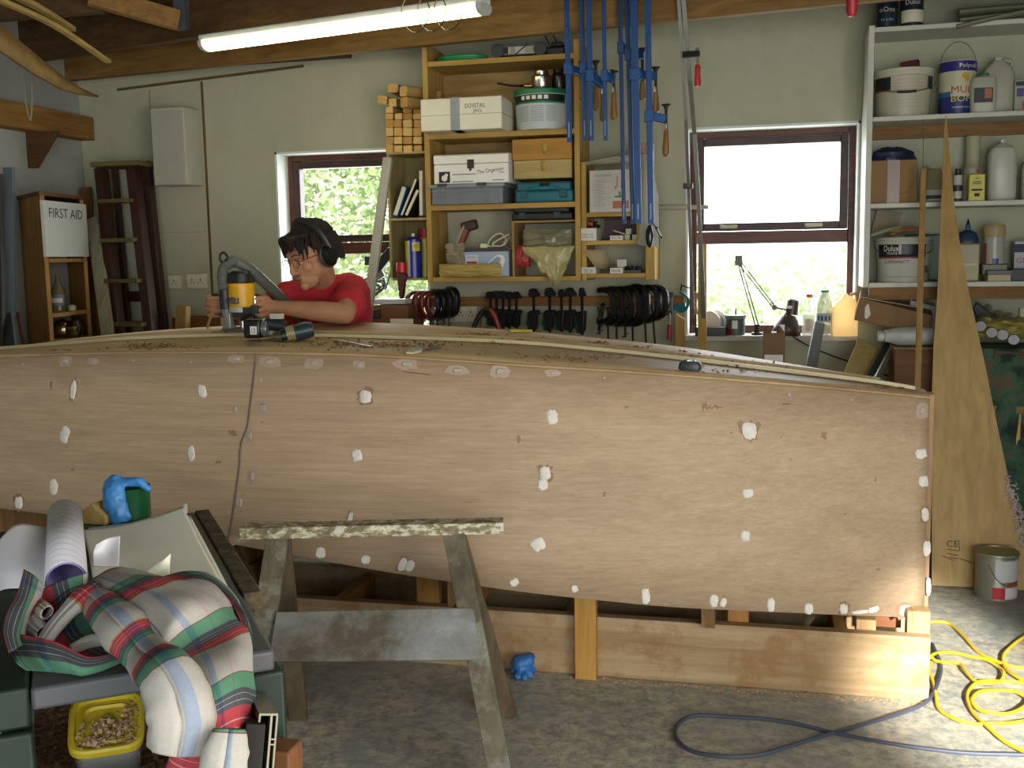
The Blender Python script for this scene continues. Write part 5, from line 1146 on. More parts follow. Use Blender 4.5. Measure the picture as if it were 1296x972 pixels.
b = B(); b.box(-w_ * .33, w_ * .33, -D / 2 - .001, -D / 2, hh * .38, hh * .45); b.box(-.01, .012, -D / 2 - .001, -D / 2, hh * .17, hh * .29); b.out('printed_mark', ink, t, world=False, weld=False)
ltext(t, 'JON MISSIL', 0, hh * .66, w_ * .5, hh * .07, D, ink) if False else None
b = B(); b.box(-w_ * .25, w_ * .25, -D / 2 - .001, -D / 2, hh * .62, hh * .66); b.box(-w_ * .25, w_ * .25, -D / 2 - .001, -D / 2, hh * .69, hh * .73); b.box(-w_ * .12, w_ * .12, -D / 2 - .001, -D / 2, hh * .82, hh * .86); b.out('small_print', M('#6a6224'), t, world=False, smooth=False, weld=False)
jug('white_bottle', 'large milky white bottle with short spout on the third white shelf', 1248.5, 1287, 177, 256, 5.42, RS[2], milkw, .8, squ=3, shoulder=.74, handle=False, neckr=.14)
jug('white_bottle', 'second milky bottle cut off at the edge of the third shelf', 1291, 1320, 200, 256, 5.47, RS[2], milkw, .8, squ=3, shoulder=.74, handle=False, neckr=.2)
X, Y_, z, h_, r_ = put(1221, 1240, 172, 256, 5.53, RS[2]); t = thing('cardboard_tube', 'tall pale tube standing against the wall behind the tins', 'tube', (X, 5.53, z)); b = B(); b.lathe([(r_, 0), (r_, h_), (0, h_)]); b.out('tube', M('#a9a684'), t, world=False)
# bottom shelf: Dulux bucket with rags, green tub, blue-topped container, spray can, tins
X, Y_, z, h_, r_ = put(1105.5, 1182, 303, 357, 5.44, RS[3]); h_ = .215
t = thing('paint_bucket', 'large white bucket with black lettered band on the lowest white shelf', 'bucket', (X, 5.455, z)); r_ *= .96
bucket(t, r_, h_, M('#c0bfae', .4, 0, .04), M('#b5b49e', .45, 0, .05)); bail(t, r_, h_ * .78, h_ * .2, M('#4b493f', .4, .6))
patch_cyl((0, 0, 0), r_ * .975, h_ * .56, h_ * .83, -1.15, -.28, M('#14171c', .4), t, r1=r_ * .985); patch_cyl((0, 0, 0), r_ * .975, h_ * .56, h_ * .83, -.18, .75, M('#14171c', .4), t, r1=r_ * .985)
patch_cyl((0, 0, 0), r_ * .975, h_ * .52, h_ * .56, -1.15, .75, M('#a34a46', .4), t)
text_cyl('Dulux', (0, 0, h_ * .75), r_ * 1.0, .075, .028, white, t, -PI / 2 - .55); text_cyl('TRADE', (0, 0, h_ * .63), r_ * .995, .055, .014, white, t, -PI / 2 - .52); text_cyl('SUPERMATT', (0, 0, h_ * .45), r_ * .975, .12, .016, M('#5c5c52'), t, -PI / 2 - .35)
patch_cyl((0, 0, 0), r_ * .93, h_ * .12, h_ * .128, -.8, .6, M('#77766a'), t, 'small_print'); patch_cyl((0, 0, 0), r_ * .955, h_ * .2, h_ * .36, .75, .95, M('#5c5c52'), t)
bx, by = t.location.x, t.location.y
t = thing('folded_rags', 'orange and grey folded rags on the lid of the lettered bucket', 'rags', (bx, by, z + h_))
for k, (cc, px0, px1, y0, y1, rr) in enumerate((('#8c8a70', 1102, 1150, 298, 288, .012), ('#6e6c58', 1108, 1152, 303, 290, .010), ('#a3683a', 1128, 1160, 301, 292, .013), ('#8c6a48', 1130, 1162, 296, 288, .01), ('#9c9a80', 1104, 1140, 302, 293, .009))):
    b = B(); p0, p1 = W(px0, y0, 5.38), W(px1, y1, 5.4); 
    for q in (p0, p1): q.z = max(q.z, z + h_ + rr)
    b.tube([p0, (p0 + p1) / 2 + Vector((0, -.02, .012)), p1, p1 + Vector((.01, .05, .0))], rr, 8, smooth=4, flat=.6); b.out('fold', M(cc, .8), t)
t, w_, D, hh, o = boxthing('newspaper', 'folded brownish newspaper propped behind the rags', 'newspaper', (1102, 268, 1134, 300), 5.52, .015, M('#8a7c66', .8), .002, 0, z + h_ + .001)
o.rotation_euler = (.0, .25, 0); t.location.y = 5.53; t.location.z = z + h_ + .012
t, w_, D, hh, o = boxthing('green_tub', 'dark green plastic tub behind the lettered bucket', 'tub', (1145, 271, 1191, 330), 5.56, .03, M('#0f5a3c', .4), .006, 0, RS[3])
hh2 = hh
t, w_, D, hh, o = boxthing('storage_tub', 'yellowish clear tub with dark blue lid on the lowest white shelf', 'tub', (1212, 308, 1240, 356), 5.38, .1, M('#8d8450', .4), .006, 0, RS[3])
b = B(); b.lathe([(w_ * .52, 0), (w_ * .5, .02), (w_ * .38, .05), (w_ * .12, .065), (w_ * .1, .09), (0, .12)], (0, 0, hh), sq=4, n=32, m=Matrix.Diagonal((1, .85, 1, 1))); b.out('lid', M('#15304c', .35), t, world=False)
b = B(); b.box(-w_ * .4, w_ * .35, -D / 2 - .004, -D / 2, hh * .42, hh * .48); b.out('rib', M('#a9a278', .4), t, world=False)
X, Y_, z, h_, r_ = put(1245, 1272, 295, 331, 5.42, RS[3] + .048); 
t = thing('spray_paint_can', 'white can with purple stripe and wide cream cap', 'spray can', (X, 5.43, RS[3] + .062)); h_ = .145
b = B(); b.lathe([(r_, 0), (r_, h_), (0, h_)]); b.out('can', M('#a5a598', .35), t, world=False)
b = B(); b.lathe([(r_ * 1.02, h_), (r_ * 1.1, h_ + .006), (r_ * 1.08, h_ + .045), (r_ * .95, h_ + .056), (0, h_ + .056)]); b.out('cap', M('#a9986a', .45), t, world=False)
patch_cyl((0, 0, 0), r_ * 1.01, .005, h_ * .3, -.3, .3, M('#3a2c6e', .4), t); patch_cyl((0, 0, 0), r_ * 1.01, .02, h_ * .8, -1.3, -.9, M('#9c4a3a', .4), t)
t, w_, D, hh, o = boxthing('sealant_tin', 'low round grey tin under the purple striped can', 'tin', (1243, 332, 1276, 346), 5.38, .12, M('#5d5a40', .4), .006, 0, RS[3] + .03)
t, w_, D, hh, o = boxthing('flat_tub', 'flat cream tub with dark lid at the front of the lowest shelf', 'tub', (1250, 344, 1280, 358), 5.33, .09, M('#a39a70', .5), .004, 0, RS[3] - .0)
b = B(); b.box(-w_ / 2 - .003, w_ / 2 + .003, -D / 2 - .003, D / 2 + .003, hh * .6, hh); b.out('lid', M('#55564c', .5), t, world=False, bev=.002)
t, w_, D, hh, o = boxthing('detergent_pack', 'white and navy pack standing at the end of the lowest shelf', 'carton', (1284, 290, 1312, 325), 5.45, .05, M('#9c9ca0', .4), .003, 0, RS[3] + .055); b = B(); b.box(-w_ / 2 - .001, w_ / 2 + .001, -D / 2 - .001, -D / 2, hh * .6, hh * .9); b.out('printed_label', M('#1b2645'), t, world=False); text('Glo', (-w_ * .1, -D / 2 - .002, hh * .3), w_ * .6, hh * .2, M('#8c4a5c'), t)
t, w_, D, hh, o = boxthing('dark_carton', 'dark box under the white and navy pack', 'box', (1280, 333, 1312, 357), 5.36, .16, M('#2c2e28', .5), .003, 0, RS[3])
o.scale.z = .055 / hh if hh > .055 else 1
# thin string hanging across shelves
b = B(); b.cyl(W(1169, 150, 5.28), W(1166, 345, 5.24), .0015, n=5); tag(b.out('hanging_string', M('#5e5640')), 'thin string hanging in front of the white shelves', 'string')
# ================================================================== BENCH UNDER THE WINDOW
bench = thing('wall_bench', 'timber workbench against the wall behind the boat', 'workbench', (.6, 5.35, 0))
b = B(); b.box(-.9, 1.14, 5.12, 5.595, .745, .78); b.out('bench_top', WD('#8b7248', '#66502e', 'x'), bench, bev=.003)
for x in (-.85, .5, 1.10):
    for y in (5.16, 5.55): b = B(); b.box(x - .03, x + .03, y - .03, y + .03, 0, .745); b.out('leg', pine2z, bench)
BZ = .78; SILL = 1.063
# on the sill
X, Y_, z, h_, r_ = put(1, 2, 1, 2, 5.6)
c = W(903, 400, 5.62); t = thing('white_reel', 'white reel lying on its side on the window sill', 'reel', (c.x, 5.65, SILL))
b = B(); rr = .062
for y_ in (-.035, .035): b.cyl((0, y_ - .004, rr), (0, y_ + .004, rr), rr, n=28)
b.out('flange', M('#d9cbb8', .4), t, world=False, bev=.001, weld=False); b = B(); b.cyl((0, -.035, rr), (0, .035, rr), .042, n=24); b.out('core', M('#9fa6b0', .4), t, world=False); t.rotation_euler.z = -.5
t, w_, D, hh, o = boxthing('black_tray', 'black plastic tray on the window sill under the reel', 'tray', (880, 414, 919, 426.5), 5.54, .12, M('#1b211e', .4), .004, 0, SILL - 0.0); t.location.y = 5.57
t.location.y = 5.58; o.scale.z = .9
X, Y_, z, h_, r_ = put(917, 945, 401, 427, 5.6, SILL); r_ *= .98
t = thing('solvent_tin', 'small grey tin with lid and paper label on the window sill', 'tin', (X, 5.62, z)); b = B(); b.lathe([(r_ * .85, 0), (r_ * .92, h_ * .8), (0, h_ * .8)]); b.out('tin', M('#59605c', .35, .3), t, world=False)
b = B(); b.lathe([(r_ * .9, h_ * .8), (r_ * 1.05, h_ * .82), (r_ * 1.05, h_ * .97), (0, h_)]); b.out('lid', M('#6c736c', .4), t, world=False)
b = B(); b.cyl((0, 0, h_), (0, 0, h_ + .03), .004); b.out('knob', ink, t, world=False)
patch_cyl((0, 0, 0), r_ * .95, .035, h_ * .72, -.35, .2, white, t); patch_cyl((0, 0, 0), r_ * .93, .005, h_ * .3, -1.0, -.4, dred, t)
# desk lamp
lampm = M('#2e2d29', .4, .5); shade = M('#4b3f35', .4, .3)
bp = W(958, 426, 5.62); t = thing('desk_lamp', 'dark balanced-arm desk lamp standing on the window sill', 'lamp', (bp.x, 5.62, SILL))
b = B(); b.cyl((bp.x, 5.62, SILL), (bp.x, 5.62, SILL + .012), .03); b.cyl((bp.x, 5.62, SILL), (bp.x, 5.62, SILL + .055), .015); b.out('base', lampm, t, weld=False, bev=.002)
el, ej, hd = W(935, 331, 5.6), W(980, 389, 5.6), W(994, 392, 5.6)
def arms(p, q, sep):
    d_ = (q - p).normalized(); n_ = d_.cross(Vector((0, 1, 0))).normalized() * sep
    for s_ in (-1, 1): b = B(); b.beam(p + n_ * s_, q + n_ * s_ * .8, .006, .006); b.out('arm', lampm, t)
arms(W(959, 416, 5.62), el, .008); arms(el, ej, .008)
b = B(); b.cyl(el + Vector((0, -.015, 0)), el + Vector((0, .015, 0)), .02); b.box(-.018, .018, -.01, .01, -.02, .03, Matrix.Translation(el)); b.out('elbow_joint', M('#4a4840', .4, .5), t, bev=.002, weld=False)
b = B(); b.cyl(ej + Vector((0, -.012, 0)), ej + Vector((0, .012, 0)), .014); b.beam(ej, hd, .01, .01); b.out('head_joint', M('#4a4840', .4, .5), t, weld=False)
b = B(); b.tube([W(975, 386, 5.6), W(985, 379, 5.59), W(990, 380, 5.6), W(996, 385, 5.6)], .0015, 5, smooth=4); b.out('wire', lampm, t)
st, sm, sb = W(1004, 380, 5.6), W(1000, 398, 5.6), W(994.5, 424, 5.6)
def cone_tube(pts, rs, mt, nm): b = B(); b.tube(pts, rs, 24, cap=True); b.out(nm, mt, t)
cone_tube([st, W(1001.5, 398, 5.6)], [.030, .033], shade, 'lamp_neck')
b = B(); b.tube([W(1001, 399, 5.6), W(999, 404, 5.6), W(997, 412, 5.6), W(995, 423, 5.6), ], [.034, .045, .062, .074], 28, cap=False); b.out('lamp_shade', shade, t, solid=.002)
b = B(); b.cyl(st, st + (st - sm).normalized() * .006, .022); b.out('cap_ring', M('#b0b0aa', .4), t)
b = B(); c = W(999.5, 389, 5.567); b.ball(c, .014, (1, .15, .6)); b.out('badge_label', white, t)
# bottles on the sill
X, Y_, z, h_, r_ = put(1015, 1033, 370, 421, 5.66, SILL); t = thing('squeeze_bottle', 'small clear bottle with bright red cap on the window sill', 'bottle', (X, 5.64, z))
b = B(); b.lathe([(r_ * .95, 0), (r_, .008), (r_, h_ * .48), (r_ * .9, h_ * .52), (r_ * .3, h_ * .56), (r_ * .3, h_ * .92)], sq=5, n=32); b.out('bottle', GLASS('bt1', '#dfe2dc', .45, .2), t, world=False)
b = B(); b.lathe([(r_ * .5, h_ * .92), (r_ * .5, h_), (0, h_)]); b.out('cap', M('#c8202a', .4), t, world=False); patch_cyl((0, -.0, 0), r_ * 1.05, h_ * .1, h_ * .4, -.7, .7, M('#c9b9a8'), t)
X, Y_, z, h_, r_ = put(1033, 1054, 367, 431, 5.57, SILL - .012); t = thing('tall_bottle', 'tall clear bottle with green cap and blue print on the sill', 'bottle', (X, 5.575, SILL))
h_ = W(1043, 367, 5.575).z - SILL
b = B(); b.lathe([(r_ * .9, 0), (r_, .008), (r_ * .98, h_ * .45), (r_, h_ * .6), (r_ * .9, h_ * .78), (r_ * .45, h_ * .93), (r_ * .45, h_ * .96)], n=28); b.out('bottle', GLASS('bt2', '#c9c8ae', .6, .15), t, world=False)
b = B(); b.lathe([(r_ * .52, h_ * .95), (r_ * .52, h_), (0, h_)]); b.out('cap', M('#2c7a4c', .4), t, world=False); patch_cyl((0, 0, 0), r_ * 1.02, h_ * .30, h_ * .5, -1.3, 1.3, M('#a9aeb2'), t); 
for k in range(4): patch_cyl((0, 0, 0), r_ * 1.04, h_ * .34, h_ * .44, -.9 + .45 * k, -.65 + .45 * k, M('#34486e'), t, 'letter_mark', n=3)
X, Y_, z, h_, r_ = put(1053, 1085, 371, 430, 5.57, SILL)
t = thing('orange_jug', 'translucent orange plastic jug glowing against the window', 'jug', (X, 5.57, SILL)); h_ = W(1068, 371, 5.57).z - SILL
om, nt, bs = _new('orange_fluid'); bs.inputs['Base Color'].default_value = lin('#f5d59c'); bs.inputs['Roughness'].default_value = .3; bs.inputs['Transmission Weight'].default_value = 0; bs.inputs['Subsurface Weight'].default_value = 0
tr = nt.nodes.new('ShaderNodeBsdfTranslucent'); tr.inputs['Color'].default_value = lin('#ffe6b8'); mx = nt.nodes.new('ShaderNodeMixShader'); mx.inputs[0].default_value = .75
nt.links.new(bs.outputs[0], mx.inputs[1]); nt.links.new(tr.outputs[0], mx.inputs[2]); nt.links.new(mx.outputs[0], nt.nodes['Material Output'].inputs['Surface'])
b = B(); pr = [(-r_, 0), (r_, 0), (r_, h_ * .68), (r_ * .85, h_ * .8), (r_ * .55, h_ * .93), (r_ * .2, h_ * .95), (r_ * .2, h_ * .99), (-r_ * .1, h_ * .99), (-r_ * .15, h_ * .93), (-r_ * .75, h_ * .76), (-r_, h_ * .66)]
b.prism(pr, -.05, .05); b.out('jug', om, t, world=False, bev=.012)
b = B(); b.tube([(r_ * .4, 0, h_ * .95), (r_ * .85, 0, h_ * .98), (r_ * 1.0, 0, h_ * .8)], .008, 8, smooth=4); b.out('handle', M('#c9a07a', .4), t, world=False)
# small wooden battens near the window
def batten(label, p, q, w_, th, mt=pine2z, nm='batten', cat='timber'):
    b = B(); b.beam(p, q, w_, th, (0, 1, 0)); return tag(b.out(nm, mt, bev=.002), label, cat)
pb = W(889, 447, 5.2); pb.z = .781; batten('upright pine batten standing in front of the window edge', pb, W(889, 309, 5.38), .042, .02)
b = B(); x0, x1, a_, c_ = RC(855, 396, 866, 440, 5.5); b.prism([(x0, .0), (x1 + .004, .0), (x1 + .004, W(864, 404, 5.5).z), (W(856, 398, 5.5).x, W(856, 397, 5.5).z), (x0, W(856, 399, 5.5).z)], 5.48, 5.52); tag(b.out('pointed_stake', pine2z, bev=.002), 'pine stake with a slanted top below the teal clamp', 'stake')
b = B(); b.box(W(874, 350, 5.59).x, W(882, 350, 5.59).x, 5.575, 5.598, W(880, 412, 5.6).z, W(880, 180, 5.6).z); tag(b.out('brown_board', brownz, bev=.002), 'narrow reddish brown board standing at the window edge', 'board')
t = thing('work_gloves', 'pinkish cloth glove pieces hanging left of the reel', 'glove', W(880, 395, 5.45)); b = B()
b.tube([W(881, 370, 5.45), W(878, 385, 5.45), W(882, 398, 5.45)], [.02, .016, .012], 8, smooth=4); b.out('glove', M('#b08c7c', .8), t)
# cardboard tube carton in front of lamp
t, w_, D, hh, o = boxthing('carton_bottle_box', 'brown cardboard carton with white label standing below the desk lamp', 'carton', (965, 421, 993, PY(979, 5.15, .782)), 5.15, .1, M('#7a5c3c', .7), .002, 0, .781)
b = B(); b._add([Vector(q) for q in ((-w_ / 2, -D / 2, hh), (0 - w_ * .1, -D / 2, hh), (-w_ * .28, -D / 2, hh + .04))], [(0, 1, 2)]); b._add([Vector(q) for q in ((w_ / 2, -D / 2, hh), (w_ * .1, -D / 2, hh), (w_ * .22, -D / 2, hh + .04))], [(0, 1, 2)]); b.out('flap', M('#6e5236', .7), t, world=False, solid=.003)
b = B(); b.box(-w_ * .42, w_ * .42, -D / 2 - .001, -D / 2, W(979, 466, 5.15).z - .781, W(979, 449, 5.15).z - .781); b.out('printed_label', white, t, world=False)
x0_, x1_, za_, zb_ = RC(985, 412, 993, 424, 5.13); t2, w2, D2, h2, o2 = boxthing('white_card', 'small white card sticking up behind the cardboard carton', 'card', (985, 411, 993, 440), 5.26, .004, white, .0005)
t2.location.z = .78; o2.scale.z = (W(989, 411, 5.26).z - .78) / h2
# grey tube, plank, pipe leaning
greyp = M('#6f706c', .4, .3)
p0, p1 = W(1024, 478, 5.08), W(1037, 410, 5.35); p0 = p0 + (p0 - p1).normalized() * .15
b = B(); b.beam(p0, p1, .05, .03, (0, 1, 0)); tag(b.out('grey_channel', greyp, bev=.004), 'grey plastic channel leaning up against the sill', 'channel')
batten('perforated yellowish board leaning under the orange jug', W(1075, 500, 5.1), W(1100, 436, 5.4), .12, .015, SPECK('osb', '', [(.3, '#8f7a44'), (.6, '#a8935a'), (.75, '#5a4a28')], 40), 'patterned_board', 'board')
p0, p1 = W(1090, 495, 5.1), W(1124, 432, 5.4)
batten('dark flat bar leaning beside the patterned board', p0, p1, .03, .012, M('#34352e', .5), 'dark_bar', 'bar')
b = B(); b.cyl(W(1100, 497, 5.08), W(1133, 436, 5.35), .016); tag(b.out('steel_tube', M('#77776a', .3, .6)), 'steel tube leaning beside the dark bar', 'tube')
b = B(); b.tube([W(1004, 426, 5.5), W(1022, 437, 5.52), W(1050, 449, 5.55), W(1075, 458, 5.57), W(1130, 478, 5.58)], .004, 6, smooth=4); tag(b.out('black_cable', black), 'black cable running down from the sill behind the jugs', 'cable')
# open cardboard box tilted, white jug, brown box
boxm = M('#7d5f38', .75, 0, .08, 5)
t, w_, D, hh, o = boxthing('brown_box', 'brown chipboard box standing on the bench under the white jug', 'box', (1132, 442, 1182, 500), 5.18, .24, WD('#7a5330', '#5a3a1e', 'x'), .003); zt = t.location.z + hh
o.scale.z = (zt - BZ) / hh; t.location.z = BZ
b = B(); b.box(-w_ / 2 - .004, w_ / 2 + .004, -D / 2 - .004, D / 2, zt - BZ, zt - BZ + .008); b.out('lid', WD('#8a7a58', '#6a5a3c', 'x'), t, world=False)
ZT = zt + .009
jx0, jx1 = W(1112, 428, 5.25), W(1181, 430, 5.3)
t = thing('white_jug', 'milky white plastic jug lying on its side on the brown box', 'jug', ((jx0.x + jx1.x) / 2, 5.27, ZT))
L = jx1.x - jx0.x; rr = .045
b = B(); m = Matrix.Translation((-L / 2, 0, rr)) @ Euler((0, PI / 2, 0)).to_matrix().to_4x4()
b.lathe([(rr * .5, 0), (rr * .5, .025), (rr * .65, .03), (rr * .7, .05), (rr * .98, .09), (rr * 1.0, L * .5), (rr * .95, L * .97), (rr * .8, L)], n=28, m=m, sq=3); b.out('body', M('#aeb0a6', .35, 0, .05), t, world=False)
b = B(); b.cyl((-L / 2 - .002, 0, rr), (-L / 2 + .02, 0, rr), rr * .58); b.out('cap', M('#b9bbb2', .4), t, world=False, bev=.002)
t = thing('tilted_carton', 'brown cardboard carton lying tilted above the white jug', 'carton', W(1130, 410, 5.35)); L_ = t.location
q = [W(1088, 377, 5.3), W(1180, 399, 5.28), W(1180, 424, 5.28), W(1081, 405, 5.3)]
b = B(); bk = Vector((.02, .2, .03)); b._add(q + [p + bk for p in q], [(0, 1, 2, 3), (4, 7, 6, 5), (0, 4, 5, 1), (1, 5, 6, 2), (2, 6, 7, 3), (3, 7, 4, 0)]); b.out('body', boxm, t, bev=.002)
b = B(); q2 = [W(1095, 388, 5.295), W(1099, 384, 5.295), W(1102, 398, 5.294), W(1097, 404, 5.294), W(1094, 402, 5.295)]; b._add([p + Vector((0, -.003, 0)) for p in q2], [(0, 1, 2, 3, 4)]); b.out('tape_scrap', M('#a9a084', .3), t)
b = B(); b.beam(W(1088, 377, 5.3) + Vector((0, .01, .004)), W(1165, 393, 5.32) + Vector((0, .01, .012)), .012, .004); b.out('flap', M('#9a9074', .6), t)
t = thing('white_box', 'small white box tucked behind the thin batten above the carton', 'box', W(1165, 400, 5.42)); q = [W(1153, 380, 5.4), W(1184, 388, 5.4), W(1183, 408, 5.4), W(1150, 398, 5.4)]
b = B(); bk = Vector((.01, .1, .01)); b._add(q + [p + bk for p in q], [(0, 1, 2, 3), (4, 7, 6, 5), (0, 4, 5, 1), (1, 5, 6, 2), (2, 6, 7, 3), (3, 7, 4, 0)]); b.out('body', M('#b5b5ac', .5), t, bev=.002)
# ---------------------------------------------------------- far right: clear rolls, cloth-covered pile
t = thing('cloth_covered_bench', 'green and rust patterned cloth draped over a low bench', 'covered bench', (1.45, 5.3, 0))
clm = SPECK('camo_cloth', '', [(.36, '#26302a'), (.47, '#385640'), (.56, '#4a5c44'), (.64, '#6a4638')], 7, .85, 3, .2)
b = B(); cz = W(1270, 442, 5.15).z
rows = []
for i in range(31):
    u_ = i / 30; x = W(1243, 442, 5.15).x - .02 + u_ * .8
    rows.append([Vector((x, 5.5, cz + .0)), Vector((x, 5.22, cz + .012)), Vector((x, 5.16, cz + .0)), *[Vector((x + .02 * math.sin(k * .7 + u_ * 3) + (0 if u_ > 0 else k * .012), 5.14 - .02 * k * .3 + .018 * math.sin(u_ * 26 + k * .4), cz - .1 * k)) for k in range(1, 9)], Vector((x, 5.10, .06))])
b.grid(rows); b.out('cloth', clm, t, solid=.003)
b = B(); b.box(W(1243, 442, 5.15).x + .03, 1.86, 5.19, 5.58, cz - .06, cz - .01); b.out('bench_top', WD('#6a5638', '#4c3b24', 'x'), t)
for x in (1.2, 1.8): b = B(); b.box(x, x + .05, 5.2, 5.25, 0, cz - .06); b.out('leg', pine2z, t)
for x in (1.2, 1.8): b = B(); b.box(x, x + .05, 5.5, 5.45, 0, cz - .06); b.out('leg', pine2z, t)
for i, (px, py, lb) in enumerate(((1241, 413, 'clear plastic roll end, leftmost beside the plywood'), (1255, 421, 'clear plastic roll end, second along'), (1269, 424, 'clear plastic roll end, third along'), (1283, 430, 'clear plastic roll end, last and lowest'))):
    c = W(px, py, 5.12); rr = .023
    t = thing('clear_roll', lb, 'roll', (c.x, c.y, c.z), 0, 'clear plastic rolls beside the plywood')
    b = B(); b.tube([(0, 0, 0), (.10, .38, .06)], rr, 16, cap=False); b.out('wrapping', GLASS('roll', '#9c9468', .8, .3), t, world=False)
    b = B(); b.tube([(.001, .004, 0), (.03, .1, .012)], rr * .55, 12); b.out('core', M('#6f6c74', .3), t, world=False)
    b = B(); b.tube([(.0, -.001, 0), (.001, .004, 0)], rr * .98, 16); b.out('end_film', M('#5f5b4c', .25), t, world=False)
b = B(); b.beam(W(1250, 432, 5.3) + Vector((0, 0, -.05)), W(1330, 440, 5.3) + Vector((0, 0, -.05)), .3, .05); tag(b.out('board_stack', WD('#5a3f22', '#3c2914', 'x'), bev=.003), 'dark boards under the clear plastic rolls', 'boards')
q = [W(1232, 390, 5.3), W(1236, 383, 5.3), W(1268, 406, 5.3), W(1264, 410, 5.3), W(1240, 407, 5.3)]
b = B(); b._add(q + [p + Vector((.02, .12, 0)) for p in q], [(0, 1, 2, 3, 4), (9, 8, 7, 6, 5)] + [(i, (i + 1) % 5, 5 + (i + 1) % 5, 5 + i) for i in range(5)]); tag(b.out('black_bracket', M('#141513', .6), bev=.002), 'black angled bracket leaning over the clear rolls', 'bracket')
crumple('yellow_sheeting', 'yellowish plastic sheeting heaped behind the clear rolls', 'sheeting', 1236, 402, 1320, 428, 5.2, .14, M('#8f8344', .4), 41, amp=.03)
socket(1290, 390, 1306, 412, 'white wall socket at the far right above the rolls', 1)
# ---------------------------------------------------------- plywood offcut leaning on the shelves
def ppl(px, py):   # leaning plane: floor at Y 4.88, shelf edge at top
    n_ = Vector((0, 2.05, -.38)).normalized(); p0 = Vector((.8, 4.88, 0)); d_ = ray(px, py); return C0 + d_ * ((p0 - C0).dot(n_) / d_.dot(n_))
op = [(1197, 146), (1199.5, 170), (1203, 215), (1208, 262), (1214, 305), (1221, 345), (1229, 385), (1238, 425), (1247, 465), (1256, 510), (1265, 555), (1276, 605), (1286, 650), (1296, 690), (1305, 735), (1306, 748)]
opl = [(1179, 741), (1179, 640), (1179, 500), (1181, 440), (1185, 390), (1188, 330), (1190, 280), (1193, 210), (1195, 160)]
pts = [ppl(*p) for p in op] + [ppl(*p) for p in opl]
for p in pts:
    if p.z < .03: p.z = .003
nn = Vector((0, -2.05, .38)).normalized() * .009
b = B(); k = len(pts); b._add(pts + [p + nn for p in pts], [tuple(range(k)), tuple(reversed(range(k, 2 * k)))] + [(i, (i + 1) % k, k + (i + 1) % k, k + i) for i in range(k)])
def plym():
    mt, nt, bs = _new('gold_plywood'); bs.inputs['Roughness'].default_value = .55
    f = _noise(nt, _tc(nt, (1, 1, .09)), 26, 6, .6, .8); f2 = _noise(nt, _tc(nt, (1, 1, .25)), 3.5, 4, .6, 2.0)
    col = _mix(nt, .45, _ramp(nt, f, [(.36, '#86672f'), (.64, '#ae8e4a')]), _ramp(nt, f2, [(.35, '#a5803e'), (.65, '#b59a56')])); nt.links.new(col, bs.inputs['Base Color']); return mt
po = b.out('leaning_plywood', plym(), bev=.0); tag(po, 'tall tapering golden plywood offcut leaning against the white shelves', 'plywood sheet')
M_ce = M('#3a3226', .7)
c = ppl(1205, 688) + nn * 1.15; e = Matrix.Translation(c - po.location) @ Euler((-math.atan(.38 / 2.05), 0, 0)).to_matrix().to_4x4()
text('CE', (0, 0, 0), .05, .028, M_ce, po, m=e)
def onply(px, py): return ppl(px, py) + nn * 1.15
b = B()
for a_, c_ in (((1198, 695), (1213, 697)), ((1213, 683), (1214, 697)), ((1198, 700), (1212, 703)), ((1200, 705), (1211, 707)), ((1192, 703), (1206, 709)), ((1213, 706), (1237, 715))): b.tube([onply(*a_), onply(*c_)], .0013, 4)
b.out('stamp_lines', M_ce, po, weld=False)
b = B(); rnd = random.Random(6)
for i in range(150):
    v_ = rnd.random(); px = 1277 + 18 * v_ + rnd.uniform(-4, 5); py = 612 + 70 * v_ + rnd.uniform(-12, 12)
    p = onply(px, py) + Vector((0, -.004, 0)); q = p + Vector((rnd.uniform(-.02, .02), rnd.uniform(-.012, .0), rnd.uniform(-.03, .012))); b.tube([p, (p + q) / 2 + Vector((rnd.uniform(-.008, .008), -.006, 0)), q], .0022, 4)
o = b.out('fibreglass_fringe', M('#b9a9a4', .8), po, weld=False); o['kind'] = 'stuff'
# long thin batten in front of the shelves
batten('long thin pine batten leaning upright in front of the white shelves', W(1161, 500, 4.95), W(1169, 214, 5.25), .026, .012, WD('#a3824a', '#7d6234', 'z'))
# ================================================================== LEFT SIDE
t, w_, D, hh, o = boxthing('wall_cupboard', 'plain white wall cupboard above the sockets', 'cupboard', (193, 136, 234.5, 234), 5.42, .178, M('#b4b5a4', .5, 0, .03), .003)
b = B(); b.box(-w_ / 2 + .006, w_ / 2 - .006, -D / 2 - .012, -D / 2 - .001, .006, hh - .02); b.out('door', M('#a9aa98', .5, 0, .03), t, world=False, bev=.002)
# first aid cabinet
A_, B_, C_ = W(23, 340, 5.0), W(57, 340, 4.72), W(111, 340, 5.2)
zt = W(60, 248, 4.8).z
A_.x = max(A_.x, XL + .01)
cab = thing('first_aid_cabinet', 'tall open pine cupboard with a white door lettered FIRST AID', 'cabinet', ((A_.x + C_.x) / 2, 5.0, 0))
D_ = A_ + C_ - B_; D_.y = min(D_.y, 5.58)
def slab(p, q, z0, z1, th, mt, nm, par, inward=None, **k):
    b = B(); P, Q = Vector((p.x, p.y, 0)), Vector((q.x, q.y, 0)); n_ = (Q - P).cross(Vector((0, 0, 1))).normalized() * th
    if inward is not None and n_.dot(Vector((inward.x, inward.y, 0)) - P) < 0: n_ = -n_
    vs = [v + Vector((0, 0, z)) for z in (z0, z1) for v in (P, Q, Q + n_, P + n_)]
    b._add(vs, [(0, 1, 2, 3), (4, 7, 6, 5), (0, 4, 5, 1), (1, 5, 6, 2), (2, 6, 7, 3), (3, 7, 4, 0)]); return b.out(nm, mt, par, **k)
ctr = (A_ + C_) / 2
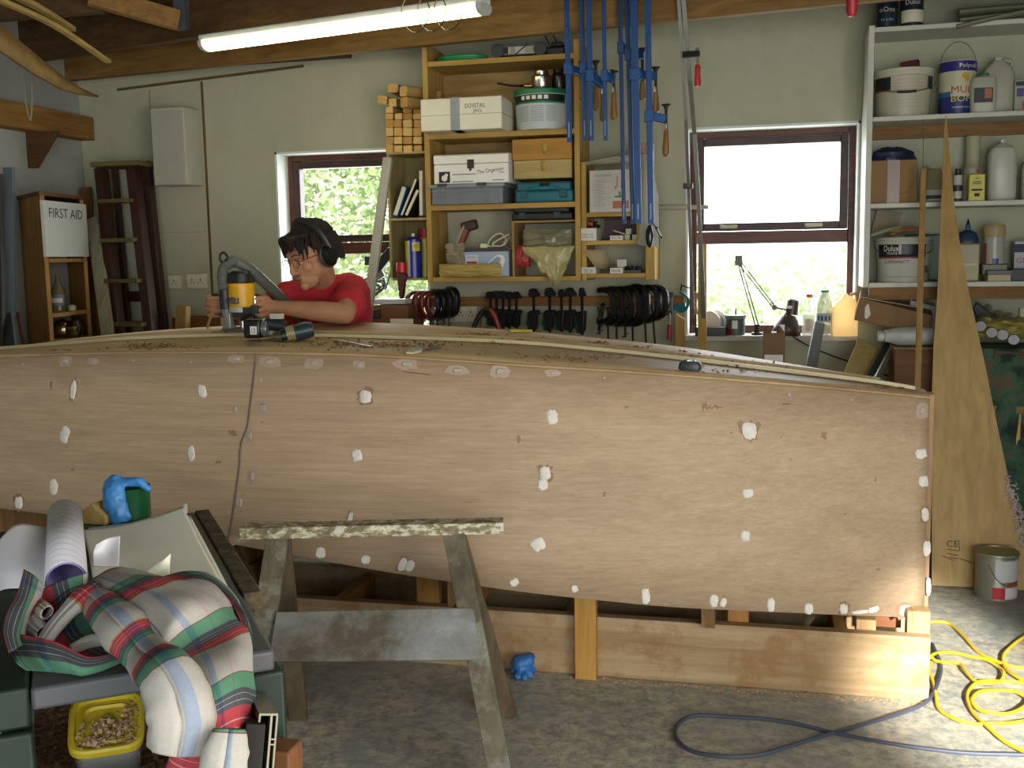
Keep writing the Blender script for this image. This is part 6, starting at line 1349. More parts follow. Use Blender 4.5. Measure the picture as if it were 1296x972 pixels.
cw = WD('#a57b3e', '#7a5526', 'z')
slab(A_, B_, 0, zt, .02, cw, 'side_panel', cab, ctr); slab(C_, D_, 0, zt, .02, cw, 'side_panel', cab, ctr); slab(A_, D_, 0, zt, .012, WD('#8a6632', '#6a4a20', 'z'), 'back_panel', cab, ctr)
ov = .03
def hquad(z0, z1, mt, nm, grow=0):
    b = B(); c_ = (A_ + B_ + C_ + D_) / 4; vs = [Vector((v.x + (v.x - c_.x) * grow, min(v.y + (v.y - c_.y) * grow, 5.59), z)) for z in (z0, z1) for v in (A_, B_, C_, D_)]
    b._add(vs, [(0, 1, 2, 3), (4, 7, 6, 5), (0, 4, 5, 1), (1, 5, 6, 2), (2, 6, 7, 3), (3, 7, 4, 0)]); return b.out(nm, mt, cab)
hquad(zt, zt + .018, WD('#6a4420', '#4c2f16', 'x'), 'top_board', .06)
zsh = [W(85, 327, 5.0).z, W(88, 394, 5.0).z, W(88, 428, 5.0).z, .45, .03]
for z in zsh: hquad(z - .02, z, cw, 'shelf', -.04)
dz0, dz1 = W(82, 325, 4.95).z, W(82, 256, 4.95).z
Bd, Cd = B_.lerp(C_, -.02), B_.lerp(C_, .98)
nrm = (C_ - B_).cross(Vector((0, 0, 1))).normalized()
if nrm.dot(Vector((0, 0, 0)) - B_) < 0: nrm = -nrm
nrm.z = 0
for v in (Bd, Cd): v += nrm * .018
door = slab(Bd, Cd, dz0, dz1, .016, M('#b9bab0', .5, 0, .03), 'door', cab, ctr)
an_ = math.atan2((C_ - B_).y, (C_ - B_).x); mid = (Bd + Cd) / 2 + nrm * .0015
text('FIRST AID', (0, 0, 0), (C_ - B_).length * .78, .05, ink, cab, m=Matrix.Translation(Vector((mid.x, mid.y, dz1 - .06)) - cab.location) @ Euler((0, 0, an_)).to_matrix().to_4x4())
def incab(px, py, z): p = W(px, py, 5.06); return Vector((p.x, 5.06, z))
p = incab(74, 380, zsh[1]); t = thing('glass_bottle', 'bottle with blue and white label in the first aid cupboard', 'bottle', p); r_ = .038
b = B(); b.lathe([(r_, 0), (r_, .11), (r_ * .35, .15), (r_ * .3, .19), (0, .19)]); b.out('bottle', M('#6e6a50', .25), t, world=False); patch_cyl((0, 0, 0), r_ * 1.02, .03, .09, -1.3, 1.5, M('#6f7f98', .5), t); patch_cyl((0, 0, 0), r_ * 1.03, .045, .07, -1.1, 1.2, white, t)
p = incab(91, 385, zsh[1]); t = thing('small_jar', 'small pale jar beside the bottle in the first aid cupboard', 'jar', p); b = B(); b.lathe([(.02, 0), (.022, .02), (.016, .03), (0, .032)]); b.out('jar', M('#b0ab90', .4), t, world=False)
p = incab(80, 420, zsh[2]); t = thing('brass_bowl', 'round polished metal pot in the lower part of the first aid cupboard', 'pot', p); b = B(); b.lathe([(.03, 0), (.055, .02), (.06, .05), (.045, .085), (.02, .095), (0, .1)]); b.out('pot', M('#a89a78', .2, .9), t, world=False)
p = incab(94, 420, zsh[2]); t = thing('steel_pot', 'shiny round steel pot beside the brass one', 'pot', p); b = B(); b.lathe([(.03, 0), (.045, .02), (.048, .06), (.03, .09), (0, .095)]); b.out('pot', M('#a8a8a4', .15, 1), t, world=False)
# boards at the far left
def plank(label, p, q, w_, th, mt, nm='plank', cat='plank'):
    p, q = Vector(p), Vector(q); d_ = (p - q); 
    if d_.z > 0: p, q = q, p; d_ = p - q
    e_ = p + d_ * ((0.005 - p.z) / d_.z) * 1.0; b = B(); b.beam(e_, q, w_, th, (0, 1, 0)); return tag(b.out(nm, mt, bev=.002), label, cat)
plank('grey painted board standing against the side wall at the picture edge', W(14, 430, 4.66), W(11, 212, 4.72), .055, .02, M('#5d686e', .6))
plank('dark brown door-like board at the very edge of the side wall', W(-2, 430, 4.55), W(-6, 220, 4.6), .07, .03, M('#231a14', .6))
plank('low dark green board leaning below the grey one', W(13, 440, 4.55), W(8, 398, 4.6), .075, .02, M('#26302a', .6))
plank('narrow reddish stick leaning beside the first aid cupboard', W(30, 442, 4.66), W(22, 395, 4.7), .012, .012, M('#5a2f24', .6))
plank('brown board leaning between the first aid cupboard and the pale plank', W(121, 436, 5.33), W(109, 238, 5.5), .062, .025, WD('#7d5a30', '#573c1c', 'z'))
plank('pale grey plank leaning beside the stepladder', W(137, 426, 5.1), W(117, 276, 5.4), .078, .02, WD('#a3a184', '#858266', 'z'))
# stepladder
lad = M('#3a2017', .5, 0, .15); tread = WD('#6b6238', '#4c4424', 'x')
sl = thing('stepladder', 'dark red wooden stepladder leaning against the wall below the cupboard', 'stepladder', (W(165, 430, 5.2).x, 5.2, 0))
def stile(p, q, w_, th, mt=lad):
    d_ = p - q; e_ = p + d_ * ((.0 - p.z) / d_.z); b = B(); b.beam(e_, q, w_, th, (0, 1, 0)); b.out('stile', mt, sl, bev=.003); return e_, q
s1 = stile(W(151, 428, 5.22), W(128, 214, 5.42), .05, .07); s2 = stile(W(193, 430, 5.18), W(169, 214, 5.40), .055, .07)
s3 = stile(W(207, 430, 5.45), W(183, 205, 5.50), .07, .03); s4 = stile(W(164, 430, 5.5), W(145, 210, 5.55), .03, .03)
def atz(s, z): e_, q = s; return e_ + (q - e_) * ((z - e_.z) / (q.z - e_.z))
for i, (y, dy) in enumerate(((254, 0), (304, 0), (355, 0), (408, 0), (463, 0), (520, 0))):
    z = W(155, y, 5.32).z; p, q = atz(s1, z), atz(s2, z); b = B(); b.beam(p + Vector((0, -.03, 0)), q + Vector((0, -.03, 0)), .10, .022); b.out('tread', tread, sl, bev=.002)
z = W(155, 377, 5.3).z; b = B(); b.beam(atz(s4, z), atz(s3, z), .02, .06); b.out('rear_rail', lad, sl)
p, q = W(124, 212, 5.36), W(176, 206, 5.36); b = B(); b.box(p.x - .01, q.x + .03, 5.3, 5.54, p.z, p.z + .025); b.out('platform', tread, sl, bev=.003)
b = B(); b.beam(W(205, 395, 5.44), W(189, 236, 5.46), .04, .05, (0, 1, 0)); b.out('side_plate', lad, sl, bev=.003)
# wooden odds beyond the bow-left side
batten('short pine post standing beyond the boat below the sockets', W(230, 470, 5.3), W(232, 387, 5.3), .065, .05, WD('#a98a4c', '#86693a', 'z'), 'timber_post', 'post')
t, w_, D, hh, o = boxthing('timber_box', 'reddish brown wooden box beyond the boat below the sockets', 'box', (219, 402, 281, 470), 5.36, .2, WD('#7a4f2a', '#5a3619', 'x'), .003)
o.scale.z = (t.location.z + hh) / hh; t.location.z = 0.0
batten('thin yellow stick held upright beside the router hand', W(262, 416, 4.14), W(276, 368, 4.16), .010, .008, stripm, 'stick', 'stick')
# diagonal pale pole and things on window 1 sill
p, q = W(463, 412, 5.05), W(491, 200, 5.28); d_ = p - q; e_ = p + d_ * ((.0 - p.z) / d_.z)
b = B(); b.beam(e_, q, .048, .03, (0, 1, 0)); tag(b.out('pale_pole', M('#a8a698', .5), bev=.004), 'long pale grey pole leaning diagonally across the window behind the man', 'pole')
t = thing('coiled_cable', 'tangle of black cable coiled on the window sill behind the man', 'cable', W(478, 372, 5.6)); rn = random.Random(8)
for k in range(7):
    c = W(468 + rn.uniform(-10, 16), 364 + rn.uniform(-4, 5), 5.60 + rn.uniform(-.03, .03)); rr = rn.uniform(.05, .085); ph = rn.uniform(0, 6)
    b = B(); b.tube([c + Vector((rr * math.cos(a_), .03 * math.sin(a_ + ph), max(rr * .55 * math.sin(a_ + .4), 1.07 - c.z))) for a_ in [i * PI / 8 for i in range(16)]], .0045, 6, closed=True); b.out('cable_loop', black, t)
t = thing('clamp_lamp', 'black hand lamp hanging in the window beside the pale pole', 'lamp', W(486, 330, 5.5))
b = B(); b.beam(W(476, 343, 5.5), W(497, 316, 5.5), .05, .045, (0, 1, 0)); b.out('body', M('#26282a', .5), t, bev=.006); b = B(); b.beam(W(476, 340, 5.49), W(483, 352, 5.49), .05, .02, (0, 1, 0)); b.out('lens', M('#77808a', .3), t, bev=.003)
b = B(); b.tube([W(490, 324, 5.48), W(494, 332, 5.5), W(494, 345, 5.52), W(488, 366, 5.55)], .004, 6, smooth=4); b.out('cord', black, t); b = B(); b.box(-.02, .02, -.02, .02, -.03, .02, Matrix.Translation(W(467, 329, 5.5))); b.out('switch', M('#3c4448'), t, bev=.004)
t, w_, D, hh, o = boxthing('white_shelf_board', 'white painted board jutting out below the window sill', 'board', (462, 379, 513, 385), 5.35, .22, M('#c6c6be', .5), .003)
t, w_, D, hh, o = boxthing('brown_chest', 'brown box with dark clips under the window behind the man', 'box', (470, 387, 517, 430), 5.3, .25, WD('#765232', '#523619', 'x'), .004)
o.scale.z = (t.location.z + hh) / hh; t.location.z = 0
b = B(); b.box(-w_ * .42, -w_ * .22, -D / 2 - .02, -D / 2, W(480, 403, 5.3).z, W(480, 391, 5.3).z); b.out('clip', M('#3a1f1a', .5), t, world=False, bev=.006)
t, w_, D, hh, o = boxthing('cream_card', 'cream card sticking up beyond the boat beside the man', 'card', (494, 403.5, 523, 418), 4.6, .004, cream, .0005); o.scale.z = 1; 
b = B(); b.box(-.01, .01, .003, .02, -t.location.z, .01); b.out('prop_stick', pine2z, t, world=False)
# ================================================================== PERSON
skin = SPECK('skin', '', [(.3, '#a77858'), (.7, '#b98a66')], 12, .5, 4, .05)
man = thing('person', 'man in red T-shirt, glasses and ear defenders leaning over the boat with a router', 'person', (W(425, 400, 4.75).x, 4.80, 0))
Pm = {}
def J(px, py, Y): return W(px, py, Y)
hc = J(393, 321, 4.17)           # head centre
neckb = J(412, 368, 4.40); shL = J(446, 370, 4.36); shR = J(366, 377, 4.36)
elL = J(436, 397, 4.07); wrL = J(352, 389, 4.02); elR = J(322, 402, 4.17); wrR = J(283, 389, 4.06)
for p in (elL, wrL, elR, wrR): p.z = max(p.z, 1.255)
chest = J(412, 408, 4.47); belly = chest + Vector((.03, .17, -.2)); pel = Vector((chest.x + .05, 4.80, .93))
Hm = Matrix.Translation(hc) @ Euler((0, 0, -.52)).to_matrix().to_4x4() @ Euler((.42, 0, 0)).to_matrix().to_4x4() @ Matrix.Scale(1.1, 4)
def hp_(x, y, z): return Hm @ Vector((x, y, z))
def cap(b, p, q, r0, r1, n=18):
    p, q = Vector(p), Vector(q); b.ball(p, r0, n=n); b.ball(q, r1, n=n); b.tube([p, q], [r0, r1], n, True)
def ell(b, c, rad, n=22, m=None): b.ball((0, 0, 0), 1, (1, 1, 1), n, (m or Matrix()) @ Matrix.Translation(c) @ Matrix.Diagonal((*rad, 1)))
b = B()
ell(b, (0, .012, .025), (.074, .094, .088), m=Hm); ell(b, (0, -.03, -.035), (.055, .060, .068), m=Hm); ell(b, (0, -.048, -.075), (.042, .042, .045), m=Hm)
ell(b, (0, -.078, -.098), (.022, .018, .018), m=Hm); ell(b, (0, -.075, .028), (.052, .02, .014), m=Hm)
for s_ in (-1, 1): ell(b, (s_ * .034, -.055, -.026), (.024, .024, .026), m=Hm); ell(b, (s_ * .077, .012, -.01), (.01, .02, .032), m=Hm)
b.tube([hp_(0, -.088, .012), hp_(0, -.099, -.010), hp_(0, -.107, -.028)], [.008, .010, .012], 12); b.ball(hp_(0, -.106, -.03), .0125, n=12)
ell(b, (-.012, -.1, -.036), (.009, .01, .008), m=Hm); ell(b, (.012, -.1, -.036), (.009, .01, .008), m=Hm)
ell(b, (0, -.09, -.06), (.024, .01, .006), m=Hm); ell(b, (0, -.088, -.071), (.02, .01, .007), m=Hm)
cap(b, hp_(0, .02, -.05), neckb, .056, .06)
cap(b, neckb, chest, .09, .12); cap(b, shL, shR, .06, .06); cap(b, chest, belly, .13, .125); cap(b, belly, pel, .125, .14)
cap(b, shL, elL, .052, .043); cap(b, elL, elL.lerp(wrL, .35), .043, .043); cap(b, elL.lerp(wrL, .35), wrL, .043, .028)
cap(b, shR, elR, .05, .042); cap(b, elR, elR.lerp(wrR, .35), .042, .042); cap(b, elR.lerp(wrR, .35), wrR, .042, .027)
# hands round the two router knobs
kL, kR = J(326, 388, 3.99), J(274, 387, 4.00)
def fist(b, k, wr, side):
    """palm behind the knob, four fingers stacked around it and a thumb on top"""
    pal = k + Vector((side * .032, .022, 0)); cap(b, wr, pal, .028, .03)
    ell(b, pal, (.022, .026, .043))
    for i, (dz, L, r) in enumerate(((.037, 1.0, .0098), (.013, 1.1, .0102), (-.011, 1.05, .0098), (-.034, .85, .0088))):
        rr = .031 * (1 if i < 3 else .93); c = k + Vector((0, .0, dz)); pts = []
        for a_ in (25, -20, -65, -110, -150 * L if L <= 1 else -158): 
            aa = math.radians(a_); pts.append(c + Vector((side * rr * math.cos(aa) * 1.15, rr * math.sin(aa), -.003 * abs(a_) / 60)))
        b.tube(spline(pts, 3), r, 12); b.ball(pts[-1], r, n=12); b.ball(pts[1], r * 1.1, n=12)
    th = [pal + Vector((-side * .0, .0, .028)), k + Vector((side * .012, .03, .04)), k + Vector((-side * .016, .026, .036))]
    b.tube(spline(th, 3), [.014, .011], 12); b.ball(th[-1], .011, n=12)
fist(b, kL, wrL, 1); fist(b, kR, wrR, -1) if False else None
fist(b, kR, wrR + Vector((0, .02, 0)), -1) if True else None
hipL, hipR = pel + Vector((.09, 0, -.04)), pel + Vector((-.09, 0, -.04))
knL, knR = Vector((hipL.x + .02, 4.72, .50)), Vector((hipR.x - .02, 4.74, .50)); anL, anR = Vector((knL.x, 4.86, .10)), Vector((knR.x, 4.88, .10))
for h_, k_, a_ in ((hipL, knL, anL), (hipR, knR, anR)):
    cap(b, h_, k_, .085, .058); cap(b, k_, k_.lerp(a_, .35), .056, .055); cap(b, k_.lerp(a_, .35), a_, .055, .038); cap(b, a_, Vector((a_.x, a_.y - .02, .045)), .04, .04); cap(b, Vector((a_.x, a_.y + .03, .045)), Vector((a_.x, a_.y - .15, .04)), .038, .032)
body = b.out('body', skin, man, weld=False); remesh(body, .0034, 3, .5)
def clothes(nm, mt, parts, vox=.009, sm=6):
    b = B()
    for a_ in parts: cap(b, *a_)
    o = b.out(nm, mt, man, weld=False); remesh(o, vox, sm); 
    tx = bpy.data.textures.new(nm, 'CLOUDS'); tx.noise_scale = .09; md = o.modifiers.new('folds', 'DISPLACE'); md.texture = tx; md.strength = .028; md.mid_level = .5; md.texture_coords = 'LOCAL'
    md = o.modifiers.new('sm2', 'SMOOTH'); md.iterations = 2
    return o
redm = M('#b0202c', .85, 0, .1, 14)
up = Vector((0, 0, 1))
clothes('t_shirt', redm, [(neckb + Vector((.0, .02, -.03)), chest, .098, .155), (shL, shR, .082, .080), (neckb + Vector((.03, .05, -.02)), shL + Vector((-.03, .03, .0)), .075, .08), (neckb + Vector((-.02, .04, -.03)), shR + Vector((.02, .02, .0)), .07, .075),
    (chest, belly, .155, .15), (belly, pel, .15, .16), (shL, shL.lerp(elL, .62), .082, .074), (shR, shR.lerp(elR, .55), .076, .07), (shL, chest + Vector((.1, .04, -.04)), .08, .10), (shR, chest + Vector((-.08, 0, -.04)), .078, .1)])
clothes('trousers', M('#2c3340', .8, 0, .1, 20), [(pel, pel + Vector((0, 0, -.03)), .155, .15), (hipL, knL, .10, .072), (knL, anL, .072, .06), (hipR, knR, .10, .072), (knR, anR, .072, .06)], .01)
for a_ in (anL, anR):
    b = B(); cap(b, Vector((a_.x, a_.y + .03, .05)), Vector((a_.x, a_.y - .16, .045)), .05, .042); 
    for v in b.bm.verts: v.co.z = max(v.co.z, .003)
    o = b.out('boot', M('#33261c', .6), man, weld=False); remesh(o, .008, 3)
# hair, glasses, ear defenders
b = B(); rn = random.Random(12)
ell(b, (0, .028, .045), (.083, .097, .083), m=Hm); ell(b, (0, .055, -.005), (.076, .07, .075), m=Hm)
for k in range(60):
    a_ = rn.uniform(-1.5, 1.5); s0 = Vector((.07 * math.sin(a_), -.06 * math.cos(a_) + .012, .085)); L = rn.uniform(.6, 1.0)
    e_ = Vector((.088 * math.sin(a_), -.094 * math.cos(a_) - .004, .060 + rn.uniform(-.036, .026) + .012 * (1 - L) - .045 * abs(math.sin(a_)) ** 2))
    m_ = (s0 + e_) / 2 + Vector((.014 * math.sin(a_), -.014 * math.cos(a_), .014)); b.tube([Hm @ v for v in spline([s0, m_, e_], 3)], [.010, .003], 8)
for k in range(60):
    a_ = rn.uniform(1.3, 4.98); s0 = Vector((.078 * math.sin(a_), -.09 * math.cos(a_) + .03, .04)); e_ = Vector((.085 * math.sin(a_), -.098 * math.cos(a_) + .03, -.05 + rn.uniform(-.02, .03)))
    b.tube([Hm @ v for v in (s0, (s0 + e_) / 2 * 1.04, e_)], [.013, .010, .004], 8)
for k in range(0):
    a_ = rn.uniform(0, 2 * PI); s0 = Vector((.05 * math.sin(a_), .02 + .06 * math.cos(a_), .115)); e_ = s0 + Vector((.035 * math.sin(a_ + .6), .03 * math.cos(a_ + .4) - .02, rn.uniform(.0, .02))); b.tube([Hm @ s0, Hm @ e_], [.012, .003], 8)
o = b.out('hair', SPECK('hair', '', [(.35, '#120d0a'), (.65, '#2c1f16')], 40, .75, 5, .5, (1, 1, .3)), man, weld=False); remesh(o, .0032, 1)
b = B()
for s_ in (-1, 1):
    c = Vector((s_ * .031, -.103, .004)); b.tube([Hm @ (c + Vector((.021 * math.cos(a_), .004 * abs(math.cos(a_)), .017 * math.sin(a_)))) for a_ in [i * PI / 10 for i in range(20)]], .0013, 6, closed=True)
    b.tube([Hm @ Vector((s_ * .052, -.1, .008)), Hm @ Vector((s_ * .08, -.02, .006)), Hm @ Vector((s_ * .08, .01, .0))], .0013, 6)
b.tube([Hm @ Vector((-.01, -.105, .008)), Hm @ Vector((0, -.111, .011)), Hm @ Vector((.01, -.105, .008))], .0013, 6); b.out('glasses', M('#3a342c', .3, .6), man, weld=False)
for s_ in (-1, 1):
    b = B(); b.ball(Hm @ Vector((s_ * .031, -.0752, .0055)), .0128, n=14); b.out('eyelid', M('#96674a', .55), man); b = B(); b.ball(Hm @ Vector((s_ * .031, -.0755, -.0005)), .0112, n=12); b.out('eye', M('#a39a90', .5), man); b = B(); b.ball(Hm @ Vector((s_ * .031, -.0828, -.0045)), .0052, n=10); b.out('iris', M('#2b1d14', .2), man)  # eyes and lids toned darker in colour for the shaded sockets
    b = B(); b.tube([Hm @ Vector((s_ * (.012 + .036 * i / 4), -.092 + .004 * i / 4 * i / 4 * 3, .027 + .006 * math.sin(i / 4 * PI))) for i in range(5)], [.0035, .002], 6); b.out('eyebrow', M('#1f1510', .7), man)
b = B(); b.tube([Hm @ Vector((-.022, -.0985, -.0655)), Hm @ Vector((0, -.1015, -.0645)), Hm @ Vector((.022, -.0985, -.0655))], .0022, 6); b.out('mouth', M('#7c4438', .6), man)
for s_ in (-1, 1):
    b = B(); m_ = Hm @ Matrix.Translation((s_ * .088, .012, -.012)) @ Euler((0, s_ * PI / 2, 0)).to_matrix().to_4x4()
    b.lathe([(.026, -.012), (.034, -.008), (.036, .004), (.033, .02), (.024, .031), (0, .034)], n=24, m=m_ @ Matrix.Diagonal((1.2, .95, 1, 1))); b.out('ear_cup', M('#1b1d1c', .25), man)
    b = B(); b.tube([Hm @ Vector((s_ * .088, .012, -.012)) + (Hm.to_3x3() @ Vector((s_ * .0, -.034 * math.cos(a_), .042 * math.sin(a_)))) for a_ in [i * PI / 8 for i in range(16)]], .009, 8, closed=True); b.out('ear_cushion', M('#2c2d2b', .6), man)
b = B(); b.tube([Hm @ Vector((.108 * math.cos(a_), .012, .128 * math.sin(a_) + .005)) for a_ in [i * PI / 18 for i in range(19)]], .013, 8, flat=.35); b.out('headband', M('#2e2d27', .45), man)
b = B(); b.tube([kL + Vector((.037, -.012, -.009)) + Vector((.0 + .006 * math.cos(a_), .006 * math.cos(a_), .0115 * math.sin(a_))) for a_ in [i * PI / 6 for i in range(12)]], .0016, 6, closed=True); b.out('gold_ring', M('#d8b44a', .2, 1), man)
# ================================================================== ROUTER
rc = Vector((J(308, 420, 3.96).x, 3.96, 0)); rz = surf(rc.x, rc.y) + .017
rt = thing('plunge_router', 'yellow and black plunge router held on the boat bottom', 'router', (rc.x, rc.y, rz))
ylw = M('#e0a80e', .4); sc_ = .97
def zz(py): return W(308, py, 3.96).z
b = B(); b.cyl((rc.x, rc.y, rz), (rc.x, rc.y, zz(415)), .09, .086, n=36); b.out('base_plate', M('#8d908a', .35, .6), rt, bev=.002)
for s_ in (-1, 1): b = B(); b.cyl((rc.x + s_ * .058, rc.y + .0, zz(416)), (rc.x + s_ * .058, rc.y, zz(375)), .009); b.out('plunge_column', chrome, rt)
b = B(); b.cyl((rc.x, rc.y, zz(401)), (rc.x, rc.y, zz(388)), .035, .05, n=28); b.box(rc.x - .075, rc.x + .075, rc.y - .02, rc.y + .03, zz(397), zz(386)); b.out('carriage', M('#3c3f3d', .45), rt, bev=.004, weld=False)
b = B(); b.cyl((rc.x, rc.y, zz(388.5)), (rc.x, rc.y, zz(358)), .052, .054, n=32); b.out('motor_housing', ylw, rt, bev=.004)
patch_cyl(rc - rt.location + Vector((0, 0, zz(394.5))), .0535, 0, zz(388) - zz(394.5), -.8, .5, M('#b8b8b0', .4), rt)
text_cyl('E', rc - rt.location + Vector((0, 0, zz(365))), .0548, .012, .014, ink, rt, -PI / 2 - .75)
b = B(); b.cyl((rc.x, rc.y, zz(358)), (rc.x, rc.y, zz(345.5)), .056, .05, n=32); b.cyl((rc.x, rc.y, zz(345.5)), (rc.x, rc.y, zz(342.5)), .046, .036, n=32); b.out('motor_cap', M('#1d1d1e', .4), rt, bev=.003, weld=False)
b = B(); b.cyl((rc.x, rc.y, zz(402)), (rc.x, rc.y, rz - .0), .012); b.out('collet', chrome, rt)
for k_, s_ in ((kL, 1), (kR, -1)):
    b = B(); b.cyl(k_ + Vector((0, 0, -.032)), k_ + Vector((0, 0, .032)), .021, n=20); b.ball(k_ + Vector((0, 0, .032)), .021); b.ball(k_ + Vector((0, 0, -.032)), .021); b.beam(k_ + Vector((0, 0, -.01)), Vector((rc.x + s_ * .03, rc.y + .01, k_.z - .01)), .02, .02); b.out('knob_handle', black, rt, weld=False)
dx_ = J(285.5, 380, 3.94)
b = B(); b.cyl(J(286, 391, 3.94), J(284, 366, 3.94), .024, .023, n=20); b.out('hose_port', M('#26292a', .45), rt, bev=.002)
b = B(); b.tube([J(291, 421, 3.94), J(289, 405, 3.94), J(286, 391, 3.94)], [.03, .024, .022], 20); b.out('dust_shroud', GLASS('shroud', '#8f9088', .6, .2), rt)
b = B(); b.cyl(J(288, 381, 3.91), J(295, 378, 3.90), .008); b.beam(J(272, 397, 3.93), J(283, 402, 3.92), .012, .006); b.box(-.015, .015, -.01, .01, -.012, .012, Matrix.Translation(J(297, 381, 3.9))); b.out('depth_clamp', M('#77746c', .35, .7), rt, weld=False, bev=.002)
b = B(); b.tube([J(306, 404, 3.9), J(318, 398, 3.89), J(326, 404, 3.9)], .009, 8, smooth=4); b.out('motor_cord', black, rt)
hs = [J(284, 366, 3.94), J(282, 352, 3.94), J(285, 338, 3.95), J(296, 331, 3.97), J(312, 338, 4.0), J(330, 353, 4.06), J(348, 370, 4.15), J(364, 386, 4.24), J(378, 402, 4.32)]
hs2 = spline(hs, 9); b = B(); b.tube(hs2, [.0245 if i % 2 else .0225 for i in range(len(hs2))], 16)
hs3 = [J(380, 404, 4.33), J(385, 430, 4.45), J(380, 520, 4.5)]; b.out('dust_hose', M('#5c6157', .5), rt)
b = B(); b.tube([J(285, 334, 3.95), J(279, 330, 3.93), J(279, 322, 3.93), J(284, 320, 3.93), J(288, 326, 3.93), J(285, 330, 3.93)], .005, 8, smooth=5); b.out('hose_hook', black, rt)
# ================================================================== DRILL
dr = thing('cordless_drill', 'black and blue cordless drill lying on the boat with a spade bit', 'drill', hp(355, 430)); yD = hp(330, 430).y
def Q(px, py, dy=0): return J(px, py, yD + dy)
b = B(); x0, x1, a_, c_ = RC(312, 404, 333, 427.5, yD); b.box(x0, x1, yD - .03, yD + .05, a_, c_); b.out('battery', M('#17181b', .35), dr, bev=.008)
b = B(); x0, x1, a_, c_ = RC(316.5, 413, 325, 423.5, yD - .0315); b.box(x0, x1, yD - .0318, yD - .0302, a_, c_); b.out('battery_label', white, dr)
text('13', (0, 0, 0), (x1 - x0) * .5, (c_ - a_) * .6, ink, dr, m=Matrix.Translation(Vector(((x0 + x1) / 2, yD - .0325, (a_ + c_) / 2)) - dr.location))
b = B(); b.cyl(Q(334, 416, .01), Q(341, 415, .01), .034, .03, n=24); b.out('clutch_ring', M('#8f9290', .3, .6), dr, bev=.003)
b = B(); b.tube([Q(338, 410, .02), Q(348, 411, .02), Q(362, 414, .03)], [.028, .023, .022], 14); b.out('handle', M('#22252a', .5), dr)
b = B(); b.box(-.02, .03, -.012, .012, -.008, .012, Matrix.Translation(Q(349, 401, .02))); b.out('white_clip', M('#b5b1a0', .4), dr, bev=.002)
ax0, ax1 = Q(347, 428, -.04), Q(396, 416, .02)
def axp(t): return ax0.lerp(ax1, t)
b = B(); b.tube([axp(.32), axp(.5), axp(.85), axp(1.0)], [.027, .031, .033, .026], 20); b.out('motor_body', M('#26383f', .4), dr, bev=.002)
b = B(); b.tube([axp(.34) + Vector((0, -.006, .002)), axp(.55) + Vector((0, -.006, .002))], [.0285, .0315], 20); b.out('body_label', M('#8a8358', .4), dr)
b = B(); b.tube([axp(.18), axp(.34)], [.026, .027], 20); b.out('torque_collar', M('#1b1c1e', .4), dr, bev=.002)
b = B(); b.tube([axp(-.02), axp(.05), axp(.18)], [.012, .02, .024], 18); b.out('chuck', M('#7a7768', .3, .8), dr)
tip = hp(314, 438); tip.z += .006; st_ = axp(-.02); mdp = st_.lerp(tip, .45)
b = B(); b.cyl(st_, mdp, .0035); b.out('bit_shank', M('#6e6a5c', .35, .8), dr)
b = B(); b.beam(mdp, tip, .022, .002); b.out('spade_bit', M('#5c584c', .4, .7), dr)
# other small tools on the boat
p, q = hp(424, 431, .004), hp(470, 440, .004); b = B(); b.beam(p, q, .012, .003); tag(b.out('steel_rule', M('#9a9c94', .3, .7), bev=.0005), 'thin steel strip lying on the boat in front of the man', 'steel strip')
sp = thing('brush', 'crusty filler brush with a thin dark handle lying on the boat', 'brush', hp(530, 444))
P = [hp(x, y, .002) for x, y in ((514, 449), (518, 444.5), (528, 441), (535, 444), (533, 447), (522, 449.5))]
b = B(); k = len(P); b._add(P + [p + Vector((0, 0, .008)) for p in P], [tuple(range(k)), tuple(reversed(range(k, 2 * k)))] + [(i, (i + 1) % k, k + (i + 1) % k, k + i) for i in range(k)]); b.out('bristle_pad', M('#b9b494', .7), sp, bev=.002)
b = B(); b.tube([hp(524, 440.5, .006), hp(531, 442, .008), hp(535, 445, .008), hp(545, 443.5, .007), hp(557, 441, .007)], [.003, .004, .006], 8, smooth=3); b.out('handle', M('#4a4230', .5), sp)
pk = thing('scraper', 'flat yellow handle lying on the far side of the boat', 'scraper', hp(655, 420)); b = B(); b.beam(hp(645, 420.5, .006), hp(673, 420.5, .006), .016, .01); b.out('handle', M('#c2b32c', .4), pk, bev=.002); b = B(); b.beam(hp(640, 417, .006), hp(646, 420.5, .006), .01, .003); b.out('tip', M('#6b6338', .4), pk)
pd = thing('hand_plane', 'small dark oval plane lying on the boat near the bow', 'hand plane', hp(873, 468)); c = hp(873, 469)
b = B(); b.m = Matrix.Translation(c) @ Euler((0, .04, -.1)).to_matrix().to_4x4(); b.lathe([(.034, 0), (.037, .008), (.036, .024), (.028, .032), (0, .033)], n=28, m=Matrix.Diagonal((1.02, .55, 1, 1)), sq=3); b.out('body', M('#34383a', .4), pd)
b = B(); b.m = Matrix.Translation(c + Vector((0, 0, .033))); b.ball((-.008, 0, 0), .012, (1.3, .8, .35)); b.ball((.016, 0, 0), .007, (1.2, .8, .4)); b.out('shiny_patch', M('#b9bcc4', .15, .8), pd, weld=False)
text('6/18', (0, 0, 0), .07, .009, ink, boat, m=Matrix.Translation(hp(181, 437.5, .001) - boat.location) @ Euler((-PI / 2, 0, 0)).to_matrix().to_4x4(), name='pencil_lettering')
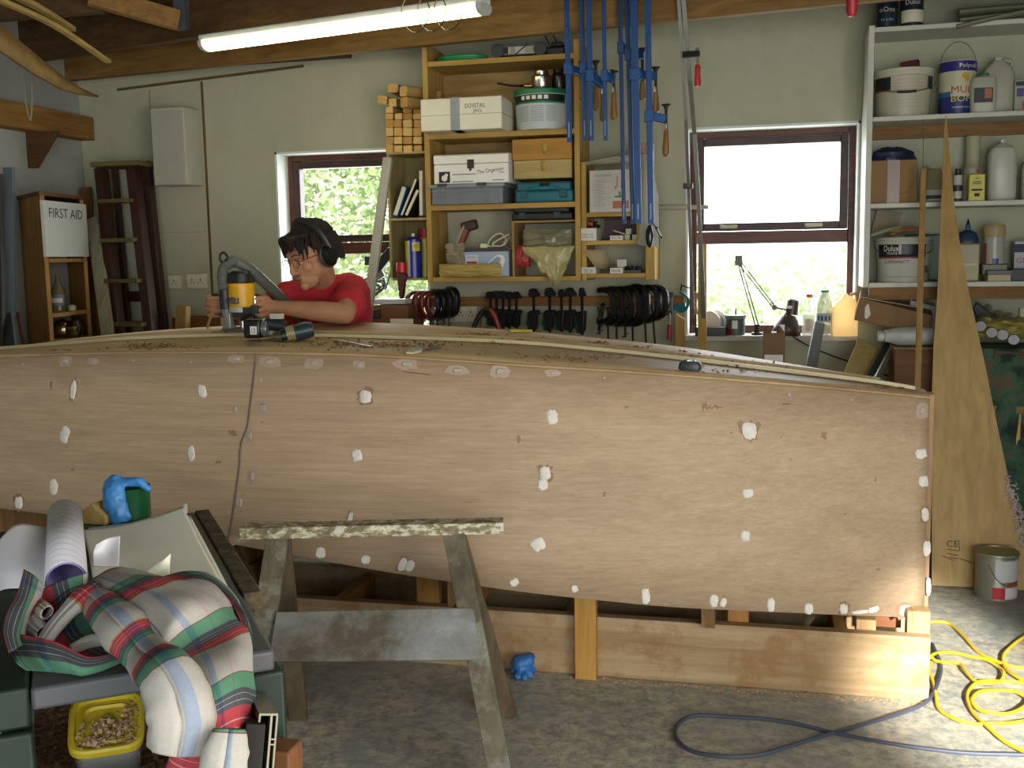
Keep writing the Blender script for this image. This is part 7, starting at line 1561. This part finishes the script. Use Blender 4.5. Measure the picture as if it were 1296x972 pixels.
# ================================================================== FOREGROUND: bench with drawings and shirt
TZ = .88
FL = Vector((-1.075, 1.25, 0)); uu = Vector((.8, .6, 0)); vv_ = Vector((-.6, .8, 0)); TW, TD = .40, 1.02
def TP(a_, c_, z=TZ): p = FL + uu * a_ + vv_ * c_; return Vector((p.x, p.y, z))
wb = thing('work_stand', 'dark green framed stand with a grey tray top carrying the drawings and the shirt', 'work stand', FL)
def tbox(nm, a0_, a1_, c0_, c1_, z0, z1, mt, par=wb, bev=.003):
    b = B(); vs = [TP(a_, c_, z) for z in (z0, z1) for a_, c_ in ((a0_, c0_), (a1_, c0_), (a1_, c1_), (a0_, c1_))]
    b._add(vs, [(0, 1, 2, 3), (4, 7, 6, 5), (0, 4, 5, 1), (1, 5, 6, 2), (2, 6, 7, 3), (3, 7, 4, 0)]); return b.out(nm, mt, par, bev=bev)
gr = M('#0b2416', .55); gry = M('#4b4d50', .5)
tbox('tray_top', .045, TW, 0, .42, TZ - .035, TZ, gry, bev=.006)
tbox('board_top', 0, TW, .425, TD, TZ - .03, TZ, M('#5b5f52', .7))
tbox('edge_board', TW + .001, TW + .035, .30, TD, TZ - .03, TZ + .004, SPECK('edge_board', '', [(.4, '#3c3226'), (.55, '#5e5236'), (.7, '#7c7048')], 20))
for a_, c_ in ((-.02, -.01), (TW - .04, .0), (-.02, TD - .05), (TW - .04, TD - .05)): tbox('leg', a_ - .01 if a_ < 0 else a_, a_ + .065 if a_ < 0 else a_ + .055, c_, c_ + .045, 0, TZ - .061 if a_ < 0 else TZ - .036, gr, bev=.006)
tbox('side_rail', -.045, .043, .0, TD, TZ - .06, TZ + .004, gr, bev=.006)
tbox('lower_shelf', .036, TW - .042, .0, TD - .06, .635, .65, M('#20221f', .6)); tbox('front_rail', .036, TW - .042, -.01, .0, .63, .70, gr)
tbox('cross_rail', .036, TW - .042, .02, .05, .20, .24, gr)
t0 = TP(.17, .15, .65)
pl = B(); rn = random.Random(3)
for i in range(420):
    p = TP(rn.uniform(.045, .34), rn.uniform(.01, .5), .651 + rn.uniform(0, .014)); s_ = rn.uniform(.003, .008); e = Euler((rn.uniform(-1, 1), rn.uniform(-1, 1), rn.uniform(0, 6))).to_matrix().to_4x4(); pl.box(-s_, s_, -s_ * .7, s_ * .7, -.0008, .0008, Matrix.Translation(p) @ e)
tag(pl.out('sawdust', M('#8a6848', .8, 0, .3, 60), smooth=False, weld=False), 'pinkish wood shavings lying on the lower shelf of the stand', 'wood shavings', kind='stuff')
b = B(); b.box(-.17, .17, -.24, .24, .650, .652, Matrix.Translation(TP(.2, .26, 0)) @ Euler((0, 0, .6435)).to_matrix().to_4x4()); tag(b.out('shavings_bed', SPECK('shv', '', [(.35, '#4c3828'), (.5, '#7c5c42'), (.65, '#9c7c60')], 60, .9, 6, .5)), 'layer of fine brown sawdust on the lower shelf', 'sawdust', kind='stuff')
# tub with yellow lid
lc = (G(90, 908, .745) + G(184, 908, .745) + G(137, 870, .745) + G(137, 948, .745)) / 4
tub = thing('lidded_tub', 'clear square tub with a yellow lid covered in sawdust on the lower shelf', 'tub', (lc.x, lc.y + .0, .675), .55); tub.rotation_euler = (.50, 0, .55)
b = B(); b.lathe([(.044, 0), (.048, .004), (.053, .082)], n=40, sq=5); b.out('body', GLASS('tubg', '#a9a9a0', .5, .15), tub, world=False)
b = B(); b.lathe([(.056, .078), (.058, .080), (.058, .091), (.054, .094), (.049, .093), (.047, .086), (.04, .086), (.036, .089), (.033, .084), (0, .084)], n=48, sq=5); b.out('lid', M('#b5a022', .45), tub, world=False)
b = B()
for i in range(330):
    x, y = rn.uniform(-.045, .05), rn.uniform(-.05, .05)
    if y > .012 + .4 * x + rn.uniform(-.012, .012): continue
    s_ = rn.uniform(.0015, .004); e = Euler((rn.uniform(-1, 1), rn.uniform(-1, 1), rn.uniform(0, 6))).to_matrix().to_4x4(); b.box(-s_, s_, -s_ * .8, s_ * .8, -.0006, .0006, Matrix.Translation((x, y, .0885 + rn.uniform(0, .005))) @ e)
o = b.out('lid_shavings', M('#9c7c5c', .8, 0, .3, 90), tub, world=False, smooth=False, weld=False); o['kind'] = 'stuff'
# ------------------------------------------------------------------ cloth helpers
def crgrid(cps, ku, kv):
    rows = [spline(r, kv) for r in cps]; cols = [spline([r[j] for r in rows], ku) for j in range(len(rows[0]))]
    return [[cols[j][i] for j in range(len(cols))] for i in range(len(cols[0]))]
def cloth(nm, cps, mt, par, ku=8, kv=8, su=1, sv=1, u0=0, v0=0, amp=.004, th=.002, seed=0, fr=14):
    g = crgrid(cps, ku, kv); nu, nv = len(g), len(g[0])
    lu = [0.0]; lv = [0.0]
    for i in range(1, nu): lu.append(lu[-1] + (g[i][nv // 2] - g[i - 1][nv // 2]).length)
    for j in range(1, nv): lv.append(lv[-1] + (g[nu // 2][j] - g[nu // 2][j - 1]).length)
    off = rootloc(par) if par else Vector(); bm = bmesh.new(); uvl = bm.loops.layers.uv.new('UVMap'); V = []
    for i in range(nu):
        row = []
        for j in range(nv):
            p = g[i][j]; n_ = noise.noise(p * fr + Vector((seed, 0, 0))); a_ = g[min(i + 1, nu - 1)][j] - g[max(i - 1, 0)][j]; c_ = g[i][min(j + 1, nv - 1)] - g[i][max(j - 1, 0)]; nn = a_.cross(c_)
            if nn.length > 1e-9: nn.normalize()
            row.append(bm.verts.new(p + nn * n_ * amp - off))
        V.append(row)
    for i in range(nu - 1):
        for j in range(nv - 1):
            ids = ((i, j), (i, j + 1), (i + 1, j + 1), (i + 1, j))
            try: f = bm.faces.new([V[a_][c_] for a_, c_ in ids])
            except ValueError: continue
            for l_, (a_, c_) in zip(f.loops, ids): l_[uvl].uv = (u0 + lu[a_] * su, v0 + lv[c_] * sv)
    bmesh.ops.recalc_face_normals(bm, faces=bm.faces); me = bpy.data.meshes.new(nm); bm.to_mesh(me); bm.free(); me.materials.append(mt); me.shade_smooth()
    o = bpy.data.objects.new(nm, me); COL.objects.link(o)
    if par: o.parent = par
    if th: md = o.modifiers.new('thick', 'SOLIDIFY'); md.thickness = th; md.offset = 0
    return o
def plaid():
    mt, nt, bs = _new('plaid_cotton'); bs.inputs['Roughness'].default_value = .9; bs.inputs['Specular IOR Level'].default_value = .15
    uv = nt.nodes.new('ShaderNodeTexCoord'); sep = nt.nodes.new('ShaderNodeSeparateXYZ'); nt.links.new(uv.outputs['UV'], sep.inputs[0])
    def bands(axis, per, stops):
        m1 = nt.nodes.new('ShaderNodeMath'); m1.operation = 'MULTIPLY'; m1.inputs[1].default_value = 1 / per; nt.links.new(sep.outputs[axis], m1.inputs[0])
        m2 = nt.nodes.new('ShaderNodeMath'); m2.operation = 'FRACT'; nt.links.new(m1.outputs[0], m2.inputs[0])
        c = _ramp(nt, m2.outputs[0], stops); nt.nodes[-1].color_ramp.interpolation = 'CONSTANT'; return c
    wv = '#cdcbc4'
    s1 = [(0, wv), (.38, '#c9a25a'), (.395, '#c45058'), (.43, '#dcb0b0'), (.435, '#c45058'), (.48, '#dcb0b0'), (.485, '#c45058'), (.53, '#c45058'), (.56, '#5a6066'), (.59, '#b3b7b8'), (.595, '#5a6066'), (.63, '#b3b7b8'), (.635, '#5a6066'), (.67, '#6aa284'), (.79, '#8c5050'), (.797, wv)]
    s2 = [(0, wv), (.30, '#6a6e74'), (.318, wv), (.33, '#6a6e74'), (.36, wv), (.372, '#6a6e74'), (.40, wv), (.415, '#6a6e74'), (.43, wv), (.47, '#c9c4bc'), (.60, '#93a9cc'), (.66, wv), (.80, '#d8b0b2'), (.82, wv)]
    a_ = bands('Y', .22, s1); c_ = bands('X', .26, s2)
    col = _mix(nt, .8, a_, c_, 'MULTIPLY')
    f = _noise(nt, _tc(nt, (1, 1, 1)), 160, 2); col = _mix(nt, .12, col, _ramp(nt, f, [(.3, '#8f8f8f'), (.7, '#ffffff')]), 'MULTIPLY')
    nt.links.new(col, bs.inputs['Base Color']); _bump(nt, bs, f, .1, .002); return mt
pm = plaid()
# ------------------------------------------------------------------ papers
paper = M('#f1f2dc', .8, 0, .02); paperw = M('#f2f2f6', .8, 0, .02)
pp = thing('drawing_sheets', 'large pale green-white drawing sheets spread on the stand', 'paper sheets', TP(.2, .7))
def g3(rows): return [[G(x, y, z) for x, y, z in r] for r in rows]
cloth('sheet', g3([[(104, 671, .895), (150, 665, .90), (190, 655, .915), (232, 641, .94)], [(112, 700, .892), (160, 695, .892), (205, 688, .90), (254, 688, .905)], [(118, 735, .888), (165, 735, .888), (215, 735, .888), (281, 738, .888)], [(130, 775, .886), (175, 775, .886), (225, 775, .886), (302, 785, .886)]]), paper, pp, amp=.0, th=.001)
cloth('sheet', g3([[(112, 668, .892), (150, 664, .89), (190, 658, .89), (241, 653, .89)], [(118, 735, .884), (165, 735, .884), (215, 735, .884), (288, 742, .884)], [(130, 775, .883), (175, 775, .883), (225, 775, .883), (306, 790, .883)]]), paper, pp, amp=.0, th=.001)
cloth('sheet', g3([[(-30, 720, .895), (2, 680, .94), (24, 663, .955), (62, 669, .925), (80, 676, .90)], [(-34, 750, .89), (0, 722, .91), (30, 715, .92), (66, 712, .905), (84, 715, .89)], [(-36, 770, .885), (2, 747, .886), (34, 745, .887), (70, 745, .886), (90, 745, .885)]]), paperw, pp, amp=.0, th=.001)
cloth('loose_sheet', g3([[(121, 690, .93), (135, 682, .935), (152, 678, .94)], [(118, 700, .91), (134, 698, .91), (151, 698, .915)], [(118, 716, .895), (134, 716, .893), (150, 716, .893)]]), paperw, pp, amp=0, th=.001)
cloth('loose_sheet', g3([[(200, 712, .92), (210, 706, .93), (216, 700, .935)], [(178, 730, .893), (196, 730, .893), (214, 730, .895)]]), paper, pp, amp=0, th=.001)
rl0, rl1 = G(82, 652, .93), G(84, 736, .93)
rl = thing('rolled_drawing', 'rolled white drawing with faint lines lying on the sheets', 'paper roll', (rl0 + rl1) / 2 - Vector((0, 0, .04)))
R_ = .036
def rollm():
    mt, nt, bs = _new('drawing_roll'); bs.inputs['Roughness'].default_value = .8
    w1 = nt.nodes.new('ShaderNodeTexWave'); w1.inputs['Scale'].default_value = 9; w1.inputs['Distortion'].default_value = 2.5; w1.inputs['Detail'].default_value = 1; w1.bands_direction = 'Y'
    nt.links.new(_tc(nt), w1.inputs['Vector']); nt.links.new(_ramp(nt, w1.outputs['Fac'], [(.0, '#a9a9ad'), (.03, '#dcdce2'), (1, '#dcdce2')]), bs.inputs['Base Color']); return mt
b = B(); b.tube([rl0, rl1], [R_, R_], 36, cap=False); b.out('roll', rollm(), rl, solid=.0015)
b = B(); b.tube([rl0, rl1], [R_ * .9, R_ * .9], 36, cap=False); b.out('inner_turn', M('#9c95c4', .8), rl, solid=.001)
# green tin with blue glove
c = G(157, 660, TZ + .003); c.y += .045; c.x -= .016
tn = thing('green_tin', 'dark green tin on the far corner of the stand, glove hanging over its rim', 'tin', c); r_ = .052
ht = W(157, 619, c.y - .03).z - c.z
b = B(); b.lathe([(r_, 0), (r_, ht * .96), (r_ * 1.03, ht), (r_ * .95, ht), (r_ * .94, .006), (0, .006)], n=36); b.out('tin', M('#0f4a2a', .35), tn, world=False)
blu = M('#3f86c4', .45, 0, .1, 20)
def blobs(name, label, cat, caps, vox, mt):
    b = B()
    for a_ in caps: cap(b, *a_)
    o = b.out(name, mt, weld=False); remesh(o, vox, 3); 
    tx = bpy.data.textures.new(name, 'CLOUDS'); tx.noise_scale = .02; md = o.modifiers.new('cr', 'DISPLACE'); md.texture = tx; md.strength = .009; md.texture_coords = 'LOCAL'
    return tag(o, label, cat)
Yg = c.y - r_ - .006
def K(px, py, dy=0): return W(px, py, Yg + dy)
blobs('rubber_glove', 'light blue rubber glove hanging over the rim of the green tin', 'glove', [
    (K(147, 612, .03), K(143, 625), .022, .019), (K(139, 614, .02), K(139, 640), .016, .016), (K(148, 618, .01), K(150, 650), .018, .019), (K(143, 630), K(148, 655), .018, .018), (K(157, 640, .003), K(161, 655, .003), .009, .010),
    (K(146, 611, .03), K(166, 610, .03), .014, .012), (K(166, 610, .03), K(178, 610, .03), .012, .011), (K(178, 611, .03), K(188, 618, .03), .010, .009), (K(138, 656, .0), K(160, 658, .0), .008, .008)], .004, blu)
gc = G(662, 855, 0)
def g0(px, py, z): return G(px, py, z)
blobs('rubber_glove', 'crumpled blue rubber glove lying on the floor by the boat frame', 'glove', [
    (g0(658, 840, .05), g0(668, 836, .06), .028, .024), (g0(662, 848, .028), g0(655, 856, .016), .02, .012), (g0(662, 848, .028), g0(664, 858, .014), .02, .012), (g0(666, 846, .028), g0(672, 855, .014), .018, .011), (g0(655, 846, .03), g0(647, 849, .02), .016, .008), (g0(668, 845, .03), g0(678, 848, .02), .015, .008), (g0(668, 836, .06), g0(672, 831, .055), .02, .016)], .005, M('#2f6fae', .5, 0, .15, 20))
# ------------------------------------------------------------------ plaid shirt
sh_ = thing('plaid_shirt', 'crumpled plaid shirt in white, red, green and grey draped over the stand', 'shirt', TP(.2, .2))
def mix3(rows): return [[(G(x, y, k) if md_ == 'g' else W(x, y, k)) for x, y, md_, k in r] for r in rows]
def tpose(r): return [list(c_) for c_ in zip(*r)]
# main panel, from the collar down over the near corner of the stand
cloth('back_panel', tpose(mix3([
    [(108, 738, 'g', .93), (120, 728, 'g', .945), (140, 719, 'g', .95), (165, 721, 'g', .93)],
    [(135, 752, 'g', .94), (155, 740, 'g', .965), (180, 730, 'g', .965), (205, 730, 'g', .93)],
    [(165, 772, 'g', .945), (195, 752, 'g', .97), (225, 740, 'g', .965), (250, 735, 'g', .925)],
    [(195, 805, 'g', .94), (228, 778, 'g', .965), (262, 758, 'g', .95), (285, 752, 'g', .91)],
    [(215, 840, 'g', .92), (250, 812, 'w', 1.42), (288, 792, 'w', 1.50), (308, 785, 'w', 1.58)],
    [(232, 868, 'w', 1.28), (268, 845, 'w', 1.31), (302, 830, 'w', 1.38), (320, 830, 'w', 1.46)],
    [(248, 898, 'w', 1.25), (280, 880, 'w', 1.27), (308, 868, 'w', 1.33), (324, 872, 'w', 1.42)],
    [(262, 930, 'w', 1.24), (285, 915, 'w', 1.26), (308, 905, 'w', 1.31), (322, 912, 'w', 1.40)],
    [(272, 960, 'w', 1.24), (288, 948, 'w', 1.25), (305, 942, 'w', 1.30), (318, 950, 'w', 1.38)],
    [(280, 1000, 'w', 1.24), (292, 992, 'w', 1.25), (303, 990, 'w', 1.29), (312, 995, 'w', 1.36)]])), pm, sh_, 8, 7, su=1, sv=-1, amp=.008, u0=.1, v0=.10, seed=1)
# fold beyond the main panel (blue and dark edge at the right)
cloth('side_fold', mix3([
    [(205, 730, 'g', .925), (235, 722, 'g', .925), (262, 726, 'g', .91)], [(250, 738, 'g', .92), (278, 738, 'g', .92), (296, 752, 'g', .90)], [(285, 755, 'g', .905), (306, 768, 'w', 1.62), (314, 790, 'w', 1.62)],
    [(306, 790, 'w', 1.56), (320, 806, 'w', 1.54), (324, 830, 'w', 1.55)], [(316, 830, 'w', 1.47), (325, 850, 'w', 1.50), (326, 880, 'w', 1.52)], [(318, 880, 'w', 1.44), (324, 905, 'w', 1.47), (322, 930, 'w', 1.50)]]), pm, sh_, 7, 8, u0=.12, v0=.1, amp=.004, seed=2)
# sleeve: a tube running down to the cuff
def sleeve(nm, path, rads, u0=0, v0=0, amp=.004, flat=.75, seed=0, n=22, k=7, mt=pm):
    pts = spline(path, k); m_ = len(pts); rs = []
    for i in range(m_):
        f_ = i / (m_ - 1) * (len(rads) - 1); a_ = min(int(f_), len(rads) - 2); rs.append(rads[a_] + (rads[a_ + 1] - rads[a_]) * (f_ - a_))
    rows = []; prev = None
    for i, p in enumerate(pts):
        t = (pts[min(i + 1, m_ - 1)] - pts[max(i - 1, 0)]).normalized(); view = (C0 - p).normalized()
        nrm = (view - t * view.dot(t)).normalized(); bi = t.cross(nrm)
        rows.append([p + (nrm * math.cos(2 * PI * j / n) * flat + bi * math.sin(2 * PI * j / n)) * rs[i] * (1 + .10 * noise.noise(Vector((j * .9, i * .25, seed)))) for j in range(n + 1)])
    return rows
def sleeve_obj(nm, path, rads, **k):
    u0, v0, amp, sv_ = k.pop('u0', 0), k.pop('v0', 0), k.pop('amp', .004), k.pop('sv', 1); rows = sleeve(nm, path, rads, **k)
    rows = [r for r in rows]; tr = [[rows[i][j] for i in range(len(rows))] for j in range(len(rows[0]))]
    return cloth(nm, tr, pm, sh_, 1, 1, su=1, sv=sv_, u0=u0, v0=v0, amp=amp, th=.0015, seed=3)
sleeve_obj('sleeve', [G(112, 752, .93), G(135, 775, .935), G(158, 800, .93), G(182, 826, .915), W(205, 848, 1.27), W(222, 880, 1.24), W(230, 912, 1.23), W(226, 945, 1.23)], [.018, .032, .038, .032, .036, .043, .046, .040], v0=-.084, flat=.6, seed=1, sv=1.6)
sleeve_obj('sleeve', [W(262, 880, 1.28), W(252, 915, 1.25), W(240, 950, 1.24), W(226, 985, 1.24)], [.02, .026, .024, .022], v0=.02, u0=.12, flat=.5, seed=4)
sleeve_obj('cuff', [W(290, 922, 1.23), W(286, 950, 1.22), W(282, 980, 1.22), W(280, 1010, 1.22)], [.02, .03, .03, .028], v0=.17, u0=.02, flat=.5, seed=6)
# collar and folds at the left
cloth('collar', mix3([
    [(30, 721, 'g', .985), (42, 728, 'g', .975), (56, 742, 'g', .955)], [(22, 750, 'g', .965), (36, 755, 'g', .96), (50, 758, 'g', .94)], [(10, 775, 'g', .95), (26, 778, 'g', .945), (38, 778, 'g', .92)],
    [(5, 800, 'g', .93), (20, 802, 'g', .93), (32, 802, 'g', .90)], [(10, 825, 'g', .915), (24, 818, 'g', .92), (40, 812, 'g', .895)]]), pm, sh_, 7, 7, u0=.13, v0=.122, amp=.004, seed=5)
cloth('front_band', mix3([
    [(8, 800, 'g', .915), (14, 822, 'g', .905), (20, 835, 'w', 1.24), (34, 848, 'w', 1.25)], [(40, 805, 'g', .925), (44, 822, 'g', .915), (50, 838, 'g', .90), (58, 850, 'g', .885)], [(75, 815, 'g', .92), (78, 830, 'g', .91), (84, 842, 'g', .90), (88, 852, 'g', .885)],
    [(110, 832, 'g', .905), (108, 840, 'g', .90), (108, 848, 'g', .893), (106, 854, 'g', .884)], [(140, 828, 'g', .90), (140, 834, 'g', .895), (138, 840, 'g', .89), (136, 846, 'g', .884)], [(172, 818, 'g', .895), (172, 822, 'g', .892), (170, 827, 'g', .888), (168, 832, 'g', .884)]]), pm, sh_, 7, 7, u0=.10, v0=.118, amp=.004, seed=6)
cloth('inner_fold', mix3([
    [(40, 760, 'g', .92), (60, 745, 'g', .94), (85, 732, 'g', .955), (112, 725, 'g', .955)], [(48, 782, 'g', .90), (66, 772, 'g', .915), (90, 756, 'g', .93), (112, 745, 'g', .93)], [(52, 805, 'g', .89), (72, 800, 'g', .895), (96, 790, 'g', .90), (122, 775, 'g', .91)],
    [(62, 822, 'g', .888), (90, 820, 'g', .89), (118, 812, 'g', .895), (150, 802, 'g', .90)], [(90, 838, 'g', .885), (120, 836, 'g', .886), (150, 828, 'g', .888), (185, 822, 'g', .89)]]), pm, sh_, 7, 7, u0=.05, v0=.09, amp=.009, seed=7, fr=22)
sleeve_obj('rolled_fold', [G(60, 775, .93), G(48, 770, .925), G(42, 785, .91), G(55, 800, .905)], [.012, .018, .018, .01], v0=.06, u0=.1, flat=.8, seed=8)
sleeve_obj('rolled_fold', [G(55, 812, .90), G(75, 785, .92), G(100, 760, .94), G(122, 742, .95)], [.010, .014, .016, .012], v0=.0, u0=.02, flat=.7, seed=9)
sleeve_obj('rolled_fold', [G(90, 822, .895), G(118, 812, .90), G(150, 812, .90)], [.006, .011, .006], v0=.0, u0=.2, flat=.7, seed=10)
# dark button band piece
# ------------------------------------------------------------------ aluminium extrusion and side bits
al = M('#827d66', .4, .4, .04); E0 = W(341, 903, 1.30)
ex = thing('aluminium_extrusion', 'hollow aluminium window extrusion leaning beside the stand under the shirt', 'extrusion', W(345, 985, 1.3))
axd = (W(318, 860, 1.62) - E0).normalized(); sd = Vector((1, 0, -.0)); sd = (sd - axd * sd.dot(axd)).normalized(); dn = axd.cross(sd).normalized()
if dn.z > 0: dn = -dn
def exbox(s0, s1, d0, d1, L, nm='wall', mt=al):
    b = B(); vs = [E0 + axd * l + sd * s + dn * d for l in (0, L) for s, d in ((s0, d0), (s1, d0), (s1, d1), (s0, d1))]
    b._add(vs, [(0, 1, 2, 3), (4, 7, 6, 5), (0, 4, 5, 1), (1, 5, 6, 2), (2, 6, 7, 3), (3, 7, 4, 0)]); return b.out(nm, mt, ex)
exbox(-.014, .012, .0, .003, .36); exbox(.002, .005, .003, .14, .36); exbox(.010, .0125, .003, .14, .36); exbox(-.014, -.0115, .003, .012, .36)
for d_ in (.034, .041, .075, .082, .12): exbox(.005, .010, d_, d_ + .002, .36, 'rib')
exbox(-.03, -.004, .015, .14, .34, 'timber_core', M('#1d1a15', .8))
b = B(); b.beam(W(352, 985, 1.42), W(352, 955, 1.45), .05, .04, (0, 1, 0)); p_ = W(352, 985, 1.42)
b = B(); b.box(p_.x - .025, p_.x + .02, 1.42, 1.47, 0, W(352, 952, 1.42).z); tag(b.out('timber_offcut', WD('#7c5230', '#5a3a20', 'z'), bev=.004), 'brown timber block standing on the floor behind the aluminium extrusion', 'timber')
gx = W(-20, 930, 1.24); b = B(); b.box(gx.x - .12, W(-8, 930, 1.24).x, 1.24, 1.26, 0, W(4, 890, 1.24).z); o = b.out('grey_box', M('#6b6d6c', .5), bev=.004); tag(o, 'grey box with a white rim at the near edge beside the stand', 'box')
b = B(); b.box(gx.x - .125, W(-7, 930, 1.24).x, 1.235, 1.265, W(4, 893, 1.24).z, W(4, 886, 1.24).z); b.out('rim', M('#c4c8c8', .4), o, bev=.002)
# wood block on the far end of the stand
c = G(117, 664, TZ + .002); b = B(); b.prism([(-.035, 0), (.035, 0), (.035, .02), (.0, .05), (-.03, .03)], c.y + .0, c.y + .05, Matrix.Translation((c.x, 0, c.z))); tag(b.out('wood_block', WD('#b09a5c', '#8c753c', 'z'), bev=.002), 'small pale wood block behind the rolled drawing', 'wood block')
# ================================================================== FLOOR THINGS
def cable(name, label, paths, r, mt, lift=0):
    t = thing(name, label, 'cable', G(*paths[0][len(paths[0]) // 2])) if len(paths) > 1 else None
    for i, pth in enumerate(paths):
        n_ = len(pth); pts = [G(x, y, r) + Vector((0, 0, (lift * (i % 3)) + .004 * (k % 2))) for k, (x, y) in enumerate(pth)]
        b = B(); b.tube(pts, r, 10, smooth=7)
        if t: b.out('cable_run', mt, t)
        else: tag(b.out(name, mt), label, 'cable')
cable('yellow_cable', 'yellow extension cable in loose loops on the floor beyond the bow', [
    [(1176, 787), (1190, 788), (1204, 791), (1222, 809), (1239, 826), (1266, 840), (1290, 845), (1330, 846)],
    [(1330, 790), (1300, 806), (1281, 818), (1270, 832), (1272, 846), (1285, 858), (1310, 870), (1340, 876)],
    [(1172, 840), (1180, 832), (1192, 828), (1211, 830), (1228, 833), (1248, 838), (1262, 845), (1270, 854), (1266, 864), (1250, 868), (1234, 864), (1222, 853), (1214, 842), (1198, 842), (1184, 838), (1178, 834)],
    [(1178, 838), (1176, 850), (1181, 864), (1184, 880), (1189, 898), (1208, 911), (1232, 916), (1256, 917), (1280, 915), (1330, 908)],
    [(1330, 873), (1290, 866), (1262, 863), (1240, 865), (1228, 872), (1224, 886), (1232, 904), (1250, 922), (1272, 940), (1300, 956), (1330, 968)],
    [(1230, 886), (1240, 879), (1260, 876), (1285, 879), (1300, 887), (1296, 898), (1278, 905), (1255, 906), (1237, 899), (1230, 890), (1232, 884)]], .0058, M('#c9a620', .45), .003)
cable('grey_cable', 'dark grey cable looping across the floor in front of the bow', [
    [(1180, 815), (1184, 826), (1191, 843), (1186, 868), (1170, 890), (1125, 909), (1063, 925), (1005, 944), (963, 955), (919, 959), (877, 951), (857, 937), (857, 919), (877, 908), (919, 907), (988, 914), (1063, 929), (1142, 945), (1222, 953), (1296, 957), (1360, 960)]], .0062, M('#3c4250', .5))
# paint can on the floor
pcn = G(1262, 762, 0); t = thing('paint_can', 'large old paint tin with pale lid and red and white label on the floor', 'paint tin', (pcn.x + .01, pcn.y + .088, 0)); r_ = .086; h_ = .2
b = B(); b.lathe([(r_, 0), (r_ * 1.01, .006), (r_ * .99, .012), (r_ * .985, h_ * .93), (r_ * 1.04, h_ * .95), (r_ * 1.04, h_), (r_ * .97, h_), (r_ * .95, h_ - .008)], n=40); b.out('tin', M('#8a8a78', .35, .5, .15, 12), t, world=False)
b = B(); b.lathe([(r_ * .945, h_ - .006), (r_ * .945, h_ - .003), (r_ * .86, h_ - .003), (r_ * .84, h_ - .005), (0, h_ - .005)], n=40); b.out('lid', M('#8f8a5c', .5, 0, .15, 20), t, world=False)
patch_cyl((0, 0, 0), r_ * 1.0, h_ * .42, h_ * .88, -.25, 1.5, M('#b9bab8', .5), t); patch_cyl((0, 0, 0), r_ * 1.0, h_ * .05, h_ * .30, -.35, .25, red, t); patch_cyl((0, 0, 0), r_ * 1.0, h_ * .05, h_ * .30, .25, 1.4, M('#c2c0ba', .5), t); patch_cyl((0, 0, 0), r_ * 1.002, h_ * .30, h_ * .42, .35, 1.2, M('#8c4a2c', .5), t)
b = B(); b.tube([(-r_ * .55, -r_ * .85, h_ * .78), (-r_ * .2, -r_ * 1.04, h_ * .5), (r_ * .3, -r_ * 1.05, h_ * .36), (r_ * .85, -r_ * .6, h_ * .42)], .002, 5, smooth=5); b.out('wire_handle', M('#77756c', .4, .6), t, world=False)
b = B(); rn = random.Random(14)
for i in range(700):
    f_ = rn.random(); X_ = -1.0 + 1.55 * f_; p = Vector((X_, 3.575 - abs(rn.gauss(0, .018)), .001)); 
    if f_ < .25 and rn.random() < .7: continue
    s_ = rn.uniform(.001, .0035); e = Euler((rn.uniform(-.4, .4), rn.uniform(-.4, .4), rn.uniform(0, 6))).to_matrix().to_4x4(); b.box(-s_ * 1.5, s_ * 1.5, -s_, s_, 0, s_ * .5, Matrix.Translation(p) @ e)
for i in range(160):
    p = Vector((rn.uniform(-1.3, .9), rn.uniform(2.7, 3.5), .001)); s_ = rn.uniform(.001, .003); e = Euler((0, 0, rn.uniform(0, 6))).to_matrix().to_4x4(); b.box(-s_, s_, -s_, s_, 0, s_ * .5, Matrix.Translation(p) @ e)
tag(b.out('floor_shavings', M('#b59872', .8, 0, .3, 60), smooth=False, weld=False), 'pale wood shavings along the foot of the boat frame', 'wood shavings', kind='stuff')
vs_ = sc.view_settings
vs_.view_transform = 'Standard'; vs_.look = 'None'; vs_.gamma = 1; vs_.use_curve_mapping = False; vs_.exposure = EXPO
sc.cycles.max_bounces = 6; sc.cycles.diffuse_bounces = 4; sc.cycles.glossy_bounces = 3; sc.cycles.transmission_bounces = 4; sc.cycles.transparent_max_bounces = 8
sc.cycles.use_denoising = True; sc.cycles.sample_clamp_indirect = 4
